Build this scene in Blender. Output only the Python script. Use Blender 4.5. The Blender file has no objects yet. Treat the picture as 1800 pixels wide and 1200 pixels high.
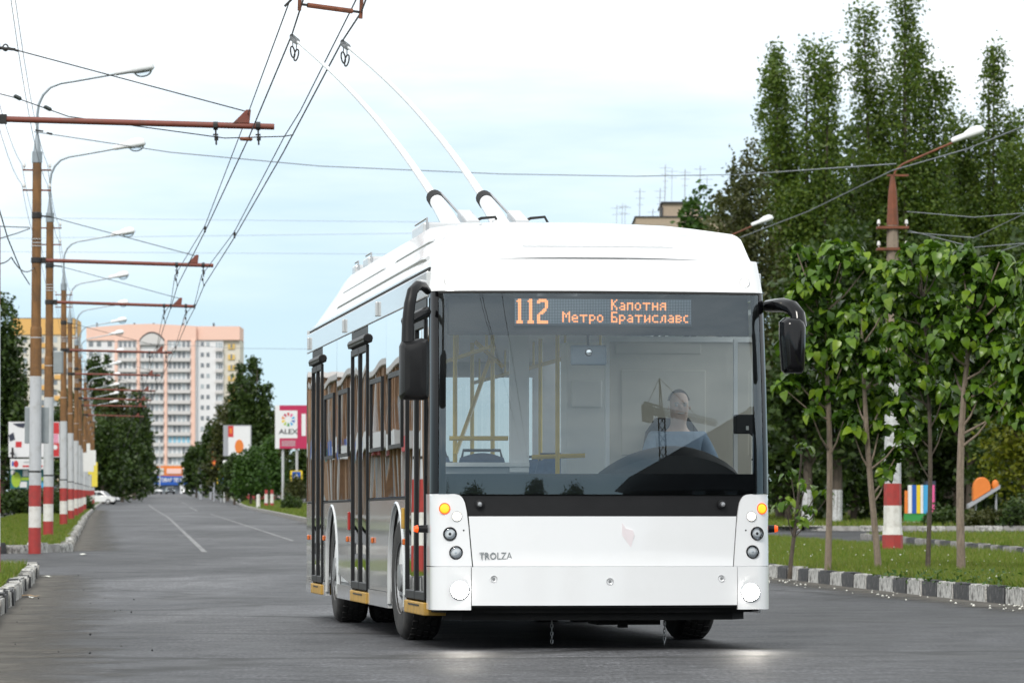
import bpy, bmesh, math, random
import numpy as np
from mathutils import Vector, Matrix, Euler

R = math.radians
random.seed(7)
rng = np.random.default_rng(7)
scene = bpy.context.scene
COL = scene.collection

# ------------------------------------------------------------------ camera
EYE = 0.93            # eye height above the road by the bus
F = 7650.0            # focal length in photograph pixels (1800 wide)
HOR = 915.0           # eye-level row
cam_d = bpy.data.cameras.new('camera')
cam = bpy.data.objects.new('camera', cam_d)
COL.objects.link(cam)
cam.location = (0, 0, EYE)
cam.rotation_euler = (R(90), 0, 0)
cam_d.sensor_width = 36.0
cam_d.lens = 36.0 * F / 1800.0
cam_d.shift_y = (HOR - 600.0) / 1800.0
cam_d.clip_start = 0.5
cam_d.clip_end = 6000
cam_d.dof.use_dof = True
cam_d.dof.focus_distance = 32.5
cam_d.dof.aperture_fstop = 9.0
scene.camera = cam

# ------------------------------------------------------------------ sky, sun, exposure
SUN_EL, SUN_AZ = R(44), R(-160)      # azimuth measured from +Y towards +X
world = bpy.data.worlds.new('World')
scene.world = world
world.use_nodes = True
wn, wl = world.node_tree.nodes, world.node_tree.links
wn.clear()
wo = wn.new('ShaderNodeOutputWorld')
bg = wn.new('ShaderNodeBackground'); bg.inputs['Strength'].default_value = 0.12
sky = wn.new('ShaderNodeTexSky'); sky.sky_type = 'NISHITA'; sky.sun_disc = False
sky.sun_elevation = SUN_EL; sky.sun_rotation = SUN_AZ
sky.air_density = 0.6; sky.dust_density = 0.3; sky.ozone_density = 3.0
tc = wn.new('ShaderNodeTexCoord')
mp = wn.new('ShaderNodeMapping'); mp.inputs['Scale'].default_value = (1, 1, 6)
nz = wn.new('ShaderNodeTexNoise'); nz.inputs['Scale'].default_value = 5.5; nz.inputs['Detail'].default_value = 7; nz.inputs['Roughness'].default_value = 0.55
sep = wn.new('ShaderNodeSeparateXYZ')
elev = wn.new('ShaderNodeMapRange'); elev.inputs[1].default_value = 0.015; elev.inputs[2].default_value = 0.12; elev.inputs[3].default_value = 0.0; elev.inputs[4].default_value = 1.0
addn = wn.new('ShaderNodeMath'); addn.operation = 'MULTIPLY_ADD'; addn.inputs[1].default_value = 1.3; 
cr = wn.new('ShaderNodeMapRange'); cr.interpolation_type = 'SMOOTHSTEP'; cr.inputs[1].default_value = 0.82; cr.inputs[2].default_value = 1.95
cr.inputs[3].default_value = 0.0; cr.inputs[4].default_value = 0.97
mix = wn.new('ShaderNodeMix'); mix.data_type = 'RGBA'
mix.inputs['B'].default_value = (8.6, 8.75, 8.8, 1)       # cloud deck
veil = wn.new('ShaderNodeMix'); veil.data_type = 'RGBA'; veil.inputs['Factor'].default_value = 0.72
veil.inputs['B'].default_value = (3.75, 4.75, 5.15, 1)      # thin high haze over the blue
wl.new(tc.outputs['Generated'], mp.inputs['Vector']); wl.new(mp.outputs[0], nz.inputs['Vector'])
wl.new(tc.outputs['Generated'], sep.inputs[0]); wl.new(sep.outputs['Z'], elev.inputs[0])
wl.new(nz.outputs['Fac'], addn.inputs[0]); wl.new(elev.outputs[0], addn.inputs[2])
wl.new(addn.outputs[0], cr.inputs[0]); wl.new(cr.outputs[0], mix.inputs['Factor'])
wl.new(sky.outputs[0], veil.inputs['A']); wl.new(veil.outputs['Result'], mix.inputs['A']); wl.new(mix.outputs['Result'], bg.inputs['Color']); wl.new(bg.outputs[0], wo.inputs[0])

sun_d = bpy.data.lights.new('sun', 'SUN')
sun_d.energy = 1.5; sun_d.angle = R(14); sun_d.color = (1.0, 0.95, 0.88)
sun = bpy.data.objects.new('sun', sun_d); COL.objects.link(sun)
sdir = Vector((math.sin(SUN_AZ)*math.cos(SUN_EL), math.cos(SUN_AZ)*math.cos(SUN_EL), math.sin(SUN_EL)))
sun.rotation_euler = sdir.to_track_quat('Z', 'Y').to_euler()
sun.location = (-20, -30, 60)

vs = scene.view_settings
vs.view_transform = 'Standard'; vs.look = 'None'; vs.gamma = 1.0; vs.use_curve_mapping = False
vs.exposure = 0.5
scene.cycles.max_bounces = 10
scene.cycles.transparent_max_bounces = 16
scene.cycles.sample_clamp_indirect = 6.0
scene.cycles.caustics_reflective = False
scene.cycles.caustics_refractive = False

# ------------------------------------------------------------------ helpers
def gz(y):
    """height of the road surface: level by the bus, then a gentle climb"""
    a, b, s = 50.0, 74.0, 0.0065
    if y <= a: return 0.0
    if y >= b: return s * (y - (a + b) / 2) + (3.4e-6 * (min(y, 1000) - 300) ** 2 if y > 300 else 0)
    return s * (y - a) ** 2 / (2 * (b - a))

def X(px, d): return (px - 900.0) / F * d
def Z(py, d): return EYE + (HOR - py) / F * d
def spot(px, py, d): return Vector((X(px, d), d, Z(py, d)))

class MB:
    def __init__(self): self.v = []; self.f = []
    def add(self, vs_, fs):
        n = len(self.v)
        self.v.extend([tuple(p) for p in vs_])
        self.f.extend([tuple(i + n for i in f) for f in fs])
        return self
    def box(self, c, s, rot=None, taper=(1, 1)):
        hx, hy, hz = s[0] / 2, s[1] / 2, s[2] / 2
        pts = [Vector((x * (taper[0] if z > 0 else 1), y * (taper[1] if z > 0 else 1), z)) for z in (-hz, hz) for y in (-hy, hy) for x in (-hx, hx)]
        if rot is not None:
            m = Euler(rot).to_matrix() if not isinstance(rot, Matrix) else rot
            pts = [m @ p for p in pts]
        c = Vector(c)
        return self.add([p + c for p in pts], [(0, 2, 3, 1), (4, 5, 7, 6), (0, 1, 5, 4), (2, 6, 7, 3), (0, 4, 6, 2), (1, 3, 7, 5)])
    def box2(self, a, b):
        return self.box([(a[i] + b[i]) / 2 for i in range(3)], [abs(b[i] - a[i]) for i in range(3)])
    def tube(self, pts, r, n=8, cap=True):
        pts = [Vector(p) for p in pts]
        if not isinstance(r, (list, tuple)): r = [r] * len(pts)
        vv, ff = [], []
        ref = None
        for i, p in enumerate(pts):
            t = (pts[min(i + 1, len(pts) - 1)] - pts[max(i - 1, 0)]).normalized()
            if ref is None:
                ref = Vector((0, 0, 1)) if abs(t.z) < 0.9 else Vector((1, 0, 0))
            a = (ref - t * ref.dot(t))
            if a.length < 1e-5: a = t.orthogonal()
            a.normalize(); ref = a; b = t.cross(a)
            for k in range(n):
                an = 2 * math.pi * k / n
                vv.append(p + (a * math.cos(an) + b * math.sin(an)) * r[i])
        for i in range(len(pts) - 1):
            for k in range(n):
                k2 = (k + 1) % n
                ff.append((i * n + k, i * n + k2, (i + 1) * n + k2, (i + 1) * n + k))
        if cap:
            ff.append(tuple(range(n - 1, -1, -1)))
            m = (len(pts) - 1) * n
            ff.append(tuple(range(m, m + n)))
        return self.add(vv, ff)
    def lathe(self, prof, c=(0, 0, 0), axis='z', n=24, flip=False):
        """prof: list of (radius, height)"""
        vv, ff = [], []
        for (r, h) in prof:
            for k in range(n):
                a = 2 * math.pi * k / n
                x, y = r * math.cos(a), r * math.sin(a)
                if axis == 'z': p = (x, y, h)
                elif axis == 'y': p = (x, h, y)
                else: p = (h, x, y)
                vv.append((p[0] + c[0], p[1] + c[1], p[2] + c[2]))
        for i in range(len(prof) - 1):
            for k in range(n):
                k2 = (k + 1) % n
                q = (i * n + k, i * n + k2, (i + 1) * n + k2, (i + 1) * n + k)
                ff.append(q if axis != 'y' else q[::-1])
        q0 = tuple(range(n)); q1 = tuple(range((len(prof) - 1) * n, len(prof) * n))
        if prof[0][0] < 0.003: ff.append(q0[::-1] if axis != 'y' else q0)
        if prof[-1][0] < 0.003: ff.append(q1 if axis != 'y' else q1[::-1])
        if prof[0][0] > 0.003 and prof[-1][0] > 0.003 and abs(prof[0][0] - prof[-1][0]) < 0.3 * prof[0][0]:
            m_ = (len(prof) - 1) * n
            for k in range(n):
                k2 = (k + 1) % n; q = (m_ + k, m_ + k2, k2, k); ff.append(q if axis != 'y' else q[::-1])
        return self.add(vv, ff)
    def prism(self, poly, h0, h1, axis='z'):
        """closed 2-D outline extruded along axis"""
        n = len(poly)
        def P(a, b, h):
            return (a, b, h) if axis == 'z' else ((a, h, b) if axis == 'y' else (h, a, b))
        vv = [P(a, b, h0) for a, b in poly] + [P(a, b, h1) for a, b in poly]
        ff = [tuple(range(n - 1, -1, -1)), tuple(range(n, 2 * n))]
        ff += [(i, (i + 1) % n, n + (i + 1) % n, n + i) for i in range(n)]
        return self.add(vv, ff)
    def grid(self, P):
        """open sheet from rows of points"""
        nr, nc = len(P), len(P[0])
        vv = [p for row in P for p in row]
        ff = [(i * nc + j, i * nc + j + 1, (i + 1) * nc + j + 1, (i + 1) * nc + j) for i in range(nr - 1) for j in range(nc - 1)]
        return self.add(vv, ff)
    def slab(self, P, N, t):
        """closed sheet: rows of points P, inward normals N, thickness t"""
        nr, nc = len(P), len(P[0])
        vv = [Vector(p) for row in P for p in row]
        vv += [Vector(P[i][j]) + Vector(N[i][j]) * t for i in range(nr) for j in range(nc)]
        m = nr * nc
        ff = []
        for i in range(nr - 1):
            for j in range(nc - 1):
                q = (i * nc + j, i * nc + j + 1, (i + 1) * nc + j + 1, (i + 1) * nc + j)
                ff.append(q); ff.append(tuple(k + m for k in q[::-1]))
        for i in range(nr - 1):
            for j in (0, nc - 1):
                a, b = i * nc + j, (i + 1) * nc + j
                ff.append((a, b, b + m, a + m) if j == 0 else (a, a + m, b + m, b))
        for j in range(nc - 1):
            for i in (0, nr - 1):
                a, b = i * nc + j, i * nc + j + 1
                ff.append((a, a + m, b + m, b) if i == 0 else (a, b, b + m, a + m))
        return self.add(vv, ff)
    def mesh(self, name, smooth=False, fix=True):
        me = bpy.data.meshes.new(name)
        me.from_pydata([tuple(p) for p in self.v], [], self.f)
        if fix:
            bm = bmesh.new(); bm.from_mesh(me)
            bmesh.ops.recalc_face_normals(bm, faces=bm.faces)
            bm.to_mesh(me); bm.free()
        if smooth:
            me.polygons.foreach_set('use_smooth', [True] * len(me.polygons))
        me.update()
        return me
    def build(self, name, m, parent=None, smooth=False, bevel=0, fix=True, loc=None, auto=None):
        o = bpy.data.objects.new(name, self.mesh(name, smooth, fix))
        return finish(o, m, parent, bevel, loc, smooth)

def finish(o, m, parent=None, bevel=0, loc=None, smooth=False):
    COL.objects.link(o)
    if m is not None and not o.data.materials: o.data.materials.append(m)
    if parent is not None: o.parent = parent
    if loc is not None: o.location = loc
    if bevel:
        b = o.modifiers.new('bevel', 'BEVEL'); b.width = bevel; b.segments = 2; b.limit_method = 'ANGLE'; b.angle_limit = R(35)
    if smooth:
        # keep hard edges hard
        try: o.data.set_sharp_from_angle(angle=R(38))
        except Exception: pass
    return o

def empty(name, loc=(0, 0, 0), rz=0.0):
    o = bpy.data.objects.new(name, None); COL.objects.link(o)
    o.location = loc; o.rotation_euler = (0, 0, rz); o.empty_display_size = 0.3
    return o
def tag(o, label, cat, group=None):
    o['label'] = label; o['category'] = cat
    if group: o['group'] = group
    return o
def struct(o, label=None):
    o['kind'] = 'structure'
    if label: o['label'] = label
    return o
def copy_tree(o, parent=None):
    c = o.copy(); COL.objects.link(c)
    if parent is not None: c.parent = parent
    for ch in o.children: copy_tree(ch, c)
    return c
def text_mesh(s, size, depth=0.0, align='CENTER', font_bold=0.0):
    cu = bpy.data.curves.new('t', 'FONT'); cu.body = s; cu.size = size
    cu.align_x = align; cu.align_y = 'CENTER'; cu.extrude = depth; cu.offset = font_bold; cu.resolution_u = 2
    ob = bpy.data.objects.new('t', cu); COL.objects.link(ob)
    dg = bpy.context.evaluated_depsgraph_get(); dg.update()
    me = bpy.data.meshes.new_from_object(ob.evaluated_get(dg))
    bpy.data.objects.remove(ob); bpy.data.curves.remove(cu)
    return me
def lettering(name, s, size, m, parent, loc, rot=(R(90), 0, 0), depth=0.002, align='CENTER', bold=0.0, sx=1.0):
    me = text_mesh(s, size, depth, align, bold); me.materials.clear(); me.materials.append(m)
    o = bpy.data.objects.new(name, me); COL.objects.link(o); o.parent = parent; o.location = loc; o.rotation_euler = rot; o.scale = (sx, 1, 1)
    return o

def polyline_at(poly, d):
    """x on a polyline given as (x, y) pairs ordered by y"""
    for (x0, y0), (x1, y1) in zip(poly[:-1], poly[1:]):
        if d <= y1 or (x1, y1) == poly[-1]:
            return x0 + (x1 - x0) * (d - y0) / (y1 - y0)
    return poly[-1][0]

# ------------------------------------------------------------------ materials
MATS = {}
def nodes_of(name):
    m = bpy.data.materials.new(name); m.use_nodes = True
    nt = m.node_tree; nt.nodes.clear()
    out = nt.nodes.new('ShaderNodeOutputMaterial')
    return m, nt, nt.nodes, nt.links, out
def noise(nt, scale, detail=5, rough=0.55, coord='Object', stretch=None, dist=0.0):
    t = nt.nodes.new('ShaderNodeTexCoord')
    n = nt.nodes.new('ShaderNodeTexNoise'); n.inputs['Scale'].default_value = scale; n.inputs['Detail'].default_value = detail
    n.inputs['Roughness'].default_value = rough; n.inputs['Distortion'].default_value = dist
    if stretch:
        mpn = nt.nodes.new('ShaderNodeMapping'); mpn.inputs['Scale'].default_value = stretch
        nt.links.new(t.outputs[coord], mpn.inputs[0]); nt.links.new(mpn.outputs[0], n.inputs['Vector'])
    else:
        nt.links.new(t.outputs[coord], n.inputs['Vector'])
    return n.outputs['Fac']
def ramp(nt, fac, stops):
    r = nt.nodes.new('ShaderNodeValToRGB')
    while len(r.color_ramp.elements) < len(stops): r.color_ramp.elements.new(0.5)
    for e, (p, c) in zip(r.color_ramp.elements, stops):
        e.position = p; e.color = (*c, 1) if len(c) == 3 else c
    nt.links.new(fac, r.inputs[0])
    return r.outputs['Color']
def mixc(nt, fac, a, b, mode='MIX'):
    m = nt.nodes.new('ShaderNodeMix'); m.data_type = 'RGBA'; m.blend_type = mode
    if isinstance(fac, (int, float)): m.inputs['Factor'].default_value = fac
    else: nt.links.new(fac, m.inputs['Factor'])
    for key, v in (('A', a), ('B', b)):
        if isinstance(v, tuple): m.inputs[key].default_value = (*v[:3], 1)
        else: nt.links.new(v, m.inputs[key])
    return m.outputs['Result']
def sc(c, k): return tuple(min(1.0, x * k) for x in c)

def M(name, col, rough=0.5, metal=0.0, var=0.12, scale=6.0, bump=0.0, bscale=60.0, coat=0.0, spec=0.5, stretch=None, dirt=None, dirt_amt=0.5, dirt_scale=3.0):
    if name in MATS: return MATS[name]
    m, nt, N, L, out = nodes_of(name)
    p = N.new('ShaderNodeBsdfPrincipled'); L.new(p.outputs[0], out.inputs[0])
    p.inputs['Roughness'].default_value = rough; p.inputs['Metallic'].default_value = metal
    p.inputs['Specular IOR Level'].default_value = spec
    p.inputs['Coat Weight'].default_value = coat; p.inputs['Coat Roughness'].default_value = 0.04
    c = ramp(nt, noise(nt, scale, 6, 0.6, stretch=stretch), [(0.28, sc(col, 1 - var)), (0.72, sc(col, 1 + var))])
    if dirt:
        d = noise(nt, dirt_scale, 8, 0.68)
        d2 = ramp(nt, d, [(0.5 - 0.12 * dirt_amt, (0, 0, 0)), (0.5 + 0.18 * (1.3 - dirt_amt), (1, 1, 1))])
        c = mixc(nt, d2, c, dirt)
    L.new(c, p.inputs['Base Color'])
    if bump:
        b = N.new('ShaderNodeBump'); b.inputs['Strength'].default_value = bump; b.inputs['Distance'].default_value = 0.02
        L.new(noise(nt, bscale, 4), b.inputs['Height']); L.new(b.outputs[0], p.inputs['Normal'])
    MATS[name] = m
    return m
def EMIT(name, col, strength, base=None):
    m, nt, N, L, out = nodes_of(name)
    p = N.new('ShaderNodeBsdfPrincipled'); L.new(p.outputs[0], out.inputs[0])
    p.inputs['Base Color'].default_value = (*(base or col), 1); p.inputs['Roughness'].default_value = 0.25
    p.inputs['Emission Color'].default_value = (*col, 1); p.inputs['Emission Strength'].default_value = strength
    MATS[name] = m
    return m
def GLASS(name, tint, ior=1.5, rough=0.0, refl=(1, 1, 1)):
    """window pane: see-through with mirror reflection by angle"""
    m, nt, N, L, out = nodes_of(name)
    t = N.new('ShaderNodeBsdfTransparent'); t.inputs[0].default_value = (*tint, 1)
    g = N.new('ShaderNodeBsdfGlossy'); g.inputs['Roughness'].default_value = rough; g.inputs['Color'].default_value = (*refl, 1)
    fr = N.new('ShaderNodeFresnel'); fr.inputs['IOR'].default_value = ior
    mx = N.new('ShaderNodeMixShader')
    geo = N.new('ShaderNodeNewGeometry')
    ii = N.new('ShaderNodeMath'); ii.operation = 'MULTIPLY_ADD'; ii.inputs[1].default_value = (1.0 / ior - ior); ii.inputs[2].default_value = ior
    L.new(geo.outputs['Backfacing'], ii.inputs[0])
    # same pane from either side
    ab = N.new('ShaderNodeMath'); ab.operation = 'MAXIMUM'; ab.inputs[1].default_value = ior
    L.new(ii.outputs[0], ab.inputs[0]); L.new(ab.outputs[0], fr.inputs['IOR'])
    dbl = N.new('ShaderNodeMath'); dbl.operation = 'MULTIPLY'; dbl.inputs[1].default_value = 1.7; dbl.use_clamp = True
    L.new(fr.outputs[0], dbl.inputs[0]); L.new(dbl.outputs[0], mx.inputs[0])
    L.new(t.outputs[0], mx.inputs[1]); L.new(g.outputs[0], mx.inputs[2]); L.new(mx.outputs[0], out.inputs[0])
    MATS[name] = m
    return m
def LEAF(name, cols, trans=0.35, rough=0.45):
    m, nt, N, L, out = nodes_of(name)
    geo = N.new('ShaderNodeNewGeometry'); oi = N.new('ShaderNodeObjectInfo')
    ad = N.new('ShaderNodeMath'); ad.operation = 'ADD'; L.new(geo.outputs['Random Per Island'], ad.inputs[0]); L.new(oi.outputs['Random'], ad.inputs[1])
    fr = N.new('ShaderNodeMath'); fr.operation = 'FRACT'; L.new(ad.outputs[0], fr.inputs[0])
    k = len(cols)
    c = ramp(nt, fr.outputs[0], [(i / (k - 1), cc) for i, cc in enumerate(cols)])
    p = N.new('ShaderNodeBsdfPrincipled'); p.inputs['Roughness'].default_value = rough; p.inputs['Specular IOR Level'].default_value = 0.35
    L.new(c, p.inputs['Base Color'])
    t = N.new('ShaderNodeBsdfTranslucent'); L.new(mixc(nt, 1.0, c, (1.0, 1.0, 0.45), 'MULTIPLY'), t.inputs[0])
    mx = N.new('ShaderNodeMixShader'); mx.inputs[0].default_value = trans
    L.new(p.outputs[0], mx.inputs[1]); L.new(t.outputs[0], mx.inputs[2]); L.new(mx.outputs[0], out.inputs[0])
    MATS[name] = m
    return m

def asphalt():
    m, nt, N, L, out = nodes_of('asphalt')
    p = N.new('ShaderNodeBsdfPrincipled'); L.new(p.outputs[0], out.inputs[0])
    big = noise(nt, 0.16, 5, 0.6, stretch=(1.0, 0.30, 1), dist=0.6)
    mid = noise(nt, 0.9, 7, 0.68, stretch=(1, 0.8, 1))
    streak = noise(nt, 3.2, 6, 0.7, stretch=(0.7, 1.0, 1))
    fine = noise(nt, 75, 3, 0.7)
    grit = noise(nt, 17, 5, 0.75)
    track = noise(nt, 0.55, 4, 0.6, stretch=(1.6, 0.03, 1))
    c = ramp(nt, big, [(0.36, (0.018, 0.019, 0.021)), (0.50, (0.050, 0.051, 0.056)), (0.64, (0.105, 0.106, 0.112))])
    c = mixc(nt, 0.8, c, ramp(nt, mid, [(0.36, (0.50, 0.50, 0.51)), (0.64, (1.38, 1.38, 1.38))]), 'MULTIPLY')
    c = mixc(nt, 0.7, c, ramp(nt, track, [(0.35, (0.72, 0.72, 0.72)), (0.65, (1.2, 1.2, 1.2))]), 'MULTIPLY')
    c = mixc(nt, 0.85, c, ramp(nt, streak, [(0.38, (0.45, 0.45, 0.46)), (0.62, (1.5, 1.5, 1.5))]), 'MULTIPLY')
    dash = noise(nt, 34, 3, 0.6, stretch=(1, 0.22, 1))
    c = mixc(nt, 0.9, c, ramp(nt, dash, [(0.36, (0.40, 0.40, 0.40)), (0.52, (0.95, 0.95, 0.95)), (0.70, (1.9, 1.9, 1.9))]), 'MULTIPLY')
    c = mixc(nt, 0.9, c, ramp(nt, grit, [(0.34, (0.45, 0.45, 0.45)), (0.66, (1.5, 1.5, 1.5))]), 'MULTIPLY')
    c = mixc(nt, 0.7, c, ramp(nt, fine, [(0.33, (0.35, 0.35, 0.35)), (0.66, (1.55, 1.55, 1.55))]), 'MULTIPLY')
    # cracks sealed with tar
    tcn = N.new('ShaderNodeTexCoord'); vo = N.new('ShaderNodeTexVoronoi'); vo.feature = 'DISTANCE_TO_EDGE'; vo.inputs['Scale'].default_value = 0.16
    wob = N.new('ShaderNodeVectorMath'); wob.operation = 'MULTIPLY_ADD'; wob.inputs[1].default_value = (1.6, 1.6, 0)
    nzz = N.new('ShaderNodeTexNoise'); nzz.inputs['Scale'].default_value = 0.7; nzz.inputs['Detail'].default_value = 6
    L.new(tcn.outputs['Object'], nzz.inputs['Vector']); L.new(nzz.outputs['Color'], wob.inputs[0]); L.new(tcn.outputs['Object'], wob.inputs[2]); L.new(wob.outputs[0], vo.inputs['Vector'])
    ck = ramp(nt, vo.outputs['Distance'], [(0.0, (1, 1, 1)), (0.014, (0.9, 0.9, 0.9)), (0.03, (0, 0, 0))])
    c = mixc(nt, ck, c, (0.016, 0.016, 0.017))
    # repaired patches, each its own shade
    vp = N.new('ShaderNodeTexVoronoi'); vp.inputs['Scale'].default_value = 0.11; mpp = N.new('ShaderNodeMapping'); mpp.inputs['Scale'].default_value = (1, 0.35, 1)
    L.new(wob.outputs[0], mpp.inputs[0]); L.new(mpp.outputs[0], vp.inputs['Vector'])
    spx = N.new('ShaderNodeSeparateColor'); L.new(vp.outputs['Color'], spx.inputs[0])
    c = mixc(nt, 0.8, c, ramp(nt, spx.outputs[0], [(0.0, (0.55, 0.55, 0.56)), (0.5, (1.0, 1.0, 1.0)), (1.0, (1.35, 1.35, 1.34))]), 'MULTIPLY')
    L.new(c, p.inputs['Base Color'])
    rr = N.new('ShaderNodeMapRange'); rr.inputs[1].default_value = 0.3; rr.inputs[2].default_value = 0.7; rr.inputs[3].default_value = 0.46; rr.inputs[4].default_value = 0.68
    L.new(mid, rr.inputs[0]); L.new(rr.outputs[0], p.inputs['Roughness'])
    p.inputs['Specular IOR Level'].default_value = 0.38
    b = N.new('ShaderNodeBump'); b.inputs['Strength'].default_value = 0.55; b.inputs['Distance'].default_value = 0.012
    L.new(fine, b.inputs['Height']); L.new(b.outputs[0], p.inputs['Normal'])
    MATS['asphalt'] = m
    return m
asphalt()
def gutter_mat():
    m, nt, N, L, out = nodes_of('gutter_dirt')
    p = N.new('ShaderNodeBsdfPrincipled'); p.inputs['Roughness'].default_value = 0.95
    c = ramp(nt, noise(nt, 6, 6, 0.7), [(0.3, (0.05, 0.046, 0.040)), (0.7, (0.135, 0.122, 0.10))]); L.new(c, p.inputs['Base Color'])
    at_ = N.new('ShaderNodeAttribute'); at_.attribute_name = 'across'
    n1 = noise(nt, 1.1, 7, 0.7)
    ad = N.new('ShaderNodeMath'); ad.operation = 'MULTIPLY_ADD'; ad.inputs[1].default_value = 1.6; L.new(n1, ad.inputs[0]); 
    sb_ = N.new('ShaderNodeMath'); sb_.operation = 'MULTIPLY'; sb_.inputs[1].default_value = -1.25; L.new(at_.outputs['Fac'], sb_.inputs[0]); L.new(sb_.outputs[0], ad.inputs[2])
    mr_ = N.new('ShaderNodeMapRange'); mr_.inputs[1].default_value = -0.05; mr_.inputs[2].default_value = 0.7; L.new(ad.outputs[0], mr_.inputs[0])
    t = N.new('ShaderNodeBsdfTransparent'); mx = N.new('ShaderNodeMixShader'); L.new(mr_.outputs[0], mx.inputs[0]); L.new(t.outputs[0], mx.inputs[1]); L.new(p.outputs[0], mx.inputs[2]); L.new(mx.outputs[0], out.inputs[0])
    MATS['gutter_dirt'] = m
gutter_mat()
M('soil', (0.075, 0.105, 0.025), 0.95, var=0.35, scale=1.2, bump=0.5, bscale=14, dirt=(0.10, 0.085, 0.055), dirt_amt=0.35, dirt_scale=0.5)
M('far_ground', (0.06, 0.085, 0.03), 0.95, var=0.4, scale=0.3)
M('kerb_white', (0.60, 0.59, 0.56), 0.8, var=0.1, scale=5, bump=0.6, bscale=35, dirt=(0.13, 0.125, 0.115), dirt_amt=0.6, dirt_scale=9)
M('kerb_black', (0.042, 0.043, 0.046), 0.7, var=0.25, scale=5, bump=0.6, bscale=35, dirt=(0.16, 0.155, 0.145), dirt_amt=0.05, dirt_scale=9)
M('kerb_bare', (0.26, 0.25, 0.235), 0.85, var=0.2, scale=5, bump=0.6, bscale=35, dirt=(0.42, 0.41, 0.39), dirt_amt=0.3, dirt_scale=3)
M('road_paint', (0.34, 0.34, 0.335), 0.7, var=0.15, scale=8, dirt=(0.09, 0.09, 0.095), dirt_amt=0.95, dirt_scale=2.2)
M('grit', (0.105, 0.098, 0.086), 0.95, var=0.4, scale=3, bump=0.4)
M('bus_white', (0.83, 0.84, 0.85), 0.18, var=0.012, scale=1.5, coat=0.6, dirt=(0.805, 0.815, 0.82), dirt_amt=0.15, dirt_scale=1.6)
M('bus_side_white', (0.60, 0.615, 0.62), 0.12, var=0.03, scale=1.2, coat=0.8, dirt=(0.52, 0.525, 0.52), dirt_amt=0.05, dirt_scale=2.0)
M('bus_silver', (0.55, 0.56, 0.57), 0.25, metal=0.2, var=0.04, scale=2, coat=0.3)
M('black_plastic', (0.010, 0.010, 0.011), 0.42, spec=0.28, var=0.15, scale=8, bump=0.06, bscale=200)
M('black_gloss', (0.005, 0.005, 0.006), 0.12, var=0.05, spec=0.35)
M('black_rubber', (0.016, 0.016, 0.016), 0.75, var=0.2, scale=12)
M('tyre_rubber', (0.022, 0.0215, 0.021), 0.8, var=0.3, scale=9, dirt=(0.05, 0.047, 0.043), dirt_amt=0.3, dirt_scale=6)
M('underbody', (0.011, 0.011, 0.011), 0.8, var=0.3)
M('rim_grey', (0.32, 0.33, 0.34), 0.4, metal=0.4, var=0.15, scale=8, dirt=(0.12, 0.11, 0.1), dirt_amt=0.3)
M('chrome', (0.75, 0.76, 0.78), 0.08, metal=1.0, var=0.02)
M('steel', (0.42, 0.43, 0.44), 0.38, metal=0.8, var=0.1)
M('step_yellow', (0.52, 0.30, 0.045), 0.6, var=0.15, scale=14, dirt=(0.30, 0.19, 0.05), dirt_amt=0.3, dirt_scale=7)
M('rail_yellow', (0.72, 0.50, 0.04), 0.35, var=0.04)
M('interior_white', (0.82, 0.825, 0.82), 0.5, var=0.02)
M('interior_grey', (0.38, 0.40, 0.42), 0.6, var=0.06)
M('interior_beige', (0.62, 0.58, 0.50), 0.55, var=0.03)
M('floor_grey', (0.26, 0.265, 0.27), 0.7, var=0.15)
M('seat_blue', (0.10, 0.14, 0.24), 0.75, var=0.2, scale=25)
M('dash_black', (0.014, 0.014, 0.015), 0.6, var=0.2, bump=0.1, bscale=80)
M('amber', (0.62, 0.13, 0.015), 0.25, var=0.1)
M('red_plastic', (0.35, 0.02, 0.015), 0.3, var=0.1)
EMIT('signal_lit', (1.0, 0.40, 0.02), 1.15, (0.8, 0.25, 0.02)); EMIT('signal_rim', (1.0, 0.10, 0.01), 0.6, (0.7, 0.08, 0.01))
EMIT('marker_lit', (1.0, 0.92, 0.75), 2.2)
EMIT('head_lit', (1.0, 0.96, 0.90), 70.0)
EMIT('led_lit', (1.0, 0.34, 0.12), 1.15, (0.5, 0.2, 0.08))
M('led_off', (0.40, 0.50, 0.60), 0.4, var=0.05); M('led_gap', (0.05, 0.07, 0.09), 0.5, var=0.05)
GLASS('windshield', (0.95, 0.985, 0.985), 1.60, refl=(0.80, 0.92, 1.0))
GLASS('clear_glass', (0.92, 0.95, 0.95), 1.45)
GLASS('side_glass', (0.50, 0.52, 0.52), 1.75)
GLASS('door_glass', (0.66, 0.69, 0.68), 1.65)
GLASS('lamp_glass', (0.92, 0.95, 0.97), 1.35)
M('skin', (0.58, 0.42, 0.34), 0.6, var=0.06); M('mirror_blue', (0.20, 0.26, 0.32), 0.35, var=0.05); M('shirt', (0.20, 0.27, 0.36), 0.85, var=0.1, scale=20); M('hair_grey', (0.46, 0.44, 0.42), 0.8, var=0.2); M('trousers', (0.03, 0.035, 0.05), 0.9)
M('pole_brown', (0.205, 0.098, 0.030), 0.62, var=0.28, scale=4.0, stretch=(3, 3, 0.5), bump=0.15, bscale=30, dirt=(0.115, 0.062, 0.028), dirt_amt=0.35, dirt_scale=2.2)
M('pole_rust', (0.19, 0.06, 0.028), 0.7, var=0.25, scale=5, stretch=(3, 3, 0.6), bump=0.15, dirt=(0.10, 0.045, 0.025), dirt_amt=0.3)
M('pole_grey', (0.50, 0.515, 0.53), 0.5, var=0.06, scale=4, stretch=(4, 4, 0.6), dirt=(0.38, 0.38, 0.37), dirt_amt=0.12, dirt_scale=4)
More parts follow.
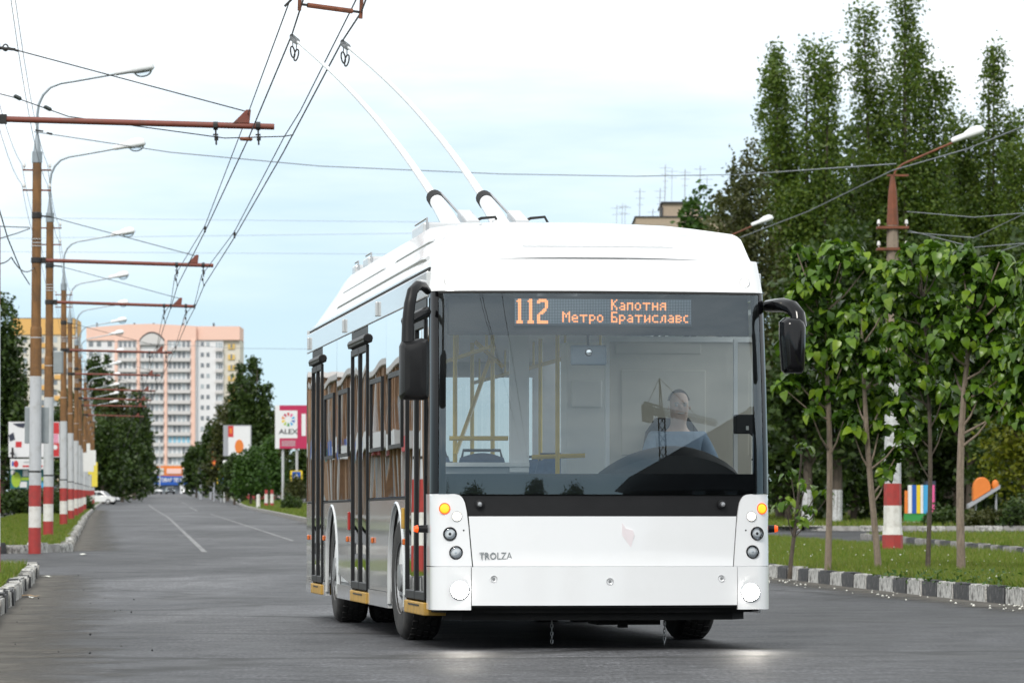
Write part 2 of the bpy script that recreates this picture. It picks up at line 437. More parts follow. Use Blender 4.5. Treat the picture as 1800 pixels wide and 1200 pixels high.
M('band_red', (0.36, 0.035, 0.030), 0.5, var=0.12, scale=5, dirt=(0.25, 0.04, 0.035), dirt_amt=0.25, dirt_scale=6)
M('band_white', (0.68, 0.665, 0.63), 0.55, var=0.05, scale=5, dirt=(0.5, 0.47, 0.42), dirt_amt=0.12, dirt_scale=6)
M('beam_red', (0.20, 0.052, 0.034), 0.6, var=0.2, scale=5, dirt=(0.12, 0.05, 0.035), dirt_amt=0.3, dirt_scale=5)
M('galvanised', (0.30, 0.34, 0.37), 0.45, metal=0.5, var=0.1, scale=5)
M('lamp_white', (0.80, 0.81, 0.82), 0.35, var=0.03)
M('wire_dark', (0.03, 0.028, 0.027), 0.5, metal=0.3, var=0.2)
M('wire_grey', (0.20, 0.22, 0.24), 0.5, var=0.1)
M('insulator', (0.025, 0.035, 0.035), 0.4, var=0.2)
M('porcelain', (0.7, 0.7, 0.68), 0.2)
M('weather_concrete', (0.27, 0.215, 0.165), 0.85, var=0.12, scale=6, bump=0.4, bscale=30, dirt=(0.17, 0.13, 0.10), dirt_amt=0.3, dirt_scale=5)
M('whitewash', (0.55, 0.56, 0.57), 0.85, var=0.1, scale=6, bump=0.5, bscale=25, dirt=(0.27, 0.26, 0.25), dirt_amt=0.2, dirt_scale=10)
M('bark_light', (0.21, 0.165, 0.125), 0.9, var=0.3, scale=9, stretch=(4, 4, 0.7), bump=0.6, bscale=24)
M('bark_dark', (0.085, 0.068, 0.052), 0.92, var=0.35, scale=6, stretch=(4, 4, 0.7), bump=0.8, bscale=16)
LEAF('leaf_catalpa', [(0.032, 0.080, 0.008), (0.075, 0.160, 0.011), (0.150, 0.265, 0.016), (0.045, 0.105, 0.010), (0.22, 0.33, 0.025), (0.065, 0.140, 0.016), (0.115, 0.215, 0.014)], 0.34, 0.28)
LEAF('leaf_catalpa_shaded', [(0.022, 0.058, 0.008), (0.050, 0.115, 0.011), (0.095, 0.185, 0.015), (0.035, 0.085, 0.010)], 0.34, 0.45)  # darker copy of the leaf greens, crown-interior shade put into the colour
LEAF('leaf_poplar', [(0.050, 0.098, 0.016), (0.090, 0.152, 0.022), (0.145, 0.200, 0.030), (0.066, 0.118, 0.022)], 0.38, 0.45)
LEAF('leaf_olive', [(0.042, 0.056, 0.014), (0.064, 0.074, 0.020), (0.080, 0.084, 0.026), (0.050, 0.064, 0.016)], 0.28)
LEAF('leaf_dark', [(0.021, 0.044, 0.010), (0.040, 0.074, 0.014), (0.062, 0.100, 0.018)], 0.28)
LEAF('leaf_yellow', [(0.12, 0.15, 0.012), (0.19, 0.20, 0.016), (0.09, 0.13, 0.012)], 0.4)
LEAF('leaf_bright', [(0.030, 0.075, 0.014), (0.050, 0.11, 0.018), (0.065, 0.13, 0.022)], 0.32)
LEAF('grass_blade', [(0.075, 0.135, 0.015), (0.125, 0.195, 0.021), (0.185, 0.235, 0.035), (0.09, 0.155, 0.017), (0.23, 0.22, 0.07), (0.115, 0.18, 0.02)], 0.4, 0.55)
M('clover_white', (0.75, 0.75, 0.68), 0.8)
# ================================================================== the ground
KR = [(8.6, 5), (7.0, 28), (5.58, 47.4), (4.1, 67.8), (1.2, 97), (-1.6, 122), (-9.2, 193), (-22.6, 368), (-53, 803), (-60, 900)]      # right kerb of the carriageway
KL1 = [(-1.4, 5), (-4.92, 41.8), (-7.7, 71)]                                                     # left kerb, near corner
KL2 = [(-9.9, 97.5), (-22.7, 233), (-36.4, 382), (-74, 803), (-83, 900)]                         # left kerb beyond the side street
def kr(d): return polyline_at(KR, d)
def kl1(d): return polyline_at(KL1, d)
def kl2(d): return polyline_at(KL2, d)
def span(a, b, k0=2.0):
    out = [a]
    while out[-1] < b:
        out.append(min(b, out[-1] + max(k0, out[-1] * 0.035)))
    return out
def strip(name, m, left, right, d0, d1, dz, ncols=2, k0=2.0):
    rows = []
    for d in span(d0, d1, k0):
        a = left(d) if callable(left) else left
        b = right(d) if callable(right) else right
        rows.append([Vector((a + (b - a) * j / (ncols - 1), d, gz(d) + dz)) for j in range(ncols)])
    return struct(MB().grid(rows).build(name, MATS[m], fix=False))
strip('ground', 'far_ground', -2500, 2500, -500, 4000, -0.06, k0=15)
strip('road', 'asphalt', lambda d: kl2(max(d, 97.5)) - 34, lambda d: kr(max(d, 5)) + 34, -120, 990, 0.0, k0=2)

GH = 0.15
strip('grass_verge', 'soil', -60, lambda d: kl1(d) - 0.1, 5, 70.6, GH)
strip('grass_verge', 'soil', lambda d: kl2(d) - 3.8, lambda d: kl2(d) - 0.12, 98.3, 800, GH)
strip('grass_verge', 'soil', lambda d: kl2(d) - 240, lambda d: kl2(d) - 10.5, 104, 900, GH)
strip('median', 'soil', lambda d: kr(d) + 0.1, lambda d: kr(d) + 6.6, 5, 780, GH)
def r2(d): return polyline_at([(13.5, 40), (10.9, 93), (10.0, 126)], d)
strip('grass_verge', 'soil', lambda d: r2(d) + 0.1, 70, 40, 126, GH)
strip('park_ground', 'soil', lambda d: kr(d) + 14.2, lambda d: kr(d) + 240, 152, 900, GH)

# dirt gathered in the gutters
def gutter(path, w0, side, d0, d1, seed):
    rows = []
    for d in span(d0, d1, 1.0):
        e = path(d); rows.append([Vector((e + side * w0 * j / 4, d, gz(d) + 0.005)) for j in range(5)])
    o = MB().grid(rows).build('gutter_dirt', MATS['gutter_dirt'], fix=False); o['kind'] = 'stuff'
    at_ = o.data.attributes.new('across', 'FLOAT', 'POINT'); at_.data.foreach_set('value', [j / 4 for _ in rows for j in range(5)])
    o['label'] = 'grey brown dirt gathered along the kerb'
gutter(lambda d: kl1(d), 1.5, 1, 24, 70, 1)
gutter(lambda d: kl2(d), 1.8, 1, 99, 330, 2)
gutter(lambda d: kr(d), 1.3, -1, 26, 190, 3)

# ------------------------------------------------------------------ kerbs
def stone_mesh(L, H, W, mname, seed):
    r = random.Random(seed)
    b = MB(); b.box((0, 0, H / 2 - 0.06), (W, L - 0.012, H + 0.12))
    me = b.mesh('kerb_stone'); bm = bmesh.new(); bm.from_mesh(me)
    bmesh.ops.bevel(bm, geom=[e for e in bm.edges if max(v.co.z for v in e.verts) > 0], offset=0.022, segments=2, affect='EDGES')
    for v in bm.verts: v.co += Vector((r.uniform(-1, 1), r.uniform(-1, 1), r.uniform(-1, 1))) * 0.007
    bm.to_mesh(me); bm.free(); me.materials.append(MATS[mname]); return me
def kerb(label, pts, L, H, W, side, patt, far=None, jit=0.008, seed=0):
    """row of stones along a polyline; side = +1 when the stones lie to the right of the edge"""
    r = random.Random(seed)
    if far:
        path, d0, d1 = far
        rows = []
        for d in span(d0, d1, 4):
            e = path(d)
            rows.append([Vector((e, d, gz(d) - 0.05)), Vector((e, d, gz(d) + H)), Vector((e + side * W, d, gz(d) + H)), Vector((e + side * W, d, gz(d) - 0.05))])
        root = MB().grid(rows).build('kerb', MATS['kerb_bare'], fix=False)
    else:
        root = empty('kerb')
    struct(root, label)
    meshes = {k: [stone_mesh(L, H, W, k, i) for i in range(4)] for k in ('kerb_white', 'kerb_black', 'kerb_bare')}
    acc, i = 0.0, 0
    P = [Vector(p) for p in pts]
    lens = [(b - a).length for a, b in zip(P[:-1], P[1:])]
    tot = sum(lens); s = L / 2
    while s < tot:
        t = s; k = 0
        while t > lens[k]: t -= lens[k]; k += 1
        dr = (P[k + 1] - P[k]).normalized(); q = P[k] + dr * t
        nrm = Vector((dr.y, -dr.x)) * side
        q = q + nrm * (W / 2)
        o = bpy.data.objects.new('kerb_stone', r.choice(meshes[patt(i, q.y, r)])); COL.objects.link(o)
        o.parent = root
        o.location = (q.x + r.uniform(-jit, jit), q.y, gz(q.y) + r.uniform(-jit, jit))
        o.rotation_euler = (r.uniform(-jit, jit) * 0.6, r.uniform(-jit, jit) * 1.5, math.atan2(dr.y, dr.x) - math.pi / 2 + r.uniform(-jit, jit))
        s += L; i += 1
    return root
def pts_on(path, d0, d1, st=3.0):
    n = max(2, int((d1 - d0) / st)); return [(path(d0 + (d1 - d0) * j / n), d0 + (d1 - d0) * j / n) for j in range(n + 1)]
kerb('black and white painted kerb along the grass median', pts_on(kr, 24, 92), 1.12, 0.20, 0.2, 1,
     lambda i, d, r: 'kerb_white' if i % 2 else 'kerb_black', far=(kr, 92, 780), seed=1)
kerb('chipped black and white kerb of the near left corner', pts_on(kl1, 26, 69.6) + [(-7.95, 71.4), (-8.6, 72.5), (-9.6, 73.1), (-15, 73.6), (-24, 74.0)], 0.98, 0.19, 0.17, -1,
     lambda i, d, r: ('kerb_white' if i % 2 else 'kerb_black') if r.random() < 0.75 else 'kerb_bare', jit=0.025, seed=2)
kerb('broken whitewashed kerb round the verge with the poles', [(-26, 91.0), (-13.6, 92.6), (-11.6, 94.2), (-10.5, 96.0), (-9.95, 98.0)] + pts_on(kl2, 99, 235), 0.85, 0.2, 0.18, -1,
     lambda i, d, r: ('kerb_white' if r.random() < 0.6 else 'kerb_bare') if (d > 97 or i % 3) else 'kerb_black', far=(kl2, 235, 800), jit=0.04, seed=3)
kerb('grey kerb across the second carriageway', [(13.2, 48), (10.9, 93), (10.0, 124.5), (10.6, 126.3), (12.0, 126.9), (30, 127.5)], 1.0, 0.16, 0.18, 1,
     lambda i, d, r: 'kerb_bare' if r.random() < 0.7 else 'kerb_black', seed=4)
kerb('white dotted kerb at the edge of the park', [(kr(400) + 14.0, 400)] + [(kr(d) + 14.0, d) for d in (300, 230, 190, 165)] + [(kr(156) + 14.0, 156), (kr(152) + 14.6, 152.4), (12, 151.6), (40, 151.0)], 1.0, 0.17, 0.18, -1,
     lambda i, d, r: 'kerb_white' if i % 2 else 'kerb_bare', seed=5)

# ------------------------------------------------------------------ painted lines
def line(pts, w, lab):
    rows = []
    for (a, b) in zip(pts[:-1], pts[1:]):
        n = max(1, int((b[1] - a[1]) / 8))
        for j in range(n + (1 if b is pts[-1] else 0)):
            t = j / n; x = a[0] + (b[0] - a[0]) * t; d = a[1] + (b[1] - a[1]) * t
            rows.append([Vector((x - w / 2, d, gz(d) + 0.006)), Vector((x + w / 2, d, gz(d) + 0.006))])
    o = struct(MB().grid(rows).build('lane_marking', MATS['road_paint'], fix=False), lab)
line([(-6.88, 97.4), (-18.4, 233), (-31.0, 375), (-38, 455)], 0.12, 'long white lane line on the left of the road')
line([(-6.04, 120), (-18.7, 270)], 0.11, 'white lane line running out behind the bus')
line([(-23.0, 318), (-28.5, 385)], 0.15, 'short white dash at the far end of the road')
line([(-33.5, 450), (-39.5, 520)], 0.15, 'farthest white dash towards the crossing')
cw = empty('zebra_crossing'); struct(cw, 'zebra crossing at the far end of the road')
for i in range(8):
    b = MB(); x0 = -72 + i * 2.9; d = 790
    b.grid([[Vector((x0, d, gz(d) + .03)), Vector((x0 + 1.5, d, gz(d) + .03))], [Vector((x0 - .8, d + 12, gz(d + 12) + .03)), Vector((x0 + .7, d + 12, gz(d + 12) + .03))]])
    b.build('stripe', MATS['road_paint'], cw, fix=False)

# ------------------------------------------------------------------ grass
def blades(label, left, right, d0, d1, n, h, w, pw=2.0, mname='grass_blade', dz=GH):
    u = rng.random(n)
    # more blades nearby, as many as the eye can tell apart
    D = 1.0 / (1.0 / d0 + u * (1.0 / d1 - 1.0 / d0)) if pw == 2 else d0 + u * (d1 - d0)
    A = np.array([left(d) for d in D]); B = np.array([right(d) for d in D])
    x = A + (B - A) * rng.random(n)
    z = np.array([gz(d) for d in D]) + dz - 0.005
    clump = 0.55 + 0.45 * np.sin(x * 2.1 + np.sin(D * 1.3)) * np.sin(D * 0.9 + x)
    hh = h * (0.45 + 0.9 * rng.random(n)) * (0.75 + 0.5 * clump)
    a = rng.random(n) * 2 * np.pi
    ww = w * (0.7 + 0.6 * rng.random(n)) * (1 + D / 90.0)
    bx, by = np.cos(a) * ww / 2, np.sin(a) * ww / 2
    lx, ly = rng.normal(0, 0.35, n) * hh, rng.normal(0, 0.35, n) * hh
    V = np.empty((n, 3, 3))
    V[:, 0] = np.stack([x - bx, D - by, z], 1); V[:, 1] = np.stack([x + bx, D + by, z], 1)
    V[:, 2] = np.stack([x + lx, D + ly, z + hh], 1)
    me = bpy.data.meshes.new('grass')
    me.from_pydata(V.reshape(-1, 3).tolist(), [], np.arange(3 * n).reshape(-1, 3).tolist())
    me.materials.append(MATS[mname])
    o = bpy.data.objects.new('grass', me); COL.objects.link(o); o['kind'] = 'stuff'; o['label'] = label
    return o
blades('short green grass with clover on the median', lambda d: max(kr(d) + 0.12, 0.045 * d), lambda d: min(kr(d) + 6.6, 0.135 * d), 44, 125, 170000, 0.125, 0.012)
blades('green grass on the near left corner', lambda d: -0.20 * d, lambda d: min(kl1(d) - 0.2, -0.10 * d + 8), 38, 70.4, 70000, 0.11, 0.012)
blades('mown grass round the red and white poles', lambda d: max(kl2(d) - 3.8, -0.135 * d), lambda d: kl2(d) - 0.15, 98.6, 330, 60000, 0.085, 0.018)
blades('grass strip before the left hedge', lambda d: -0.135 * d, lambda d: max(kl2(d) - 10.6, -0.134 * d), 300, 480, 8000, 0.16, 0.04)
blades('grass beside the second carriageway', lambda d: r2(d) + 0.15, lambda d: 0.14 * d, 75, 125, 26000, 0.12, 0.016)
blades('shaded grass under the park trees', lambda d: 0.05 * d, lambda d: 0.14 * d, 152.5, 230, 26000, 0.16, 0.025)
blades('grass strip on the far right of the road', lambda d: kr(d) + 0.3, lambda d: kr(d) + 6.5, 170, 600, 40000, 0.13, 0.03)

def flecks(label, n, left, right, d0, d1, size, mname, z0, z1, name):
    b = MB(); r = random.Random(n)
    for i in range(n):
        d = d0 + (d1 - d0) * r.random(); x = left(d) + (right(d) - left(d)) * r.random(); s = size * r.uniform(0.6, 1.3); z = gz(d) + r.uniform(z0, z1)
        b.add([(x - s, d, z), (x + s, d, z), (x, d - s, z), (x, d + s, z), (x, d, z - s), (x, d, z + s)], [(0, 2, 5), (2, 1, 5), (1, 3, 5), (3, 0, 5), (2, 0, 4), (1, 2, 4), (3, 1, 4), (0, 3, 4)])
    o = b.build(name, MATS[mname], fix=False); o['kind'] = 'stuff'; o['label'] = label
flecks('white clover heads dotted through the median grass', 200, lambda d: max(kr(d) + 0.3, 0.055 * d), lambda d: min(kr(d) + 5, 0.13 * d), 46, 95, 0.013, 'clover_white', 0.20, 0.28, 'clover_flowers')
flecks('pale flecks of grit along the median gutter', 70, lambda d: kr(d) - 0.7, lambda d: kr(d) - 0.02, 44, 70, 0.014, 'clover_white', 0.0, 0.012, 'gravel')
flecks('dark crumbs of asphalt by the left gutter', 26, lambda d: kl1(d) + 0.1, lambda d: kl1(d) + 1.4, 30, 70, 0.010, 'kerb_black', 0.0, 0.015, 'gravel')

# broad-leaved weeds spilling over the kerb on the right
def weeds(label, n, path, off, d0, d1, size, h):
    d = d0 + (d1 - d0) * rng.random(n); x = np.array([path(q) for q in d]) + off * rng.random(n) ** 1.3
    z = np.array([gz(q) for q in d]) + GH + h * rng.random(n) * (0.6 + 0.4 * np.sin(d * 2.7))
    leaf_mesh_obj('weeds', np.stack([x, d, z], 1), size, MATS['leaf_bright'], None, up=0.6, kind='stuff', label=label)

# ------------------------------------------------------------------ foliage
def leaf_mesh_obj(name, C, size, m, parent, up=0.0, droop=0.0, kind=None, label=None, aspect=0.62):
    """one quad leaf per centre, random tilt"""
    n = len(C)
    d = rng.normal(0, 1, (n, 3)); d[:, 2] = d[:, 2] * 0.7 - droop
    d /= np.linalg.norm(d, axis=1)[:, None]
    nn = rng.normal(0, 1, (n, 3)); nn[:, 2] += up * 3
    s = np.cross(d, nn); s /= (np.linalg.norm(s, axis=1)[:, None] + 1e-9)
    L = (size * (0.65 + 0.7 * rng.random(n)))[:, None]
    V = np.empty((n, 4, 3))
    V[:, 0] = C - d * L * 0.5; V[:, 2] = C + d * L * 0.5
    V[:, 1] = C + s * L * aspect * 0.5 - d * L * 0.08; V[:, 3] = C - s * L * aspect * 0.5 - d * L * 0.08
    me = bpy.data.meshes.new(name)
    me.vertices.add(n * 4); me.vertices.foreach_set('co', V.reshape(-1))
    me.loops.add(n * 4); me.loops.foreach_set('vertex_index', np.arange(n * 4))
    me.polygons.add(n); me.polygons.foreach_set('loop_start', np.arange(0, n * 4, 4)); me.polygons.foreach_set('loop_total', np.full(n, 4))
    me.update(calc_edges=True); me.materials.append(m)
    o = bpy.data.objects.new(name, me); COL.objects.link(o)
    if parent is not None: o.parent = parent
    if kind: o['kind'] = kind
    if label: o['label'] = label
    return o
weeds('clover and broad leaved weeds at the median edge', 2600, kr, 1.6, 44, 58, 0.06, 0.16)

def cluster(centres, per, spread):
    c = np.repeat(np.asarray(centres), per, axis=0)
    s = np.asarray(spread)
    return c + rng.normal(0, 1, c.shape) * (s if s.ndim == 1 else np.repeat(s, per, axis=0))

def tree_root(name, x, d, label, cat='tree', group=None):
    return tag(empty(name, (x, d, gz(d) + GH * (0.9 if True else 0))), label, cat, group)

def poplar(px, d, top_py, width_m, leaders, n, label, mname='leaf_poplar', lsize=0.24, base_h=2.5, name='poplar_tree', bark='bark_dark', seed=0, lean=0.0, group=None, low=0.16, whitewash=False):
    """tall tree of several upright leaders, each a ragged column of leaf clumps"""
    r = random.Random(seed * 31 + 5)
    x = X(px, d); root = tree_root(name, x, d, label, 'tree', group)
    H = Z(top_py, d) - root.location.z
    tr = 0.009 * H + 0.06
    t = MB(); t.tube([(0, 0, -0.1), (0.04, 0, H * 0.12), (lean * 0.3, 0.05, H * 0.35), (lean * 0.7, 0, H * 0.7), (lean, 0, H * 0.93)], [tr * 1.25, tr, tr * 0.75, tr * 0.4, 0.03], 8)
    cs, sp = [], []
    for k in range(leaders):
        a = (k + r.random() * 0.6) / max(1, leaders)
        off = (a - 0.5) * width_m * 0.70 if leaders > 1 else 0
        offy = r.uniform(-0.3, 0.3) * width_m
        hk = H * (1.0 if k == leaders // 2 else r.uniform(0.80, 0.97))
        z0 = H * r.uniform(low, low + 0.1)
        lp = [(lean * 0.2, 0, z0), (lean * 0.3 + off * 0.45, offy * 0.5, z0 + (hk - z0) * 0.25), (lean * 0.6 + off * 0.85, offy, z0 + (hk - z0) * 0.6), (lean + off, offy, hk)]
        t.tube(lp, [tr * 0.55, tr * 0.4, tr * 0.25, 0.02], 6)
        rk = width_m / (leaders ** 0.55) * 0.62
        m = int(n / leaders / 9)
        for i in range(m):
            u = r.random() ** 0.85
            seg = u * 3; j = min(2, int(seg)); f = seg - j
            c = [lp[j][q] + (lp[j + 1][q] - lp[j][q]) * f for q in range(3)]
            rad = rk * (1.0 - 0.52 * u ** 2.6) * (0.86 + 0.30 * math.sin(u * 17 + k * 2.3 + seed + 2 * math.sin(u * 41 + k)))
            an = r.random() * 2 * math.pi; q = rad * math.sqrt(r.random()) * 1.05
            cs.append((c[0] + math.cos(an) * q, c[1] + math.sin(an) * q, c[2] + r.uniform(-0.1, 0.5)))
            sp.append((0.22, 0.22, 0.26))
    if leaders > 1:          # the spires merge into one body lower down
        for i in range(int(n * 0.55 / 9)):
            u = 0.10 + 0.60 * r.random(); an = r.random() * 2 * math.pi
            rad = width_m * 0.52 * math.sin(math.pi * min(1, (u + 0.08) / 1.05)) ** 0.6 * (0.85 + 0.2 * math.sin(u * 29 + seed + math.cos(an) * 3)) * math.sqrt(r.random())
            cs.append((lean * u + math.cos(an) * rad, math.sin(an) * rad, u * H)); sp.append((0.24, 0.24, 0.28))
    t.build('trunk', MATS[bark], root, smooth=True)
    if whitewash:
        MB().tube([(0, 0, -0.1), (0.01, 0, 0.6), (0.03, 0, 1.35)], [tr * 1.32, tr * 1.18, tr * 1.08], 10).build('whitewash', MATS['whitewash'], root, smooth=True)
    leaf_mesh_obj('crown', cluster(cs, 9, np.array(sp) * (0.5 + width_m * 0.10)), lsize, MATS[mname], root)
    return root

def broad_tree(px, d, top_py, width_m, n, label, mname='leaf_dark', lsize=0.3, crown_from=0.25, name='tree', seed=0, group=None, bark='bark_dark', whitewash=False, blobs=9, depth=None):
    r = random.Random(seed * 17 + 3)
    x = X(px, d); root = tree_root(name, x, d, label, 'tree', group)
    H = Z(top_py, d) - root.location.z; tr = 0.010 * H + 0.07
    t = MB(); t.tube([(0, 0, -0.1), (0.05, 0, H * 0.15), (0.0, 0.1, H * 0.4), (0.1, 0, H * 0.75)], [tr * 1.2, tr, tr * 0.75, 0.04], 8)
    cs, sp = [], []
    zc0 = H * crown_from
    for k in range(blobs):
        u = (k + 0.5) / blobs
        zb = zc0 + (H - zc0) * (0.12 + 0.74 * u)
        rb = width_m * 0.5 * (0.62 + 0.25 * r.random()) * (1.0 - 0.55 * max(0, u - 0.35))
        an = k * 2.4 + r.random(); q = width_m * 0.30 * (1 - 0.6 * u)
        c = Vector((math.cos(an) * q, math.sin(an) * q * (depth or 1), zb))
        t.tube([(0, 0.05, zb * 0.55), c * 0.6 + Vector((0, 0, zb * 0.3)), c], [tr * 0.45, tr * 0.3, 0.02], 5)
        m = int(n / blobs / 8); hb = (H - zc0) * 0.20 + 0.2
        for i in range(m):
            v = Vector((r.gauss(0, 1), r.gauss(0, 1), r.gauss(0, 1))).normalized()
            f = r.random() ** 0.45 * (0.85 + 0.25 * math.sin(v.x * 5 + seed) * math.cos(v.z * 6 + k))
            p = (c.x + v.x * rb * f, c.y + v.y * rb * f, min(H, c.z + v.z * hb * 1.25 * f))
            cs.append(p); sp.append((0.16, 0.16, 0.16))
    t.build('trunk', MATS[bark], root, smooth=True)
    if whitewash:
        MB().tube([(0, 0, -0.1), (0.02, 0, 0.6), (0.04, 0, 1.3)], [tr * 1.28, tr * 1.15, tr * 1.07], 10).build('whitewash', MATS['whitewash'], root, smooth=True)
    leaf_mesh_obj('crown', cluster(cs, 8, np.array(sp) * (0.7 + width_m * 0.12)), lsize, MATS[mname], root)
    return root

def bush(px, d, top_py, w, n, label, mname='leaf_dark', lsize=0.2, name='bush', seed=0, depth=1.5, group=None, base_z=None):
    r = random.Random(seed + 99); x = X(px, d)
    root = tag(empty(name, (x, d, gz(d) + GH)), label, 'bush' if name != 'hedge' else 'hedge', group)
    H = max(0.3, Z(top_py, d) - root.location.z); cs = []; t = MB()
    for i in range(n // 6):
        u = r.uniform(-1, 1); v = r.uniform(-1, 1); h = r.random() ** 0.7
        top = H * (0.72 + 0.28 * math.sin(u * 6 + seed) * math.cos(v * 3)) * (1 - 0.35 * u * u)
        cs.append((u * w / 2 * (1 - 0.25 * h), v * depth / 2, h * top))
    for k in range(5):
        a = (k - 2) * w / 6 + r.uniform(-.1, .1)
        MB().tube([(a, 0, -0.05), (a * 1.15, r.uniform(-.2, .2), H * 0.7)], [0.03, 0.008], 5).build('stem', MATS['bark_dark'], root)
    leaf_mesh_obj('foliage', cluster(cs, 6, np.array([0.1, 0.1, 0.1]) * max(0.5, lsize * 4)), lsize, MATS[mname], root)
    return root
# ================================================================== vegetation
# --- tall poplars behind the second carriageway
poplar(1418, 186, 88, 4.0, 4, 36000, 'leftmost of the tall poplars, its crown split into three ragged spires', seed=1, lsize=0.17)
poplar(1374, 190, 100, 1.7, 1, 7000, 'thin leaning poplar spire left of the tall poplars', seed=12, lean=-0.3, low=0.35, lsize=0.17)
poplar(1590, 190, -8, 5.0, 5, 52000, 'tallest poplar, rising behind the concrete lamp pole', seed=2, lsize=0.17)
poplar(1738, 194, 95, 4.1, 4, 38000, 'broad poplar right of the tallest one, behind the lamp head', seed=3, lsize=0.17)
poplar(1830, 186, 150, 3.8, 4, 28000, 'poplar cut off by the right edge of the picture', seed=4, lsize=0.17)
poplar(1665, 205, 260, 4.2, 4, 12000, 'dark poplar in the second rank behind the lamp arm', mname='leaf_dark', lsize=0.3, seed=5)
poplar(1500, 205, 215, 4.2, 4, 12000, 'dark poplar filling the gap between the two tallest ones', mname='leaf_dark', lsize=0.3, seed=6)
broad_tree(1308, 175, 255, 3.9, 15000, 'loose leafed tree with a thin top above the right bus corner', 'leaf_olive', 0.19, 0.2, seed=7)
broad_tree(1220, 190, 330, 3.0, 6000, 'green treetop beside the rooftop with aerials', 'leaf_bright', 0.28, 0.2, seed=8)
broad_tree(1265, 182, 345, 3.4, 6000, 'olive brown treetop over the bus roof', 'leaf_olive', 0.28, 0.2, seed=9)
broad_tree(1470, 164, 400, 4.8, 9000, 'dark tree with whitewashed trunk behind the tall saplings', 'leaf_dark', 0.3, 0.2, seed=10, whitewash=True)
broad_tree(1600, 186, 420, 5.4, 9000, 'dark tree behind the striped play panel', 'leaf_dark', 0.3, 0.16, seed=11)
broad_tree(1705, 182, 430, 5.2, 9000, 'dark tree behind the orange slide', 'leaf_dark', 0.3, 0.2, seed=13)
broad_tree(1800, 180, 400, 5.0, 9000, 'dark tree at the right edge behind the yellow leaves', 'leaf_dark', 0.3, 0.15, seed=14)
broad_tree(1418, 164, 440, 4.2, 8000, 'shaded tree with whitewashed trunk nearest the right mirror', 'leaf_dark', 0.3, 0.22, seed=15, whitewash=True)
broad_tree(1806, 160, 610, 3.2, 6000, 'small yellowing tree on the right by the slide', 'leaf_yellow', 0.2, 0.12, seed=16)
broad_tree(1540, 225, 480, 6.0, 8000, 'deep shade tree between the whitewashed trunks and the pole', 'leaf_dark', 0.36, 0.1, seed=17)
broad_tree(1680, 228, 480, 6.0, 8000, 'deep shade tree far behind the saplings', 'leaf_dark', 0.36, 0.1, seed=18)
broad_tree(1420, 228, 480, 6.0, 8000, 'deep shade tree left of the whitewashed trunks', 'leaf_dark', 0.36, 0.1, seed=19)
broad_tree(1800, 222, 480, 6.0, 7000, 'deep shade tree behind the right edge', 'leaf_dark', 0.36, 0.1, seed=20)
bush(1660, 155, 885, 1.6, 1500, 'low dark bush left of the slide', 'leaf_dark', 0.14, seed=1)
bush(1738, 153, 893, 2.2, 2400, 'low bush below the orange slide', 'leaf_olive', 0.14, seed=2)
bush(1800, 152, 862, 1.9, 2000, 'rounded bush below the yellow leaves', 'leaf_dark', 0.14, seed=3)
bush(1500, 260, 780, 12, 5000, 'long shrubbery in the shade of the park', 'leaf_dark', 0.3, name='hedge', seed=4, depth=3)
bush(1720, 262, 780, 12, 5000, 'long shrubbery behind the play panel', 'leaf_dark', 0.3, name='hedge', seed=5, depth=3)

for k, (px, d, top, w_, lab) in enumerate(((1385, 174, 640, 4.6, 'dark understorey thicket beside the right mirror'), (1500, 176, 650, 4.6, 'dark understorey thicket behind the bent sapling'), (1600, 196, 640, 5.5, 'dark understorey thicket above the striped play house'), (1695, 186, 650, 5, 'dark understorey thicket above the orange slide'), (1800, 174, 660, 4.6, 'dark understorey thicket at the right edge'))):
    broad_tree(px, d, top, w_, 6000, lab, 'leaf_dark', 0.3, 0.02 if k != 2 else 0.3, seed=80 + k)
# --- young large-leaved trees on the median
def heart_leaf():
    out = [(0, 0), (0.20, -0.03), (0.35, 0.12), (0.41, 0.34), (0.34, 0.60), (0.18, 0.86), (0, 1.05), (-0.18, 0.86), (-0.34, 0.60), (-0.41, 0.34), (-0.35, 0.12), (-0.20, -0.03)]
    bend = lambda x, y: -0.50 * y * y + 0.16 * abs(x) - 0.03 * math.sin(9 * y + 4 * x)
    v = [(x, y * 0.92, bend(x, y)) for x, y in out] + [(0, 0.28, -0.07), (0, 0.64, -0.24)]
    f = [(0, 1, 12), (1, 2, 12), (2, 3, 12), (3, 4, 13, 12), (4, 5, 13), (5, 6, 13), (6, 7, 13), (7, 8, 13), (8, 9, 12, 13), (9, 10, 12), (10, 11, 12), (11, 0, 12)]
    me = bpy.data.meshes.new('leaf'); me.from_pydata(v, [], f); me.materials.append(MATS['leaf_catalpa'])
    me.polygons.foreach_set('use_smooth', [True] * len(f)); me.update()
    return me
HEART = heart_leaf()
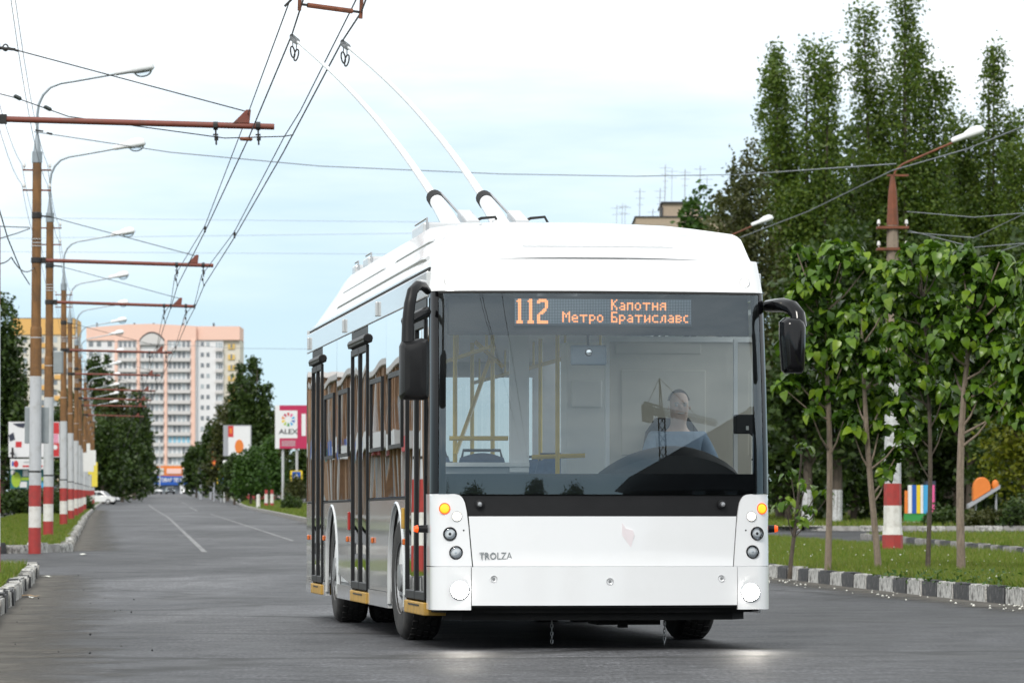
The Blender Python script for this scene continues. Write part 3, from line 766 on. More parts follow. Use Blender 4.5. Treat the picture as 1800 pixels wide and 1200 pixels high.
def sapling(trunk_px, d, base_py, top_py, label, nleaf, ninner, crown, seed, lsize=0.155, fork=None, trunk_r=0.045, bark='bark_light', sway=0.1):
    """crown: list of (px, py, radius_px) clumps of leaves"""
    r = random.Random(seed * 7 + 1)
    x0 = X(trunk_px, d); root = tag(empty('sapling', (x0, d, gz(d) + GH)), label, 'sapling', 'young large-leaved trees on the median')
    k = d / F; z0 = root.location.z
    def L(px, py, dy=0.0): return Vector((X(px, d) - x0, dy, Z(py, d) - z0))
    main = crown[0]; tp = L(main[0], main[1])
    t = MB()
    mid = [Vector((sway * math.sin(q * 3.1) * 0.6 + tp.x * q ** 1.7, 0.06 * math.sin(q * 5 + seed), tp.z * q)) for q in (0, .1, .22, .36, .5, .65, .8, .92)] + [tp]
    mid[0] = Vector((0, 0, -0.1))
    t.tube(mid, [trunk_r * f for f in (1.25, 1.05, 1, .95, .85, .72, .55, .4, .25)], 8)
    clumps = []
    for (px, py, rad) in crown:
        dy = r.uniform(-0.45, 0.35); c = L(px, py, dy); clumps.append((c, rad * k * 0.88))
        # branch leaves the trunk lower down
        q = max(0.3, min(0.85, (c.z - 0.5) / tp.z)); j = q * 8; i = min(7, int(j)); b0 = mid[i].lerp(mid[i + 1], j - i)
        t.tube([b0, b0.lerp(c, 0.5) + Vector((0, 0, -0.08)), c + Vector((0, 0, -0.05))], [trunk_r * 0.4, trunk_r * 0.28, 0.008], 6)
    t.build('trunk', MATS[bark], root, smooth=True)
    w = [c[1] ** 1.3 for c in clumps]
    # leaves hang round the outside of the clumps, tips down
    for i in range(nleaf):
        c, rad = r.choices(clumps, w)[0]
        v = Vector((r.gauss(0, 1), r.gauss(0, 1) - 0.55, r.gauss(0, 0.8) + 0.45)).normalized()
        p = c + v * rad * r.uniform(0.7, 1.08)
        p.z = c.z + (p.z - c.z) * 0.85
        out = Vector((v.x, v.y, 0)); out = out.normalized() if out.length > 0.05 else Vector((r.uniform(-1, 1), -1, 0)).normalized()
        droop = r.uniform(0.0, 0.5) if v.z > 0.35 else r.uniform(0.35, 1.15)
        y_ax = (out * math.cos(droop) + Vector((r.uniform(-.25, .25), r.uniform(-.25, .25), -math.sin(droop)))).normalized()
        z_ax = (Vector((0, 0, 1)) + out * 0.35 + Vector((r.uniform(-.7, .7), r.uniform(-.7, .7), 0)))
        x_ax = y_ax.cross(z_ax).normalized(); z_ax = x_ax.cross(y_ax)
        s = lsize * r.uniform(0.45, 1.2) * (0.9 if v.z < 0 else 1)
        o = bpy.data.objects.new('leaf', HEART); COL.objects.link(o); o.parent = root
        o.matrix_local = Matrix.Translation(p) @ Matrix(((x_ax.x, y_ax.x, z_ax.x), (x_ax.y, y_ax.y, z_ax.y), (x_ax.z, y_ax.z, z_ax.z))).to_4x4() @ Matrix.Diagonal((s, s, s, 1))
    cs = []
    for i in range(ninner):
        c, rad = r.choices(clumps, w)[0]
        v = Vector((r.gauss(0, 1), r.gauss(0, 1) + 0.3, r.gauss(0, 0.8))).normalized()
        p = c + v * rad * r.random() ** 0.5 * 0.85; p.y += 0.12; cs.append(p)
    if cs:
        o = leaf_mesh_obj('foliage', np.array([tuple(c) for c in cs]), lsize * 0.92, MATS['leaf_catalpa_shaded'], root, up=0.55, droop=0.5, kind='stuff', aspect=0.75)
    return root
sapling(1455, 63, 990, 430, 'tall sapling nearest the right mirror, trunk pale brown and straight', 299, 3000,
        [(1440, 500, 48), (1418, 452, 30), (1475, 458, 44), (1520, 470, 36), (1405, 520, 34), (1450, 570, 48), (1500, 540, 48), (1425, 620, 44), (1480, 640, 50), (1400, 665, 34), (1530, 590, 44), (1450, 690, 32), (1378, 680, 22), (1540, 520, 34), (1425, 728, 20), (1480, 735, 22), (1395, 560, 24), (1385, 610, 24), (1460, 436, 18), (1500, 435, 16), (1400, 440, 14)], 1)
sapling(1546, 62, 992, 440, 'sapling with a bent grey trunk left of the striped pole', 295, 2200,
        [(1515, 560, 44), (1540, 640, 44), (1505, 690, 36), (1560, 520, 34), (1555, 700, 36), (1490, 610, 40), (1575, 640, 34), (1545, 755, 24), (1575, 800, 22), (1520, 730, 24), (1585, 760, 18), (1500, 760, 18), (1560, 830, 14)], 2, sway=-0.16)
sapling(1630, 61, 998, 430, 'slender dark sapling right of the striped pole', 299, 2700,
        [(1618, 470, 48), (1585, 490, 36), (1650, 455, 44), (1605, 540, 46), (1650, 545, 48), (1580, 590, 36), (1630, 610, 42), (1610, 665, 38), (1590, 720, 34), (1655, 690, 30), (1640, 745, 24), (1600, 770, 20), (1662, 735, 18), (1640, 432, 18), (1600, 440, 18), (1566, 475, 28), (1562, 535, 28), (1572, 600, 28), (1566, 655, 24)], 3, bark='bark_dark', trunk_r=0.032)
sapling(1690, 59.5, 1002, 440, 'forked sapling with the widest crown, right of the pole', 299, 2800,
        [(1715, 520, 54), (1690, 465, 40), (1740, 475, 42), (1768, 510, 40), (1760, 560, 42), (1700, 580, 44), (1745, 620, 44), (1680, 640, 40), (1765, 650, 34), (1720, 690, 30), (1660, 600, 34), (1745, 720, 22), (1690, 720, 20), (1770, 700, 18), (1700, 440, 16), (1755, 455, 18)], 4, bark='bark_light', trunk_r=0.055, sway=-0.1)
sapling(1835, 57, 1010, 430, 'dark leaved sapling cut by the right edge of the picture', 295, 1900,
        [(1812, 560, 44), (1800, 620, 38), (1830, 500, 50), (1795, 690, 34), (1825, 660, 44), (1800, 735, 26), (1850, 580, 50), (1815, 470, 32)], 5)
sapling(1388, 64, 988, 770, 'small sparse sapling beside the right bus corner', 70, 20,
        [(1408, 790, 17), (1392, 835, 20), (1412, 850, 14), (1380, 885, 22), (1420, 900, 20), (1455, 870, 16), (1400, 915, 14), (1435, 860, 10)], 6, lsize=0.13, trunk_r=0.03, bark='bark_dark')

# --- left side of the street
broad_tree(2, 264, 525, 3.9, 11000, 'big dark tree at the left edge behind the first pole', 'leaf_dark', 0.3, 0.05, seed=31, blobs=12)
broad_tree(-40, 268, 560, 5, 6000, 'dark tree beyond the left edge of the picture', 'leaf_dark', 0.32, 0.1, seed=32)
broad_tree(22, 300, 640, 3.2, 6000, 'olive green tree behind the left hoarding', 'leaf_olive', 0.3, 0.05, seed=33)
bush(40, 234, 856, 5.6, 5500, 'clipped dark hedge under the left hoarding', 'leaf_dark', 0.2, name='hedge', seed=34, depth=2)
bush(120, 300, 850, 3.6, 3500, 'dark shrubs behind the row of striped poles', 'leaf_dark', 0.22, name='hedge', seed=35, depth=2)
broad_tree(115, 420, 690, 4.6, 5000, 'dark tree glimpsed between the third and fourth poles', 'leaf_dark', 0.4, 0.05, seed=36)
poplar(166, 640, 628, 2.9, 2, 2600, 'pointed poplar in front of the pink apartment block', 'leaf_dark', 0.6, seed=37, low=0.05)
poplar(184, 655, 630, 2.5, 2, 2600, 'second pointed poplar in front of the pink block', 'leaf_dark', 0.6, seed=38, low=0.05)
broad_tree(150, 520, 700, 6, 5000, 'round tree behind the far striped poles', 'leaf_dark', 0.5, 0.05, seed=39)
broad_tree(200, 560, 672, 6.5, 6500, 'tree with olive top before the pink block', 'leaf_olive', 0.5, 0.08, seed=40)
broad_tree(236, 600, 690, 6.0, 6500, 'dark roadside tree left of the shop', 'leaf_dark', 0.5, 0.08, seed=41)
broad_tree(215, 520, 735, 6.0, 6500, 'dark roadside tree left of the far kerb', 'leaf_dark', 0.45, 0.06, seed=42)
broad_tree(180, 470, 730, 6.0, 6000, 'dark roadside tree behind the white parked car', 'leaf_dark', 0.42, 0.06, seed=43)
broad_tree(250, 700, 720, 4.6, 5000, 'last dark tree on the left before the shop', 'leaf_dark', 0.55, 0.08, seed=44)
bush(205, 640, 835, 9, 3000, 'low shrubs by the far left kerb', 'leaf_dark', 0.4, seed=45, depth=3)
# --- right side of the far street
poplar(452, 470, 632, 4.0, 3, 7000, 'tallest dark poplar left of the crimson billboard', 'leaf_dark', 0.42, seed=51, low=0.06)
poplar(425, 500, 642, 3.6, 3, 5500, 'pointed poplar behind the light box billboard', 'leaf_dark', 0.44, seed=52, low=0.06)
broad_tree(400, 540, 700, 5.6, 6000, 'olive tree left of the poplars', 'leaf_olive', 0.46, 0.06, seed=53)
broad_tree(375, 600, 735, 5.0, 5500, 'dark tree above the dark billboard', 'leaf_dark', 0.5, 0.05, seed=54)
broad_tree(345, 680, 778, 5.5, 5000, 'round tree right of the shop', 'leaf_dark', 0.55, 0.05, seed=55)
broad_tree(440, 400, 788, 3.6, 6000, 'bushy green tree below the poplars', 'leaf_bright', 0.3, 0.15, seed=56)
broad_tree(470, 420, 770, 3.6, 6000, 'bushy green tree beside the crimson billboard', 'leaf_bright', 0.32, 0.15, seed=57)
broad_tree(412, 440, 800, 3.2, 4500, 'small bushy tree below the light box', 'leaf_dark', 0.3, 0.15, seed=58)
broad_tree(485, 520, 720, 5.0, 4500, 'pale tree behind the crimson billboard', 'leaf_olive', 0.45, 0.05, seed=59)
broad_tree(520, 330, 838, 1.7, 2200, 'small round tree in front of the crossing sign', 'leaf_olive', 0.18, 0.3, seed=60)
broad_tree(540, 480, 780, 6.5, 6000, 'dark tree behind the rear of the bus', 'leaf_dark', 0.45, 0.03, seed=61)
bush(512, 300, 868, 1.6, 1400, 'low hedge by the crossing sign', 'leaf_dark', 0.16, seed=62)
# ================================================================== the trolleybus
BY = math.atan2(0.126, 0.992)
BX0, BD0 = 0.674, 31.56
bus = tag(empty('trolleybus', (BX0, BD0, 0), BY), 'white low floor trolleybus with two raised trolley poles driving towards the camera', 'trolleybus')
cB, sB = math.cos(BY), math.sin(BY)
def to_bus(p): x, y = p[0] - BX0, p[1] - BD0; return Vector((x * cB + y * sB, -x * sB + y * cB, p[2]))
def bl(px, py, y):
    """bus-local point seen at a given row and column on the cross plane y metres behind the nose"""
    k = (px - 900.0) / F
    x = (k * (BD0 + cB * y) - BX0 + sB * y) / (cB - k * sB)
    d = BD0 + sB * x + cB * y
    return Vector((x, y, Z(py, d)))

W2 = 1.25
def lerp_tab(t, v):
    for (a, b), (c, d) in zip(t[:-1], t[1:]):
        if v <= c: return b + (d - b) * max(0, min(1, (v - a) / (c - a)))
    return t[-1][1]
def FXs(z): return lerp_tab([(1.2, 1.0), (2.6, 0.988), (2.86, 0.962)], z)
def rake(z):
    if 1.1 < z <= 2.6: return 0.02 + 0.0622 * (z - 1.1) ** 2       # screen curves back towards the top
    return lerp_tab([(0.25, -0.016), (0.6, -0.010), (0.61, 0.0), (1.1, 0.02), (2.6, 0.16), (2.86, 0.25)], z)
C0, CR_, BUL = 1.13, 0.12, 0.10
def yfront(x):
    x = abs(x); y = BUL * (x / 1.1) ** 2
    if x > C0:
        q = min(1.0, (x - C0) / CR_); y += CR_ * (1 - math.sqrt(max(0, 1 - q * q)))
    return y
YC = yfront(1.25); PM = 1.25 + (0.5 - YC)
def front(p, z, off=0.0):
    a = abs(p); s = 1 if p >= 0 else -1
    if a <= W2: x, y = a, yfront(a)
    else: x, y = W2, YC + (a - W2)
    return Vector((s * x * FXs(z), y + rake(z) + off, z))
def fnormal(p, z):
    """inward normal"""
    e = 0.004
    a = front(p + e, z) - front(p - e, z); b = front(p, z + e) - front(p, z - e)
    n = b.cross(a)
    return (n if n.length > 0 else Vector((0, 1, 0))).normalized()
def psamples(p0, p1, n):
    base = [p0 + (p1 - p0) * i / n for i in range(n + 1)]
    extra = [s * (C0 + CR_ * math.sin(q * math.pi / 16)) for s in (-1, 1) for q in range(0, 9)]
    lo, hi = min(p0, p1), max(p0, p1)
    pts = sorted(set([round(q, 5) for q in base + [e for e in extra if lo < e < hi]]))
    out = [pts[0]]
    for q in pts[1:]:
        if q - out[-1] > 0.004: out.append(q)
    out[-1] = pts[-1]
    return out
def fpanel(name, m, zs, lo, hi, thick=0.02, off=0.0, n=14, parent=None, single=False, smooth=True):
    """piece of the nose between rows zs and side edges lo(z)..hi(z)"""
    zs = [zs[0] + (zs[1] - zs[0]) * i / 6 for i in range(7)] if len(zs) == 2 else zs
    ref = psamples(lo(zs[0]), hi(zs[0]), n)
    t = [(q - ref[0]) / (ref[-1] - ref[0]) for q in ref]
    P, Nn = [], []
    for z in zs:
        a, b = lo(z), hi(z)
        row = [a + (b - a) * q for q in t]
        nr = [fnormal(q, z) for q in row]
        P.append([front(q, z) + k * off for q, k in zip(row, nr)]); Nn.append(nr)
    b = MB()
    if single: b.grid(P)
    else: b.slab(P, Nn, thick)
    return b.build(name, MATS[m], parent or bus, smooth=smooth, fix=not single)
C = lambda v: (lambda z: v)
def inner(z): return lerp_tab([(0.6, 0.962), (0.967, 0.992), (1.06, 1.010), (1.10, 1.028), (1.118, 1.052), (1.125, 1.085)], z)
fpanel('bumper', 'bus_white', (0.318, 0.597), C(-0.965), C(0.985))
for s in (-1, 1):
    lo_, hi_ = (C(-PM), C(-0.970)) if s < 0 else (C(0.990), C(PM))
    bc = fpanel('bumper_corner', 'bus_white', (0.285, 0.597), lo_, hi_)
    lp = fpanel('lamp_panel', 'bus_white', [0.603, 0.75, 0.9, 1.0, 1.06, 1.09, 1.105, 1.118, 1.125], (C(-PM) if s < 0 else inner), ((lambda z: -inner(z)) if s < 0 else C(PM)))
    # lamps of this corner
    P_ = {-1: dict(turn=(-1.155, 1.02), mark=(-1.068, 0.963), h1=(-1.118, 0.836), h2=(-1.075, 0.700), low=(-1.05, 0.43)),
          1: dict(turn=(1.180, 1.02), mark=(1.098, 0.963), h1=(1.142, 0.838), h2=(1.105, 0.703), low=(1.085, 0.41))}[s]
    def place(o, p, z, out=0.004):
        q = front(p, z); n = fnormal(p, z); n = (n + Vector((0, 1.2, 0))).normalized()
        o.location = q - n * out; o.rotation_euler = n.to_track_quat('Y', 'Z').to_euler()
    t_ = MB().lathe([(0.001, -0.012), (0.025, -0.010), (0.034, 0.0), (0.034, 0.02), (0.001, 0.02)], axis='y', n=24).build('turn_signal', MATS['signal_lit'], bus, smooth=True); place(t_, *P_['turn'])
    MB().lathe([(0.035, -0.005), (0.041, -0.004), (0.042, 0.012), (0.035, 0.012)], axis='y', n=24).build('rim', MATS['signal_rim'], t_, smooth=True)
    d_ = MB().lathe([(0.001, -0.008), (0.026, -0.006), (0.031, 0.0), (0.031, 0.02), (0.001, 0.02)], axis='y', n=24).build('marker_lamp', MATS['marker_lit'], bus, smooth=True); place(d_, *P_['mark'])
    MB().lathe([(0.033, -0.003), (0.037, -0.003), (0.037, 0.012), (0.033, 0.012)], axis='y', n=24).build('rim', MATS['steel'], d_, smooth=True)
    for key in ('h1', 'h2'):
        h_ = MB().lathe([(0.040, -0.006), (0.0475, -0.007), (0.051, 0.0), (0.051, 0.03), (0.040, 0.03)], axis='y', n=28).build('headlamp', MATS['black_gloss'], bus, smooth=True); place(h_, *P_[key])
        MB().lathe([(0.041, -0.002), (0.034, 0.006), (0.022, 0.018), (0.010, 0.022), (0.001, 0.022)], axis='y', n=28).build('reflector', MATS['chrome'], h_, smooth=True)
        MB().lathe([(0.001, -0.002), (0.010, 0.002), (0.013, 0.012), (0.001, 0.02)], axis='y', n=16).build('bulb', MATS['lamp_glass'] if key == 'h2' else MATS['black_plastic'], h_, smooth=True)
        MB().lathe([(0.001, -0.014), (0.025, -0.011), (0.0405, -0.004)], axis='y', n=28).build('lens', MATS['lamp_glass'], h_, smooth=True)
    l_ = MB().lathe([(0.001, -0.012), (0.050, -0.009), (0.062, 0.0), (0.062, 0.02), (0.001, 0.02)], axis='y', n=28).build('low_beam_lamp', MATS['head_lit'], bus, smooth=True); place(l_, *P_['low'])
    MB().lathe([(0.064, -0.004), (0.071, -0.003), (0.072, 0.012), (0.064, 0.012)], axis='y', n=28).build('rim', MATS['chrome'], l_, smooth=True)
    ld = bpy.data.lights.new('low_beam', 'SPOT'); ld.energy = 6; ld.spot_size = R(60); ld.spot_blend = 0.9; ld.shadow_soft_size = 0.05; ld.color = (1.0, 0.90, 0.70)
    lo = bpy.data.objects.new('low_beam', ld); COL.objects.link(lo); lo.parent = bus
    q = front(P_['low'][0], P_['low'][1]); lo.location = (q.x, q.y - 0.06, q.z); lo.rotation_euler = (R(90 - 4), 0, R(180))
    # high marker in the roof cap
    tp = MB().lathe([(0.001, -0.008), (0.024, -0.006), (0.030, 0.0), (0.030, 0.02), (0.001, 0.02)], axis='y', n=24).build('roof_marker', MATS['marker_lit'], bus, smooth=True); place(tp, s * (1.125 if s < 0 else 1.10), 2.675)
    MB().lathe([(0.032, -0.003), (0.036, -0.003), (0.037, 0.012), (0.032, 0.012)], axis='y', n=24).build('rim', MATS['steel'], tp, smooth=True)
    # bolt and wiper spindle
    k_ = MB().lathe([(0.001, -0.03), (0.014, -0.028), (0.02, -0.006), (0.02, 0.03)], axis='y', n=16).build('wiper_spindle', MATS['steel'], bus, smooth=True); place(k_, -0.905 if s < 0 else 0.875, 1.05, 0.012)
    MB().lathe([(0.021, -0.004), (0.032, -0.002), (0.033, 0.012)], axis='y', n=16).build('collar', MATS['black_plastic'], k_, smooth=True)
    dt = MB().lathe([(0.001, -0.003), (0.006, -0.002), (0.006, 0.01)], axis='y', n=10).build('panel_bolt', MATS['black_plastic'], bus); place(dt, s * (1.02 if s < 0 else 1.055), 0.862, 0.001)
fpanel('front_panel', 'bus_white', (0.603, 0.963), lambda z: -inner(z) + 0.008, lambda z: inner(z) - 0.008)
fpanel('wiper_cowl', 'black_plastic', (0.967, 1.112), lambda z: -inner(z) + 0.008, lambda z: inner(z) - 0.008, off=0.012)
fpanel('nose_backing', 'underbody', (0.30, 1.12), C(-PM + 0.01), C(PM - 0.01), off=0.03, thick=0.02)
fpanel('windshield', 'windshield', [1.122 + (2.598 - 1.122) * i / 12 for i in range(13)], C(-1.195), C(1.195), single=True, n=40)
for s in (-1, 1):
    fpanel('windshield_pillar', 'black_gloss', (1.129, 2.598), C(-PM) if s < 0 else C(1.2), C(-1.2) if s < 0 else C(PM), thick=0.03)
    fpanel('windshield_edge_seal', 'black_rubber', (1.129, 2.598), C(-1.199) if s < 0 else C(1.135), C(-1.150) if s < 0 else C(1.199), thick=0.004, off=0.005)
fpanel('windshield_top_seal', 'black_rubber', (2.585, 2.600), C(-1.195), C(1.195), thick=0.015, off=-0.004)
fpanel('windshield_frit', 'black_gloss', (1.124, 1.272), C(-1.17), C(1.17), thick=0.004, off=0.010)
fpanel('destination_blind', 'dash_black', (2.300, 2.583), C(-1.165), C(1.165), thick=0.02, off=0.085)
fpanel('roof_cap', 'bus_white', [2.604, 2.65, 2.70, 2.75, 2.79, 2.82, 2.84], C(-PM), C(PM), thick=0.03, n=20)

# parking sensors, wordmark, faded emblem
for px, py in ((868, 1017), (1070, 1021), (1268, 1016)):
    q = bl(px, py, 0.05); z = q.z
    o = MB().lathe([(0.010, 0.004), (0.018, -0.002), (0.025, -0.004), (0.028, 0.0), (0.028, 0.01)], axis='y', n=20).build('parking_sensor', MATS['bus_silver'], bus, smooth=True)
    f_ = front(q.x, z); o.location = f_
    MB().lathe([(0.001, -0.001), (0.012, -0.001), (0.013, 0.008)], axis='y', n=14).build('sensor_face', MATS['rim_grey'], o)
q = bl(871, 977, 0.06); f_ = front(q.x, q.z)
lettering('wordmark', 'TROLZA', 0.073, MATS['chrome'], bus, (q.x, f_.y - 0.004, q.z), (R(90), 0, R(-4)), depth=0.003, sx=0.86)
pm_ = M('emblem_pink', (0.82, 0.75, 0.77), 0.3, var=0.05)
q = bl(1104, 940, 0.02)
b = MB()
pl = [(-0.045, 0.09), (-0.02, 0.05), (0.035, 0.035), (0.045, 0.0), (0.02, -0.09), (-0.01, -0.05), (-0.045, 0.0)]
b.prism([(q.x + a, q.z + c) for a, c in pl], front(q.x, q.z).y - 0.003, front(q.x, q.z).y + 0.012, 'y'); b.build('emblem', pm_, bus)

# --- destination display
FONT = {
 'К': ['#..#', '#.#.', '##..', '##..', '#.#.', '#..#', '#..#'], 'М': ['#...#', '##.##', '#.#.#', '#.#.#', '#...#', '#...#', '#...#'],
 'Б': ['####', '#...', '#...', '###.', '#..#', '#..#', '####'], 'а': ['.##.', '...#', '.###', '#..#', '.###'], 'п': ['####', '#..#', '#..#', '#..#', '#..#'],
 'о': ['.##.', '#..#', '#..#', '#..#', '.##.'], 'т': ['#####', '..#..', '..#..', '..#..', '..#..'], 'н': ['#..#', '#..#', '####', '#..#', '#..#'],
 'я': ['.###', '#..#', '.###', '#..#', '#..#'], 'е': ['.##.', '#..#', '####', '#...', '.###'], 'р': ['###.', '#..#', '#..#', '###.', '#...', '#...'],
 'и': ['#..#', '#..#', '#.##', '##.#', '#..#'], 'с': ['.###', '#...', '#...', '#...', '.###'], 'л': ['..##', '.#.#', '.#.#', '.#.#', '#..#'],
 'в': ['###.', '#..#', '###.', '#..#', '###.'], 'c': ['.##', '#..', '#..', '#..', '.##'],
 '1': ['..##..', '.###..', '..##..', '..##..', '..##..', '..##..', '..##..', '..##..', '..##..', '..##..', '..##..', '..##..', '..##..', '..##..', '.####.', '.####.'],
 '2': ['.#####.', '#######', '##...##', '.....##', '.....##', '.....##', '....##.', '...###.', '..###..', '.###...', '##.....', '##.....', '##.....', '##.....', '#######', '#######']}
lit = set()
def put(s, col, base, h):
    for ch in s:
        g = FONT[ch]; cap = len(g) == 7 or len(g) == 16
        top = base - (h if len(g) == 16 else (7 if len(g) == 7 else 5))
        for r_, row in enumerate(g):
            for c_, v in enumerate(row):
                if v == '#' and 0 <= col + c_ < 112: lit.add((col + c_, top + r_))
        col += len(g[0]) + 1
put('112', 0, 16, 16); put('Метро', 30, 15, 7); put('Капотня', 61, 7, 7); put('Братиславc', 61, 15, 7)
A_, B_ = bl(905, 525, 0.19), bl(1215, 525, 0.19); z1 = A_.z; z0 = bl(905, 570, 0.19).z
pw_, ph_ = (B_.x - A_.x) / 112, (z1 - z0) / 16.6
dsp = MB().box2((A_.x - 0.006, 0.196, z0 - 0.008), (B_.x + 0.006, 0.225, z1 + 0.004)).build('display_panel', MATS['led_gap'], bus)
on, off_ = MB(), MB()
for c_ in range(112):
    for r_ in range(16):
        x = A_.x + (c_ + 0.5) * pw_; z = z1 - (r_ + 0.5) * ph_
        k = 0.44 if (c_, r_) in lit else 0.36
        tgt = on if (c_, r_) in lit else off_; y = 0.190 if (c_, r_) in lit else 0.193
        tgt.add([(x - pw_ * k, y, z - ph_ * k), (x + pw_ * k, y, z - ph_ * k), (x + pw_ * k, y, z + ph_ * k), (x - pw_ * k, y, z + ph_ * k)], [(0, 1, 2, 3)])
o = on.build('lit_leds', MATS['led_lit'], dsp, fix=False); o['kind'] = 'stuff'; o['label'] = 'orange dots spelling 112 Капотня Метро Братиславс'
o = off_.build('dark_leds', MATS['led_off'], dsp, fix=False); o['kind'] = 'stuff'

# --- roof fairing
def zt(y): return lerp_tab([(0.0, 2.835), (0.05, 2.90), (0.16, 3.03), (0.30, 3.085), (0.9, 3.14), (2.5, 3.26), (9.9, 3.28), (10.7, 3.2), (11.15, 2.95), (11.3, 2.82)], y)
rows = []
for y in [0, .03, .07, .12, .18, .25, .35, .6, 1, 1.6, 2.5, 4, 6, 8, 9.5, 10.2, 10.7, 10.95, 11.15, 11.3]:
    h = zt(y) - 2.79
    wb, wt = lerp_tab([(0, 1.165), (0.4, 1.195), (2, 1.215)], y), lerp_tab([(0, 1.14), (0.35, 1.06), (2.5, 0.97)], y)
    sec = []
    for u in [i / 16 for i in range(17)]:
        if u <= 0.125: x, z = wb, 2.79 + min(h, 0.03) * (u / 0.125)
        elif u <= 0.5:
            t = (u - 0.125) / 0.375; x = wb + (wt - wb) * t; z = 2.79 + min(h, 0.03) + (h - min(h, 0.03) - min(0.03, h * .3)) * t
        else:
            t = (u - 0.5) / 0.5; x = wt * (1 - t); z = 2.79 + h - min(0.03, h * .3) * (1 - min(1, t * 3)) + 0.02 * min(1, t * 1.5)
        sec.append((x, z))
    fade = max(0, 1 - y / 3.0)
    row = [Vector((-x, 0.272 + y + (BUL * (x / 1.1) ** 2 * fade) - BUL * fade * 0.0, z)) for x, z in sec] + [Vector((x, 0.272 + y + BUL * (x / 1.1) ** 2 * fade, z)) for x, z in sec[-2::-1]]
    rows.append(row)
fb = MB(); fb.grid(rows); fb.f.append(tuple(range(len(rows[0])))); fb.build('roof_fairing', MATS['bus_white'], bus, smooth=True)
# shallow swages pressed into the fairing
for (py0, w_) in ((411, 0.78), (432, 0.56)):
    a = bl(860, py0, 0.40); z = a.z
    b = MB(); b.tube([(-w_ * 1.0, 0.264 + BUL * (w_ / 1.1) ** 2 + (z - 2.83) * 0.62, z)] + [(x_, 0.260 + BUL * (x_ / 1.1) ** 2 + (z - 2.83) * 0.62, z) for x_ in [w_ * (q / 6 - 1) for q in range(1, 13)]], 0.004, 6)
    b.build('swage', MATS['bus_white'], bus, smooth=True)
for (y0, y1, zz, xx) in ((1.2, 9.0, 2.90, 1.155), (1.6, 4.6, 3.06, 1.055), (5.2, 9.6, 3.06, 1.055)):
    b = MB(); b.tube([(-xx, y0, zz - 0.01), (-xx - 0.006, y0 + .3, zz), (-xx - 0.006, y1 - .3, zz), (-xx, y1, zz - 0.01)], 0.022, 8); b.build('swage', MATS['bus_silver'], bus, smooth=True)
for s in (-1, 1):
    MB().box2((s * 1.17, 0.55, 2.762), (s * 1.222, 11.55, 2.792)).build('roof_gutter', MATS['black_rubber'], bus)
for (y0, y1, x0, x1, h) in ((4.0, 4.9, -0.9, -0.3, 0.09), (8.3, 8.8, -0.95, -0.55, 0.07), (9.6, 9.9, -0.95, -0.55, 0.07)):
    z = 3.27; hb = MB().box2((x0, y0, z - 0.03), (x1, y1, z + h)).build('roof_hatch', MATS['bus_silver'], bus, bevel=0.02)
    MB().tube([(x0 + .03, y0 - .02, z + .02), (x0 + .03, y0 - .02, z + h + .03), (x0 + .03, y1, z + h + .03)], 0.008, 6).build('grab_rail', MATS['steel'], hb)

# --- sides
ARCH = ((2.75, 0.60), (8.70, 0.60))
DOORS = ((0.50, 1.95), (5.08, 6.60), (9.65, 10.85))
def side_panel(name, s, y0, y1, z0, z1, m='bus_side_white', x=None):
    """lower skin with the wheel arch cut out of it"""
    x = x or W2 - 0.004
    ys = sorted(set([y0, y1] + [yc + r_ * math.cos(math.pi * k / 24) for yc, r_ in ARCH for k in range(25) if y0 < yc + r_ * math.cos(math.pi * k / 24) < y1]))
    P0, P1 = [], []
    b = MB(); prev = None; cols = []
    for y in ys:
        zb = z0
        for yc, r_ in ARCH:
            if abs(y - yc) < r_: zb = max(zb, 0.46 + math.sqrt(r_ * r_ - (y - yc) ** 2))
            elif abs(abs(y - yc) - r_) < 1e-6: zb = max(zb, z0)
        cols.append((y, min(zb, z1)))
    P = [[Vector((s * x, y, zb)) for y, zb in cols], [Vector((s * x, y, z1)) for y, zb in cols]]
    Nn = [[Vector((-s, 0, 0))] * len(cols)] * 2
    b.slab(P, Nn, 0.025)
    return b.build(name, MATS[m], bus)
segs_l = [(0.505, 0.515), (1.955, 5.07), (6.61, 9.64), (10.86, 11.6)]
for (a, c) in segs_l[1:]:
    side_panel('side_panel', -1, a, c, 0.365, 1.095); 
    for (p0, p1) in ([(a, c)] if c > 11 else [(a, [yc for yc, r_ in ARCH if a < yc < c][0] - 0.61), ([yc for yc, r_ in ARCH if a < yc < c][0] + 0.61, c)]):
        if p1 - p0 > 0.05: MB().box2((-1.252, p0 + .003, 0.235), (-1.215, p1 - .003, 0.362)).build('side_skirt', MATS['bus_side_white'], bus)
side_panel('side_panel', 1, 0.505, 11.6, 0.25, 1.095)
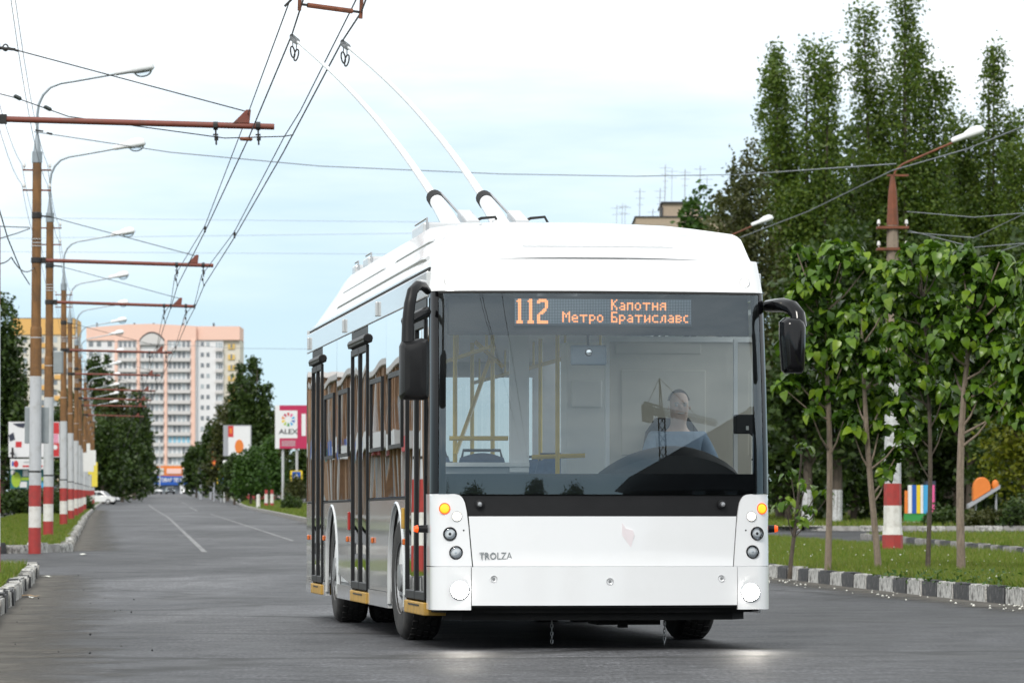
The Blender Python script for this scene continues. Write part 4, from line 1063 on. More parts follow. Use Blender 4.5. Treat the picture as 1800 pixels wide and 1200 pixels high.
for s in (-1, 1):
    for yc, r_ in ARCH:
        pts = [(s * 1.238, yc + (r_ + 0.01) * math.cos(a), 0.46 + (r_ + 0.01) * math.sin(a)) for a in [math.pi * k / 20 - 0.0 for k in range(21)]]
        pts = [(pts[0][0], pts[0][1], 0.27)] + pts + [(pts[-1][0], pts[-1][1], 0.27)]
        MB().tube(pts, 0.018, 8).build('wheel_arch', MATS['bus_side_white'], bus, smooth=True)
        # inner liner
        n = 16; P = [[Vector((s * 1.215, yc + r_ * math.cos(math.pi * k / n), 0.46 + r_ * math.sin(math.pi * k / n))) for k in range(n + 1)], [Vector((s * 0.75, yc + r_ * math.cos(math.pi * k / n), 0.46 + r_ * math.sin(math.pi * k / n))) for k in range(n + 1)]]
        MB().grid(P).build('arch_liner', MATS['underbody'], bus, fix=False)
    # band above the windows
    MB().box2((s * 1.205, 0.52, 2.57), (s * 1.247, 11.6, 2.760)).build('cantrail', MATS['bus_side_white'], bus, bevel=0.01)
    MB().box2((s * 1.20, 0.52, 1.098), (s * 1.244, 11.6, 1.115)).build('waist_rail', MATS['black_rubber'], bus) if s > 0 else None
for (a, c) in segs_l[1:]:
    MB().box2((-1.20, a, 1.098), (-1.244, c, 1.115)).build('waist_rail', MATS['black_rubber'], bus)
def pane(y0, y1, z0, z1, s, m='side_glass', x=1.2495, name='side_window', parent=None):
    # very slightly pillowed, as toughened glass is
    P = []
    for i in range(5):
        row = []
        for j in range(9):
            u, v = j / 8, i / 4
            bow = 0.0016 * (1 - (2 * u - 1) ** 2) * (1 - (2 * v - 1) ** 2) + 0.0006 * math.sin(u * 7 + y0 * 3) * math.sin(v * 5 + y0)
            row.append(Vector((s * (x + bow), y0 + (y1 - y0) * u, z0 + (z1 - z0) * v)))
        P.append(row if s < 0 else row[::-1])
    return MB().grid(P).build(name, MATS[m], parent or bus, smooth=True, fix=False)
for (a, c) in ((1.96, 3.52), (3.53, 5.07), (6.61, 8.1), (8.11, 9.64), (10.86, 11.55)):
    w_ = pane(a, c, 1.12, 2.565, -1)
    MB().box2((-1.238, a - 0.03, 1.12), (-1.20, a + 0.02, 2.565)).build('window_post', MATS['black_gloss'], bus)
    if c < 11:
        # sliding vent framed in black
        y0, y1 = a + 0.28, c - 0.25
        f = MB(); f.box2((-1.262, y0, 1.50), (-1.245, y0 + .05, 2.10)); f.box2((-1.262, y1 - .05, 1.50), (-1.245, y1, 2.10)); f.box2((-1.262, y0 + .05, 2.06), (-1.245, y1 - .05, 2.10)); f.box2((-1.262, y0 + .05, 1.50), (-1.245, y1 - .05, 1.53))
        f.build('vent_frame', MATS['black_plastic'], w_)
for k in range(7):
    a = 0.6 + k * 1.56; pane(a, a + 1.54, 1.12, 2.565, 1, 'clear_glass')
    MB().box2((1.20, a - 0.04, 1.12), (1.238, a + 0.02, 2.565)).build('window_post', MATS['black_gloss'], bus)
pane(0.40, 0.495, 1.14, 2.56, -1, name='quarter_light', x=1.243)
def door(y0, y1, leaves):
    d_ = MB(); d_.box2((-1.249, y0, 2.42), (-1.20, y1, 2.562)); d_.box2((-1.249, y0, 0.335), (-1.20, y0 + 0.03, 2.42)); d_.box2((-1.249, y1 - .03, .335), (-1.20, y1, 2.42))
    d = d_.build('door', MATS['black_plastic'], bus)
    h = MB(); h.tube([(-1.252, y0 - 0.01, 2.46), (-1.252, y1 + 0.01, 2.46)], 0.038, 12); h.box2((-1.285, y0, 2.425), (-1.25, y1, 2.46)); h.build('door_header', MATS['black_plastic'], d, bevel=0.008)
    n = leaves; wl_ = (y1 - y0 - 0.06) / n
    for k in range(n):
        a, c = y0 + 0.03 + k * wl_, y0 + 0.03 + (k + 1) * wl_
        f = MB(); f.box2((-1.262, a + .004, 0.345), (-1.222, a + 0.045, 2.41)); f.box2((-1.262, c - 0.045, 0.345), (-1.222, c - .004, 2.41)); f.box2((-1.262, a + .045, 0.345), (-1.222, c - .045, 0.41)); f.box2((-1.262, a + .045, 2.35), (-1.222, c - .045, 2.41))
        lf = f.build('door_leaf', MATS['black_plastic'], d, bevel=0.006)
        pane(a + 0.04, c - 0.04, 0.405, 2.355, -1, 'door_glass', 1.246, 'door_pane', lf)
    st = MB().box2((-1.268, y0 + 0.02, 0.235), (-1.02, y1 - 0.02, 0.33)).build('door_step', MATS['step_yellow'], d, bevel=0.008)
    MB().box2((-1.272, y0 + 0.35, 0.30), (-1.262, y1 - 0.35, 0.312)).build('step_slot', MATS['black_plastic'], st)
for a, c in DOORS: door(a, c, 2)
# red release button and amber side markers
for y, z in ((2.08, .77), (4.65, .77), (7.0, .77), (9.5, .77), (11.3, .77)):
    o = MB().box((-1.256, y, z), (0.018, 0.09, 0.05)).build('side_marker', MATS['amber'], bus, bevel=0.008)
for y, z in ((6.80, .93), (2.12, .95)):
    MB().box((-1.258, y, z), (0.02, 0.09, 0.16)).build('door_button', MATS['red_plastic' if y > 5 else 'step_yellow'], bus, bevel=0.006)
for s in (-1, 1):
    sm = MB().tube([(s * 1.24, 0.42, 0.872), (s * 1.325, 0.40, 0.872)], [0.030, 0.026], 12).build('side_lamp', MATS['black_plastic'], bus, smooth=True)
    MB().tube([(s * 1.325, 0.40, 0.872), (s * 1.35, 0.395, 0.872)], [0.028, 0.020], 12).build('lens', MATS['signal_rim'], sm, smooth=True)
for y in (4.2, 7.3, 11.2):
    MB().box2((-1.27, y, 2.60), (-1.245, y + .06, 2.72)).build('cantrail_clip', MATS['bus_silver'], bus, bevel=0.008)
# rear end
b = MB(); b.box2((-1.245, 11.55, 0.28), (1.245, 11.62, 1.5)); b.box2((-1.245, 11.55, 2.35), (1.245, 11.62, 2.8)); b.box2((-1.245, 11.55, 1.5), (-1.0, 11.62, 2.35)); b.box2((1.0, 11.55, 1.5), (1.245, 11.62, 2.35))
b.build('rear_panel', MATS['bus_side_white'], bus)
MB().grid([[Vector((-1.0, 11.58, 1.5)), Vector((1.0, 11.58, 1.5))], [Vector((-1.0, 11.58, 2.35)), Vector((1.0, 11.58, 2.35))]]).build('rear_window', MATS['side_glass'], bus, fix=False)

# --- running gear
def wheel(x, y, s, steer=0.0, dual=False):
    w = MB()
    prof = [(0.27, -0.135), (0.40, -0.148), (0.445, -0.14), (0.473, -0.118), (0.484, -0.09)]
    w.lathe(prof + [(0.486, 0.0)] + [(r_, -h) for r_, h in prof[::-1]], axis='x', n=40)
    for k in range(36):
        a = 2 * math.pi * k / 36
        for hx in (-0.075, -0.025, 0.025, 0.075):
            w.box((hx, math.cos(a + hx) * 0.485, math.sin(a + hx) * 0.485), (0.040, 0.05, 0.016), rot=(a + hx - math.pi / 2, 0, 0))
    o = w.build('wheel', MATS['tyre_rubber'], bus, smooth=True); o.location = (x, y, 0.486); o.rotation_euler = (0, 0, steer)
    r_ = MB().lathe([(0.285, 0.14 * s), (0.27, 0.125 * s), (0.255, 0.06 * s), (0.19, 0.03 * s), (0.11, 0.07 * s), (0.105, 0.15 * s), (0.001, 0.155 * s)], axis='x', n=28).build('rim', MATS['rim_grey'], o, smooth=True)
    nb = MB()
    for k in range(10):
        a = 2 * math.pi * k / 10; nb.lathe([(0.017, 0.03 * s), (0.017, 0.085 * s), (0.008, 0.10 * s)], c=(0, math.cos(a) * 0.155, math.sin(a) * 0.155), axis='x', n=6)
    nb.build('wheel_nuts', MATS['steel'], o)
for s in (-1, 1):
    wheel(s * 1.075, 2.75, s, R(3)); wheel(s * 1.075, 8.70, s); wheel(s * 0.74, 8.70, s)
b = MB(); b.tube([(-1, 2.75, 0.47), (1, 2.75, 0.47)], 0.07, 8); b.tube([(-1, 8.7, 0.47), (1, 8.7, 0.47)], 0.10, 8); b.build('axle', MATS['underbody'], bus)
b = MB(); b.box2((-0.70, 0.5, 0.30), (0.70, 11.3, 0.36)); b.box2((-1.2, 4.0, 0.26), (1.2, 7.5, 0.345)); b.box2((-1.2, 9.8, 0.28), (1.2, 11.5, 0.40)); b.build('chassis', MATS['underbody'], bus)
b = MB(); b.prism([(-1.22, .55), (-1.13, .27), (-0.6, .14), (0.6, .14), (1.13, .27), (1.22, .55), (1.2, 1.7), (-1.2, 1.7)], 0.262, 0.30); b.prism([(-1.12, .55), (-1.0, .35), (-0.5, .24), (0.5, .24), (1.0, .35), (1.12, .55), (1.0, 1.7), (-1.0, 1.7)], 0.205, 0.262)
b.build('under_tray', MATS['underbody'], bus)
b = MB(); b.box2((0.05, 0.7, 0.16), (0.52, 1.2, 0.205)); b.box2((0.2, .66, .14), (.27, .72, .205)); b.build('jacking_bracket', MATS['underbody'], bus)
for px, top in ((970, 0.21), (1168, 0.17)):
    q = bl(px, 1100, 0.8); b = MB(); z = top; k = 0
    while z > 0.02:
        rr = [(0.009 * math.cos(a), 0.0, 0.019 * math.sin(a)) if k % 2 == 0 else (0.0, 0.009 * math.cos(a), 0.019 * math.sin(a)) for a in [2 * math.pi * i / 10 for i in range(11)]]
        b.tube([(q.x + p[0], 0.8 + p[1], z + p[2]) for p in rr], 0.0035, 5, cap=False); z -= 0.029; k += 1
    b.build('earthing_chain', MATS['steel'], bus)
# equipment seen in the front wheel arch
b = MB()
for i, z in enumerate((0.40, 0.45, 0.52, 0.58, 0.66, 0.71, 0.79, 0.83)):
    b.box((-1.19, 3.16 - 0.05 * (i % 2), z), (0.03, 0.07, 0.026))
b.build('cable_clips', MATS['porcelain'], bus)

# --- mirrors
mr = MB(); a0 = bl(729, 592, -0.05); a1 = bl(729, 703, -0.05); cx, zc = a0.x, (a0.z + a1.z) / 2
hw, hh = 0.108, (a0.z - a1.z) / 2
out = [(-hw, -hh * .86), (-hw * .9, -hh * .97), (-hw * .55, -hh), (hw * .55, -hh), (hw * .92, -hh * .96), (hw * .97, -hh * .8), (hw, hh * .80), (hw * .86, hh * .93), (hw * .45, hh * .97), (-hw * .45, hh * .86), (-hw * .86, hh * .86), (-hw, hh * .72)]
rows = []
for yy, k in ((-0.13, 0.42), (-0.12, 0.72), (-0.085, 0.92), (-0.03, 1.0), (0.03, 0.98), (0.06, 0.9)):
    rows.append([Vector((cx + x * k, yy, zc + z * (0.5 + k / 2))) for x, z in out + out[:1]])
mr.grid(rows); mr.f.append(tuple(range(len(out)))); mr.f.append(tuple(range(5 * (len(out) + 1), 5 * (len(out) + 1) + len(out))))
m1 = mr.build('wing_mirror', MATS['black_plastic'], bus, smooth=True)
arm = [bl(752, 512, 0.32), bl(744, 503, 0.20), bl(734, 502, 0.08), bl(725, 512, 0.02), bl(720, 535, 0.0), bl(717, 565, -0.01), bl(717, 602, -0.03)]
MB().tube(arm, [0.026, 0.032, 0.036, 0.040, 0.042, 0.043, 0.048], 12).build('mirror_arm', MATS['black_plastic'], m1, smooth=True)
MB().tube([bl(722, 562, 0.0), bl(740, 552, 0.1), bl(752, 548, 0.3)], [0.03, 0.028, 0.026], 8).build('mirror_stay', MATS['black_plastic'], m1, smooth=True)
MB().tube([bl(736, 496, 0.20), bl(746, 497, 0.30)], [0.022, 0.022], 10).build('arm_pivot', MATS['bus_silver'], m1, smooth=True)
mr = MB(); a0 = bl(1394, 560, -0.05); a1 = bl(1394, 656, -0.05); cx, zc = a0.x, (a0.z + a1.z) / 2; hw, hh = 0.092, (a0.z - a1.z) / 2
out = [(-hw * .82, -hh * .9), (-hw * .6, -hh), (hw * .7, -hh), (hw * .92, -hh * .9), (hw, hh * .72), (hw * .85, hh * .9), (hw * .5, hh * 1.05), (-hw * .6, hh * 1.05), (-hw, hh * .9), (-hw, hh * .3)]
rows = []
for yy, k in ((-0.14, 0.45), (-0.125, 0.74), (-0.09, 0.93), (-0.03, 1.0), (0.03, 0.98), (0.06, 0.9)):
    rows.append([Vector((cx + x * k, yy, zc + z * (0.5 + k / 2))) for x, z in out + out[:1]])
mr.grid(rows); mr.f.append(tuple(range(len(out)))); mr.f.append(tuple(range(5 * (len(out) + 1), 5 * (len(out) + 1) + len(out))))
m2 = mr.build('wing_mirror', MATS['black_gloss'], bus, smooth=True)
arm = [bl(1350, 538, 0.46), bl(1362, 537, 0.30), bl(1378, 536, 0.12), bl(1393, 541, 0.02), bl(1402, 553, -0.02), bl(1404, 575, -0.04)]
MB().tube(arm, [0.046, 0.050, 0.052, 0.054, 0.056, 0.060], 14).build('mirror_arm', MATS['black_gloss'], m2, smooth=True)

# --- inside
MB().box2((-1.2, 0.35, 0.345), (1.2, 11.5, 0.375)).build('floor', MATS['floor_grey'], bus)
MB().box2((-1.16, 0.62, 2.50), (1.16, 11.5, 2.54)).build('ceiling', MATS['interior_white'], bus)
MB().box2((1.17, 0.6, 0.38), (1.2, 11.5, 1.1)).build('inner_wall', MATS['interior_white'], bus)
for (a, c) in segs_l[1:]: MB().box2((-1.17, a, 0.38), (-1.2, c, 1.1)).build('inner_wall', MATS['interior_white'], bus)
# dashboard: full-width shelf and the driver's cowl
b = MB(); b.prism([(-1.12, .42), (-0.5, .22), (0.5, .22), (1.12, .42), (1.12, 0.75), (-1.12, 0.75)], 1.0, 1.17); b.build('dash_shelf', MATS['dash_black'], bus)
P = []
for yv, k in ((0.50, 0.0), (0.51, 0.80), (0.58, 0.95), (0.74, 1.0), (0.90, 0.95), (0.92, 0.0)):
    P.append([Vector((0.02 + 1.10 * i / 16, yv, 1.10 + (0.05 + 0.37 * (math.sin(math.pi * (i + .3) / 16.6) ** 0.5) * (0.82 + 0.18 * i / 16)) * k)) for i in range(17)])
MB().grid(P).build('instrument_cowl', MATS['dash_black'], bus, smooth=True)
b = MB(); q = bl(1200, 800, 0.98); b.tube([(q.x + 0.22 * math.cos(a), 0.98 + 0.13 * math.sin(a), 1.32 + 0.15 * math.sin(a)) for a in [2 * math.pi * k / 24 for k in range(25)]], 0.014, 8, cap=False); b.tube([(q.x, 0.98, 1.32), (q.x, 0.85, 1.1)], 0.03, 8); b.tube([(q.x - .22, .98, 1.32), (q.x + .22, .98, 1.32)], 0.012, 6)
b.build('steering_wheel', MATS['black_plastic'], bus, smooth=True)
# cab partition behind the driver
a, c = bl(1068, 598, 2.0), bl(1322, 598, 2.0)
cp = MB().box2((a.x, 2.0, 0.5), (c.x, 2.04, a.z)).build('cab_partition', MATS['interior_beige'], bus)
for (p0, p1, q0, q1) in ((1082, 1232, 604, 622), (1092, 1240, 650, 800)):
    u, v = bl(p0, q0, 1.995), bl(p1, q1, 1.995)
    MB().box2((u.x, 1.985, v.z), (v.x, 2.0, u.z)).build('partition_panel', MATS['interior_beige'], cp, bevel=0.006)
f = MB(); f.box2((a.x - .02, 1.97, 0.5), (a.x + .012, 2.05, a.z + .03)); f.box2((a.x, 1.97, a.z - .01), (c.x, 2.05, a.z + .03)); f.build('partition_frame', MATS['interior_white'], cp)
u = bl(1290, 598, 1.2); MB().box2((u.x, 1.2, 1.1), (u.x + .03, 1.24, 2.3)).build('cab_window_post', MATS['interior_white'], bus)
# white screen by the front door and its ledge
a, c = bl(896, 580, 2.1), bl(930, 818, 2.1)
MB().box2((a.x, 2.1, c.z - .05), (c.x, 2.14, 2.5)).build('door_screen', MATS['interior_white'], bus)
a = bl(780, 815, 2.12); MB().box2((a.x, 2.08, a.z - 0.02), (c.x, 2.2, a.z + .012)).build('screen_ledge', MATS['interior_white'], bus)
MB().box2((a.x, 2.12, 0.38), (c.x, 2.15, a.z - .02)).build('screen_panel', MATS['interior_grey'], bus)
# corridor equipment cupboard
a, c = bl(996, 650, 3.0), bl(1066, 800, 3.0)
cb = MB().box2((a.x, 3.0, 0.4), (c.x + 0.2, 3.35, 2.35)).build('equipment_cupboard', MATS['interior_white'], bus, bevel=0.01)
u, v = bl(1004, 668, 2.99), bl(1058, 716, 2.99)
MB().box2((u.x, 2.98, v.z), (v.x, 3.0, u.z)).build('cupboard_door', MATS['interior_white'], cb, bevel=0.012)
# rails
def rail(p, r_=0.018, m='rail_yellow'): return MB().tube(p, r_, 8).build('handrail', MATS[m], bus, smooth=True)
for px, y in ((980, 2.5), (866, 4.3), (830, 6.9), (950, 6.0), (800, 3.0), (1018, 7.6)):
    q = bl(px, 700, y); rail([(q.x, y, 0.38), (q.x, y, 2.5)])
rail([bl(790, 770, 2.2), bl(893, 770, 2.2)]); rail([bl(935, 803, 2.6), bl(1028, 800, 2.6)]); rail([bl(835, 600, 3.4), bl(885, 645, 3.4)])
for x in (-0.55, 0.35):
    rail([(x, 2.3, 2.28), (x, 11.2, 2.28)]); 
    for y in (2.6, 4.6, 6.6, 8.6, 10.6): rail([(x, y, 2.28), (x, y, 2.5)], 0.012)
q = bl(800, 760, 2.6); rail([bl(800, 800, 2.4), bl(822, 740, 3.0), bl(868, 610, 4.6)])
def seat(x, y, face=-1):
    o = MB().box((x, y, 0.80), (0.44, 0.42, 0.09)).build('passenger_seat', MATS['seat_blue'], bus, bevel=0.025)
    P = [[Vector((x - 0.22 * w_ + 0.44 * w_ * i / 6, y + 0.22 + 0.10 * t - 0.02 * math.sin(math.pi * i / 6), 0.78 + 0.66 * t + 0.04 * math.sin(math.pi * i / 6) * t)) for i in range(7)] for t, w_ in ((0, 1), (.4, 1), (.8, .95), (1, .8))]
    MB().slab(P, [[Vector((0, 1, 0))] * 7] * 4, 0.05).build('backrest', MATS['seat_blue'], o, smooth=True)
    MB().tube([(x - .17, y + .33, 1.40), (x - .15, y + .35, 1.50), (x + .15, y + .35, 1.50), (x + .17, y + .33, 1.40)], 0.013, 8).build('grab_handle', MATS['black_plastic'], o, smooth=True)
    MB().box((x, y, 0.56), (0.10, 0.3, 0.40)).build('seat_base', MATS['interior_grey'], o)
for x, y in ((-0.9, 3.4), (-0.45, 3.4), (0.45, 3.9), (0.9, 3.9), (-0.9, 7.2), (-0.45, 7.2), (0.45, 5.4), (0.9, 5.4), (0.45, 6.9), (0.9, 6.9), (-0.9, 8.2), (0.9, 8.3), (0.45, 10.8), (-0.0, 10.8), (0.9, 10.8)):
    seat(x, y)
# inside mirror
a, c = bl(1003, 606, 0.42), bl(1067, 642, 0.42)
im = MB().box2((a.x, 0.42, c.z), (c.x, 0.45, a.z)).build('inside_mirror', MATS['mirror_blue'], bus, bevel=0.018)
MB().lathe([(0.001, -.012), (.02, -.01), (.03, 0)], c=((a.x + c.x) / 2, 0.42, (a.z + c.z) / 2 + 0.02), axis='y', n=16).build('mirror_boss', MATS['chrome'], im, smooth=True)
MB().tube([((a.x + c.x) / 2, .45, a.z - .03), ((a.x + c.x) / 2, .5, 2.5)], 0.01, 6).build('mirror_stem', MATS['black_plastic'], im)
# ticket machine and cables at the cab side
a, c = bl(1293, 728, 0.9), bl(1325, 762, 0.9)
tm = MB().box2((a.x, 0.9, c.z), (c.x, 1.0, a.z)).build('cab_console', MATS['dash_black'], bus, bevel=0.01)
MB().tube([bl(1318, 760, .9), bl(1334, 775, .9), bl(1336, 792, .88), bl(1322, 808, .85)], 0.008, 6).build('console_cable', MATS['black_rubber'], tm)
MB().box((c.x - .05, .895, (a.z + c.z) / 2 - .03), (.02, .01, .03)).build('console_label', MATS['porcelain'], tm)

# driver's seat
q = bl(1198, 700, 1.35); DX = q.x
ds = MB().box((DX, 1.45, 0.98), (0.48, 0.46, 0.12)).build('driver_seat', MATS['dash_black'], bus, bevel=0.03)
P = [[Vector((DX - 0.25 * w_ + 0.5 * w_ * i / 6, 1.66 + 0.10 * t, 1.0 + 0.72 * t)) for i in range(7)] for t, w_ in ((0, 1), (.5, 1.0), (.85, .8), (1, .5))]
MB().slab(P, [[Vector((0, 1, 0))] * 7] * 4, 0.09).build('backrest', MATS['dash_black'], ds, smooth=True)
MB().box((DX, 1.45, 0.65), (0.3, 0.36, 0.55)).build('seat_base', MATS['interior_grey'], ds)

# --- trolley poles
def trolley(base_px, head_px, head_py, head_d, col_px):
    pb = bl(base_px, 402, 7.2); hd = to_bus(spot(head_px, head_py, head_d))
    root = MB().box2((pb.x - 0.14, 6.95, 3.26), (pb.x + 0.14, 7.75, 3.38)).build('trolley_base', MATS['bus_white'], bus, bevel=0.02)
    v = hd - pb; L = v.length; dr = v.normalized()
    def on(t, bow=0.18): return pb + v * t + Vector((0, 0, bow * 4 * t * (1 - t) * (1 - 0.25 * (2 * t - 1))))
    MB().tube([pb - dr * 0.35 + Vector((0, 0, -.15)), pb, on(0.045), on(0.088)], [0.085, 0.085, 0.075, 0.066], 16).build('pole_socket', MATS['bus_white'], root, smooth=True)
    MB().tube([on(0.085), on(0.100)], [0.074, 0.074], 16).build('collar', MATS['black_rubber'], root, smooth=True)
    ts = [0.098 + (0.97 - 0.098) * i / 22 for i in range(23)]
    pole = MB().tube([on(t) for t in ts], [0.043 - 0.030 * (t ** 0.75) for t in ts], 10).build('trolley_pole', MATS['lamp_white'], root, smooth=True)
    # spring box and cables on the far side of the socket
    b = MB(); rr = dr.to_track_quat('Y', 'Z').to_matrix(); sidev = rr @ Vector((1, 0, 0)); upv = rr @ Vector((0, 0, 1))
    b.box(pb + dr * 0.18 + sidev * 0.17 + upv * 0.02, (0.12, 0.42, 0.13), rot=rr); b.build('spring_box', MATS['bus_silver'], root, bevel=0.008)
    MB().tube([on(0.118) + sidev * 0.085, on(0.03) + sidev * 0.15], 0.012, 6).build('spring_rod', MATS['steel'], root)
    MB().tube([pb + sidev * .10 + upv * .03, pb + sidev * .26 + Vector((0, .05, .10)), pb + sidev * .38 + Vector((0, 0, .11)), pb + sidev * .43 + Vector((0, 0, .02)), pb + sidev * .44 + Vector((0, .0, -.15))], 0.013, 8).build('power_cable', MATS['black_rubber'], root, smooth=True)
    # head with insulators, shoe and the dangling retaining links
    h = MB(); e0 = on(0.955); e1 = hd
    h.tube([e0, e1 + Vector((0, 0, -0.02))], [0.02, 0.017], 8)
    for k in range(5): 
        q0 = e0.lerp(e1, 0.15 + 0.17 * k); h.tube([q0, q0.lerp(e1, 0.05)], [0.036, 0.036], 10)
    hh_ = h.build('pole_head', MATS['steel'], root, smooth=True)
    MB().tube([hd + Vector((0.01, -.06, -.02)), hd + Vector((0, .0, 0.015)), hd + Vector((0, .10, 0.0))], [0.018, 0.026, 0.014], 8).build('contact_shoe', MATS['wire_dark'], hh_, smooth=True)
    for k, (t, dz, tilt) in enumerate(((0.25, -0.10, 0.18), (0.85, -0.08, -0.12))):
        q0 = e0.lerp(e1, t); c_ = q0 + Vector((0, 0, -0.15))
        ring = [c_ + Vector((0.022 * math.cos(a) + tilt * 0.07 * math.sin(a), 0.01, 0.062 * math.sin(a))) for a in [2 * math.pi * i / 14 for i in range(15)]]
        lk = MB().tube(ring, 0.0085, 6, cap=False); lk.tube([q0, c_ + Vector((0, 0, .06))], 0.006, 5); lk.build('retaining_link', MATS['wire_dark'], hh_, smooth=True)
    return root
trolley(797, 513, 66, 47.0, 757); trolley(884, 602, 76, 47.3, 855)

# ================================================================== the driver (seated in the cab)
def skin_mesh(name, joints, edges, m, parent, sub=2, root_i=0):
    me = bpy.data.meshes.new(name)
    me.from_pydata([j[:3] for j in joints], edges, []); me.materials.append(m)
    o = bpy.data.objects.new(name, me); COL.objects.link(o)
    if parent is not None: o.parent = parent
    sm_ = o.modifiers.new('skin', 'SKIN'); sm_.use_smooth_shade = True
    lay = me.skin_vertices[0] if me.skin_vertices else None
    if lay is None:
        bm = bmesh.new(); bm.from_mesh(me); bm.verts.layers.skin.verify(); bm.to_mesh(me); bm.free(); lay = me.skin_vertices[0]
    for i, j in enumerate(joints):
        r_ = j[3] if isinstance(j[3], tuple) else (j[3], j[3]); lay.data[i].radius = r_
    lay.data[root_i].use_root = True
    ss = o.modifiers.new('sub', 'SUBSURF'); ss.levels = sub; ss.render_levels = sub
    return o
drv_loc = Matrix.Translation((BX0, BD0, 0)) @ Matrix.Rotation(BY, 4, 'Z') @ Vector((DX, 1.5, 1.04))
body_j = [(0, 0, 0.06, (.16, .12)), (0, 0.02, 0.25, (.15, .11)), (0, 0.03, 0.44, (.17, .115)), (0, 0.02, 0.56, (.11, .08)), (0, 0.0, 0.61, (.060, .060)), (0, -0.02, 0.67, (.068, .078)), (0, -0.03, 0.75, (.082, .100)), (0, -0.025, 0.82, (.080, .096)), (0, -0.02, 0.87, (.052, .062)),
          (-0.19, 0.03, 0.51, (.062, .06)), (-0.26, -0.08, 0.30, (.046, .046)), (-0.19, -0.30, 0.27, (.036, .036)), (-0.16, -0.40, 0.31, (.032, .025)), (-0.15, -0.45, 0.33, (.030, .016)),
          (0.19, 0.03, 0.51, (.062, .06)), (0.26, -0.08, 0.30, (.046, .046)), (0.19, -0.30, 0.27, (.036, .036)), (0.16, -0.40, 0.31, (.032, .025)), (0.15, -0.45, 0.33, (.030, .016)),
          (-0.10, -0.05, 0.03, (.09, .085)), (-0.13, -0.40, 0.04, (.062, .062)), (-0.13, -0.44, -0.36, (.04, .045)), (-0.13, -0.58, -0.40, (.036, .03)),
          (0.10, -0.05, 0.03, (.09, .085)), (0.13, -0.40, 0.04, (.062, .062)), (0.13, -0.44, -0.36, (.04, .045)), (0.13, -0.58, -0.40, (.036, .03)),
          (0, -0.128, 0.745, (.013, .016)), (0, -0.11, 0.76, (.02, .02))]
body_e = [(0, 1), (1, 2), (2, 3), (3, 4), (4, 5), (5, 6), (6, 7), (7, 8), (2, 9), (9, 10), (10, 11), (11, 12), (12, 13), (2, 14), (14, 15), (15, 16), (16, 17), (17, 18), (0, 19), (19, 20), (20, 21), (21, 22), (0, 23), (23, 24), (24, 25), (25, 26), (6, 28), (28, 27)]
for s, hi in ((-1, 12), (1, 17)):          # fingers closing on the wheel
    for k, ln in enumerate((0.075, 0.085, 0.080, 0.062)):
        x = s * 0.155 + (k - 1.5) * 0.018; n0 = len(body_j)
        body_j += [(x, -0.46, 0.335, (.0095, .0095)), (x, -0.46 - ln * 0.5, 0.33, (.0085, .0085)), (x, -0.46 - ln * 0.62, 0.30, (.0075, .0075))]
        body_e += [(hi + 1, n0), (n0, n0 + 1), (n0 + 1, n0 + 2)]
    n0 = len(body_j); body_j += [(s * 0.115, -0.42, 0.33, (.011, .011)), (s * 0.10, -0.46, 0.325, (.009, .009))]; body_e += [(hi, n0), (n0, n0 + 1)]
person = skin_mesh('person', body_j, body_e, MATS['skin'], None)
person.location = drv_loc; person.rotation_euler = (0, 0, BY)
tag(person, 'driver in a grey blue shirt sitting behind the windshield', 'person')
sh_j = [(0, 0, 0.03, (.175, .135)), (0, 0.02, 0.25, (.168, .128)), (0, 0.03, 0.44, (.185, .13)), (0, 0.02, 0.565, (.10, .085)),
        (-0.19, 0.03, 0.515, (.075, .072)), (-0.265, -0.08, 0.30, (.06, .06)), (-0.20, -0.27, 0.272, (.05, .05)), (0.19, 0.03, 0.515, (.075, .072)), (0.265, -0.08, 0.30, (.06, .06)), (0.20, -0.27, 0.272, (.05, .05))]
skin_mesh('shirt', sh_j, [(0, 1), (1, 2), (2, 3), (2, 4), (4, 5), (5, 6), (2, 7), (7, 8), (8, 9)], MATS['shirt'], person)
tr_j = [(0, 0, 0.05, (.18, .14)), (-0.10, -0.05, 0.03, (.10, .095)), (-0.13, -0.40, 0.04, (.075, .075)), (-0.13, -0.44, -0.33, (.055, .06)), (0.10, -0.05, 0.03, (.10, .095)), (0.13, -0.40, 0.04, (.075, .075)), (0.13, -0.44, -0.33, (.055, .06))]
skin_mesh('trousers', tr_j, [(0, 1), (1, 2), (2, 3), (0, 4), (4, 5), (5, 6)], MATS['trousers'], person)
hb = MB()
P = []
for i in range(7):
    th = i / 6 * 1.25
    P.append([Vector((0.091 * math.sin(th) * math.cos(a), 0.0 + 0.114 * math.sin(th) * math.sin(a) - 0.012, 0.765 + 0.128 * math.cos(th))) for a in [-0.35 + (math.pi + 0.7) * k / 14 for k in range(15)]])
hb.grid(P); hb.build('hair', MATS['hair_grey'], person, smooth=True, fix=False)
fb_ = MB()
for s in (-1, 1):
    fb_.lathe([(0.001, -0.116), (0.009, -0.113), (0.012, -0.104)], c=(s * 0.033, -.012, 0.768), axis='y', n=10)
    fb_.tube([(s * .012, -.128, .775), (s * .03, -.13, .788), (s * .05, -.118, .78)], 0.004, 5)
fb_.tube([(-.022, -.118, .708), (0, -.124, .705), (.022, -.118, .708)], 0.005, 5)
fb_.build('face_features', MATS['hair_grey'], person)
eb = MB()
for s in (-1, 1): eb.lathe([(0.001, 0), (.012, .002), (.015, .008), (.001, .010)], c=(s * 0.082, -0.015, 0.75), axis='x', n=10)
eb.build('ears', MATS['skin'], person, smooth=True)
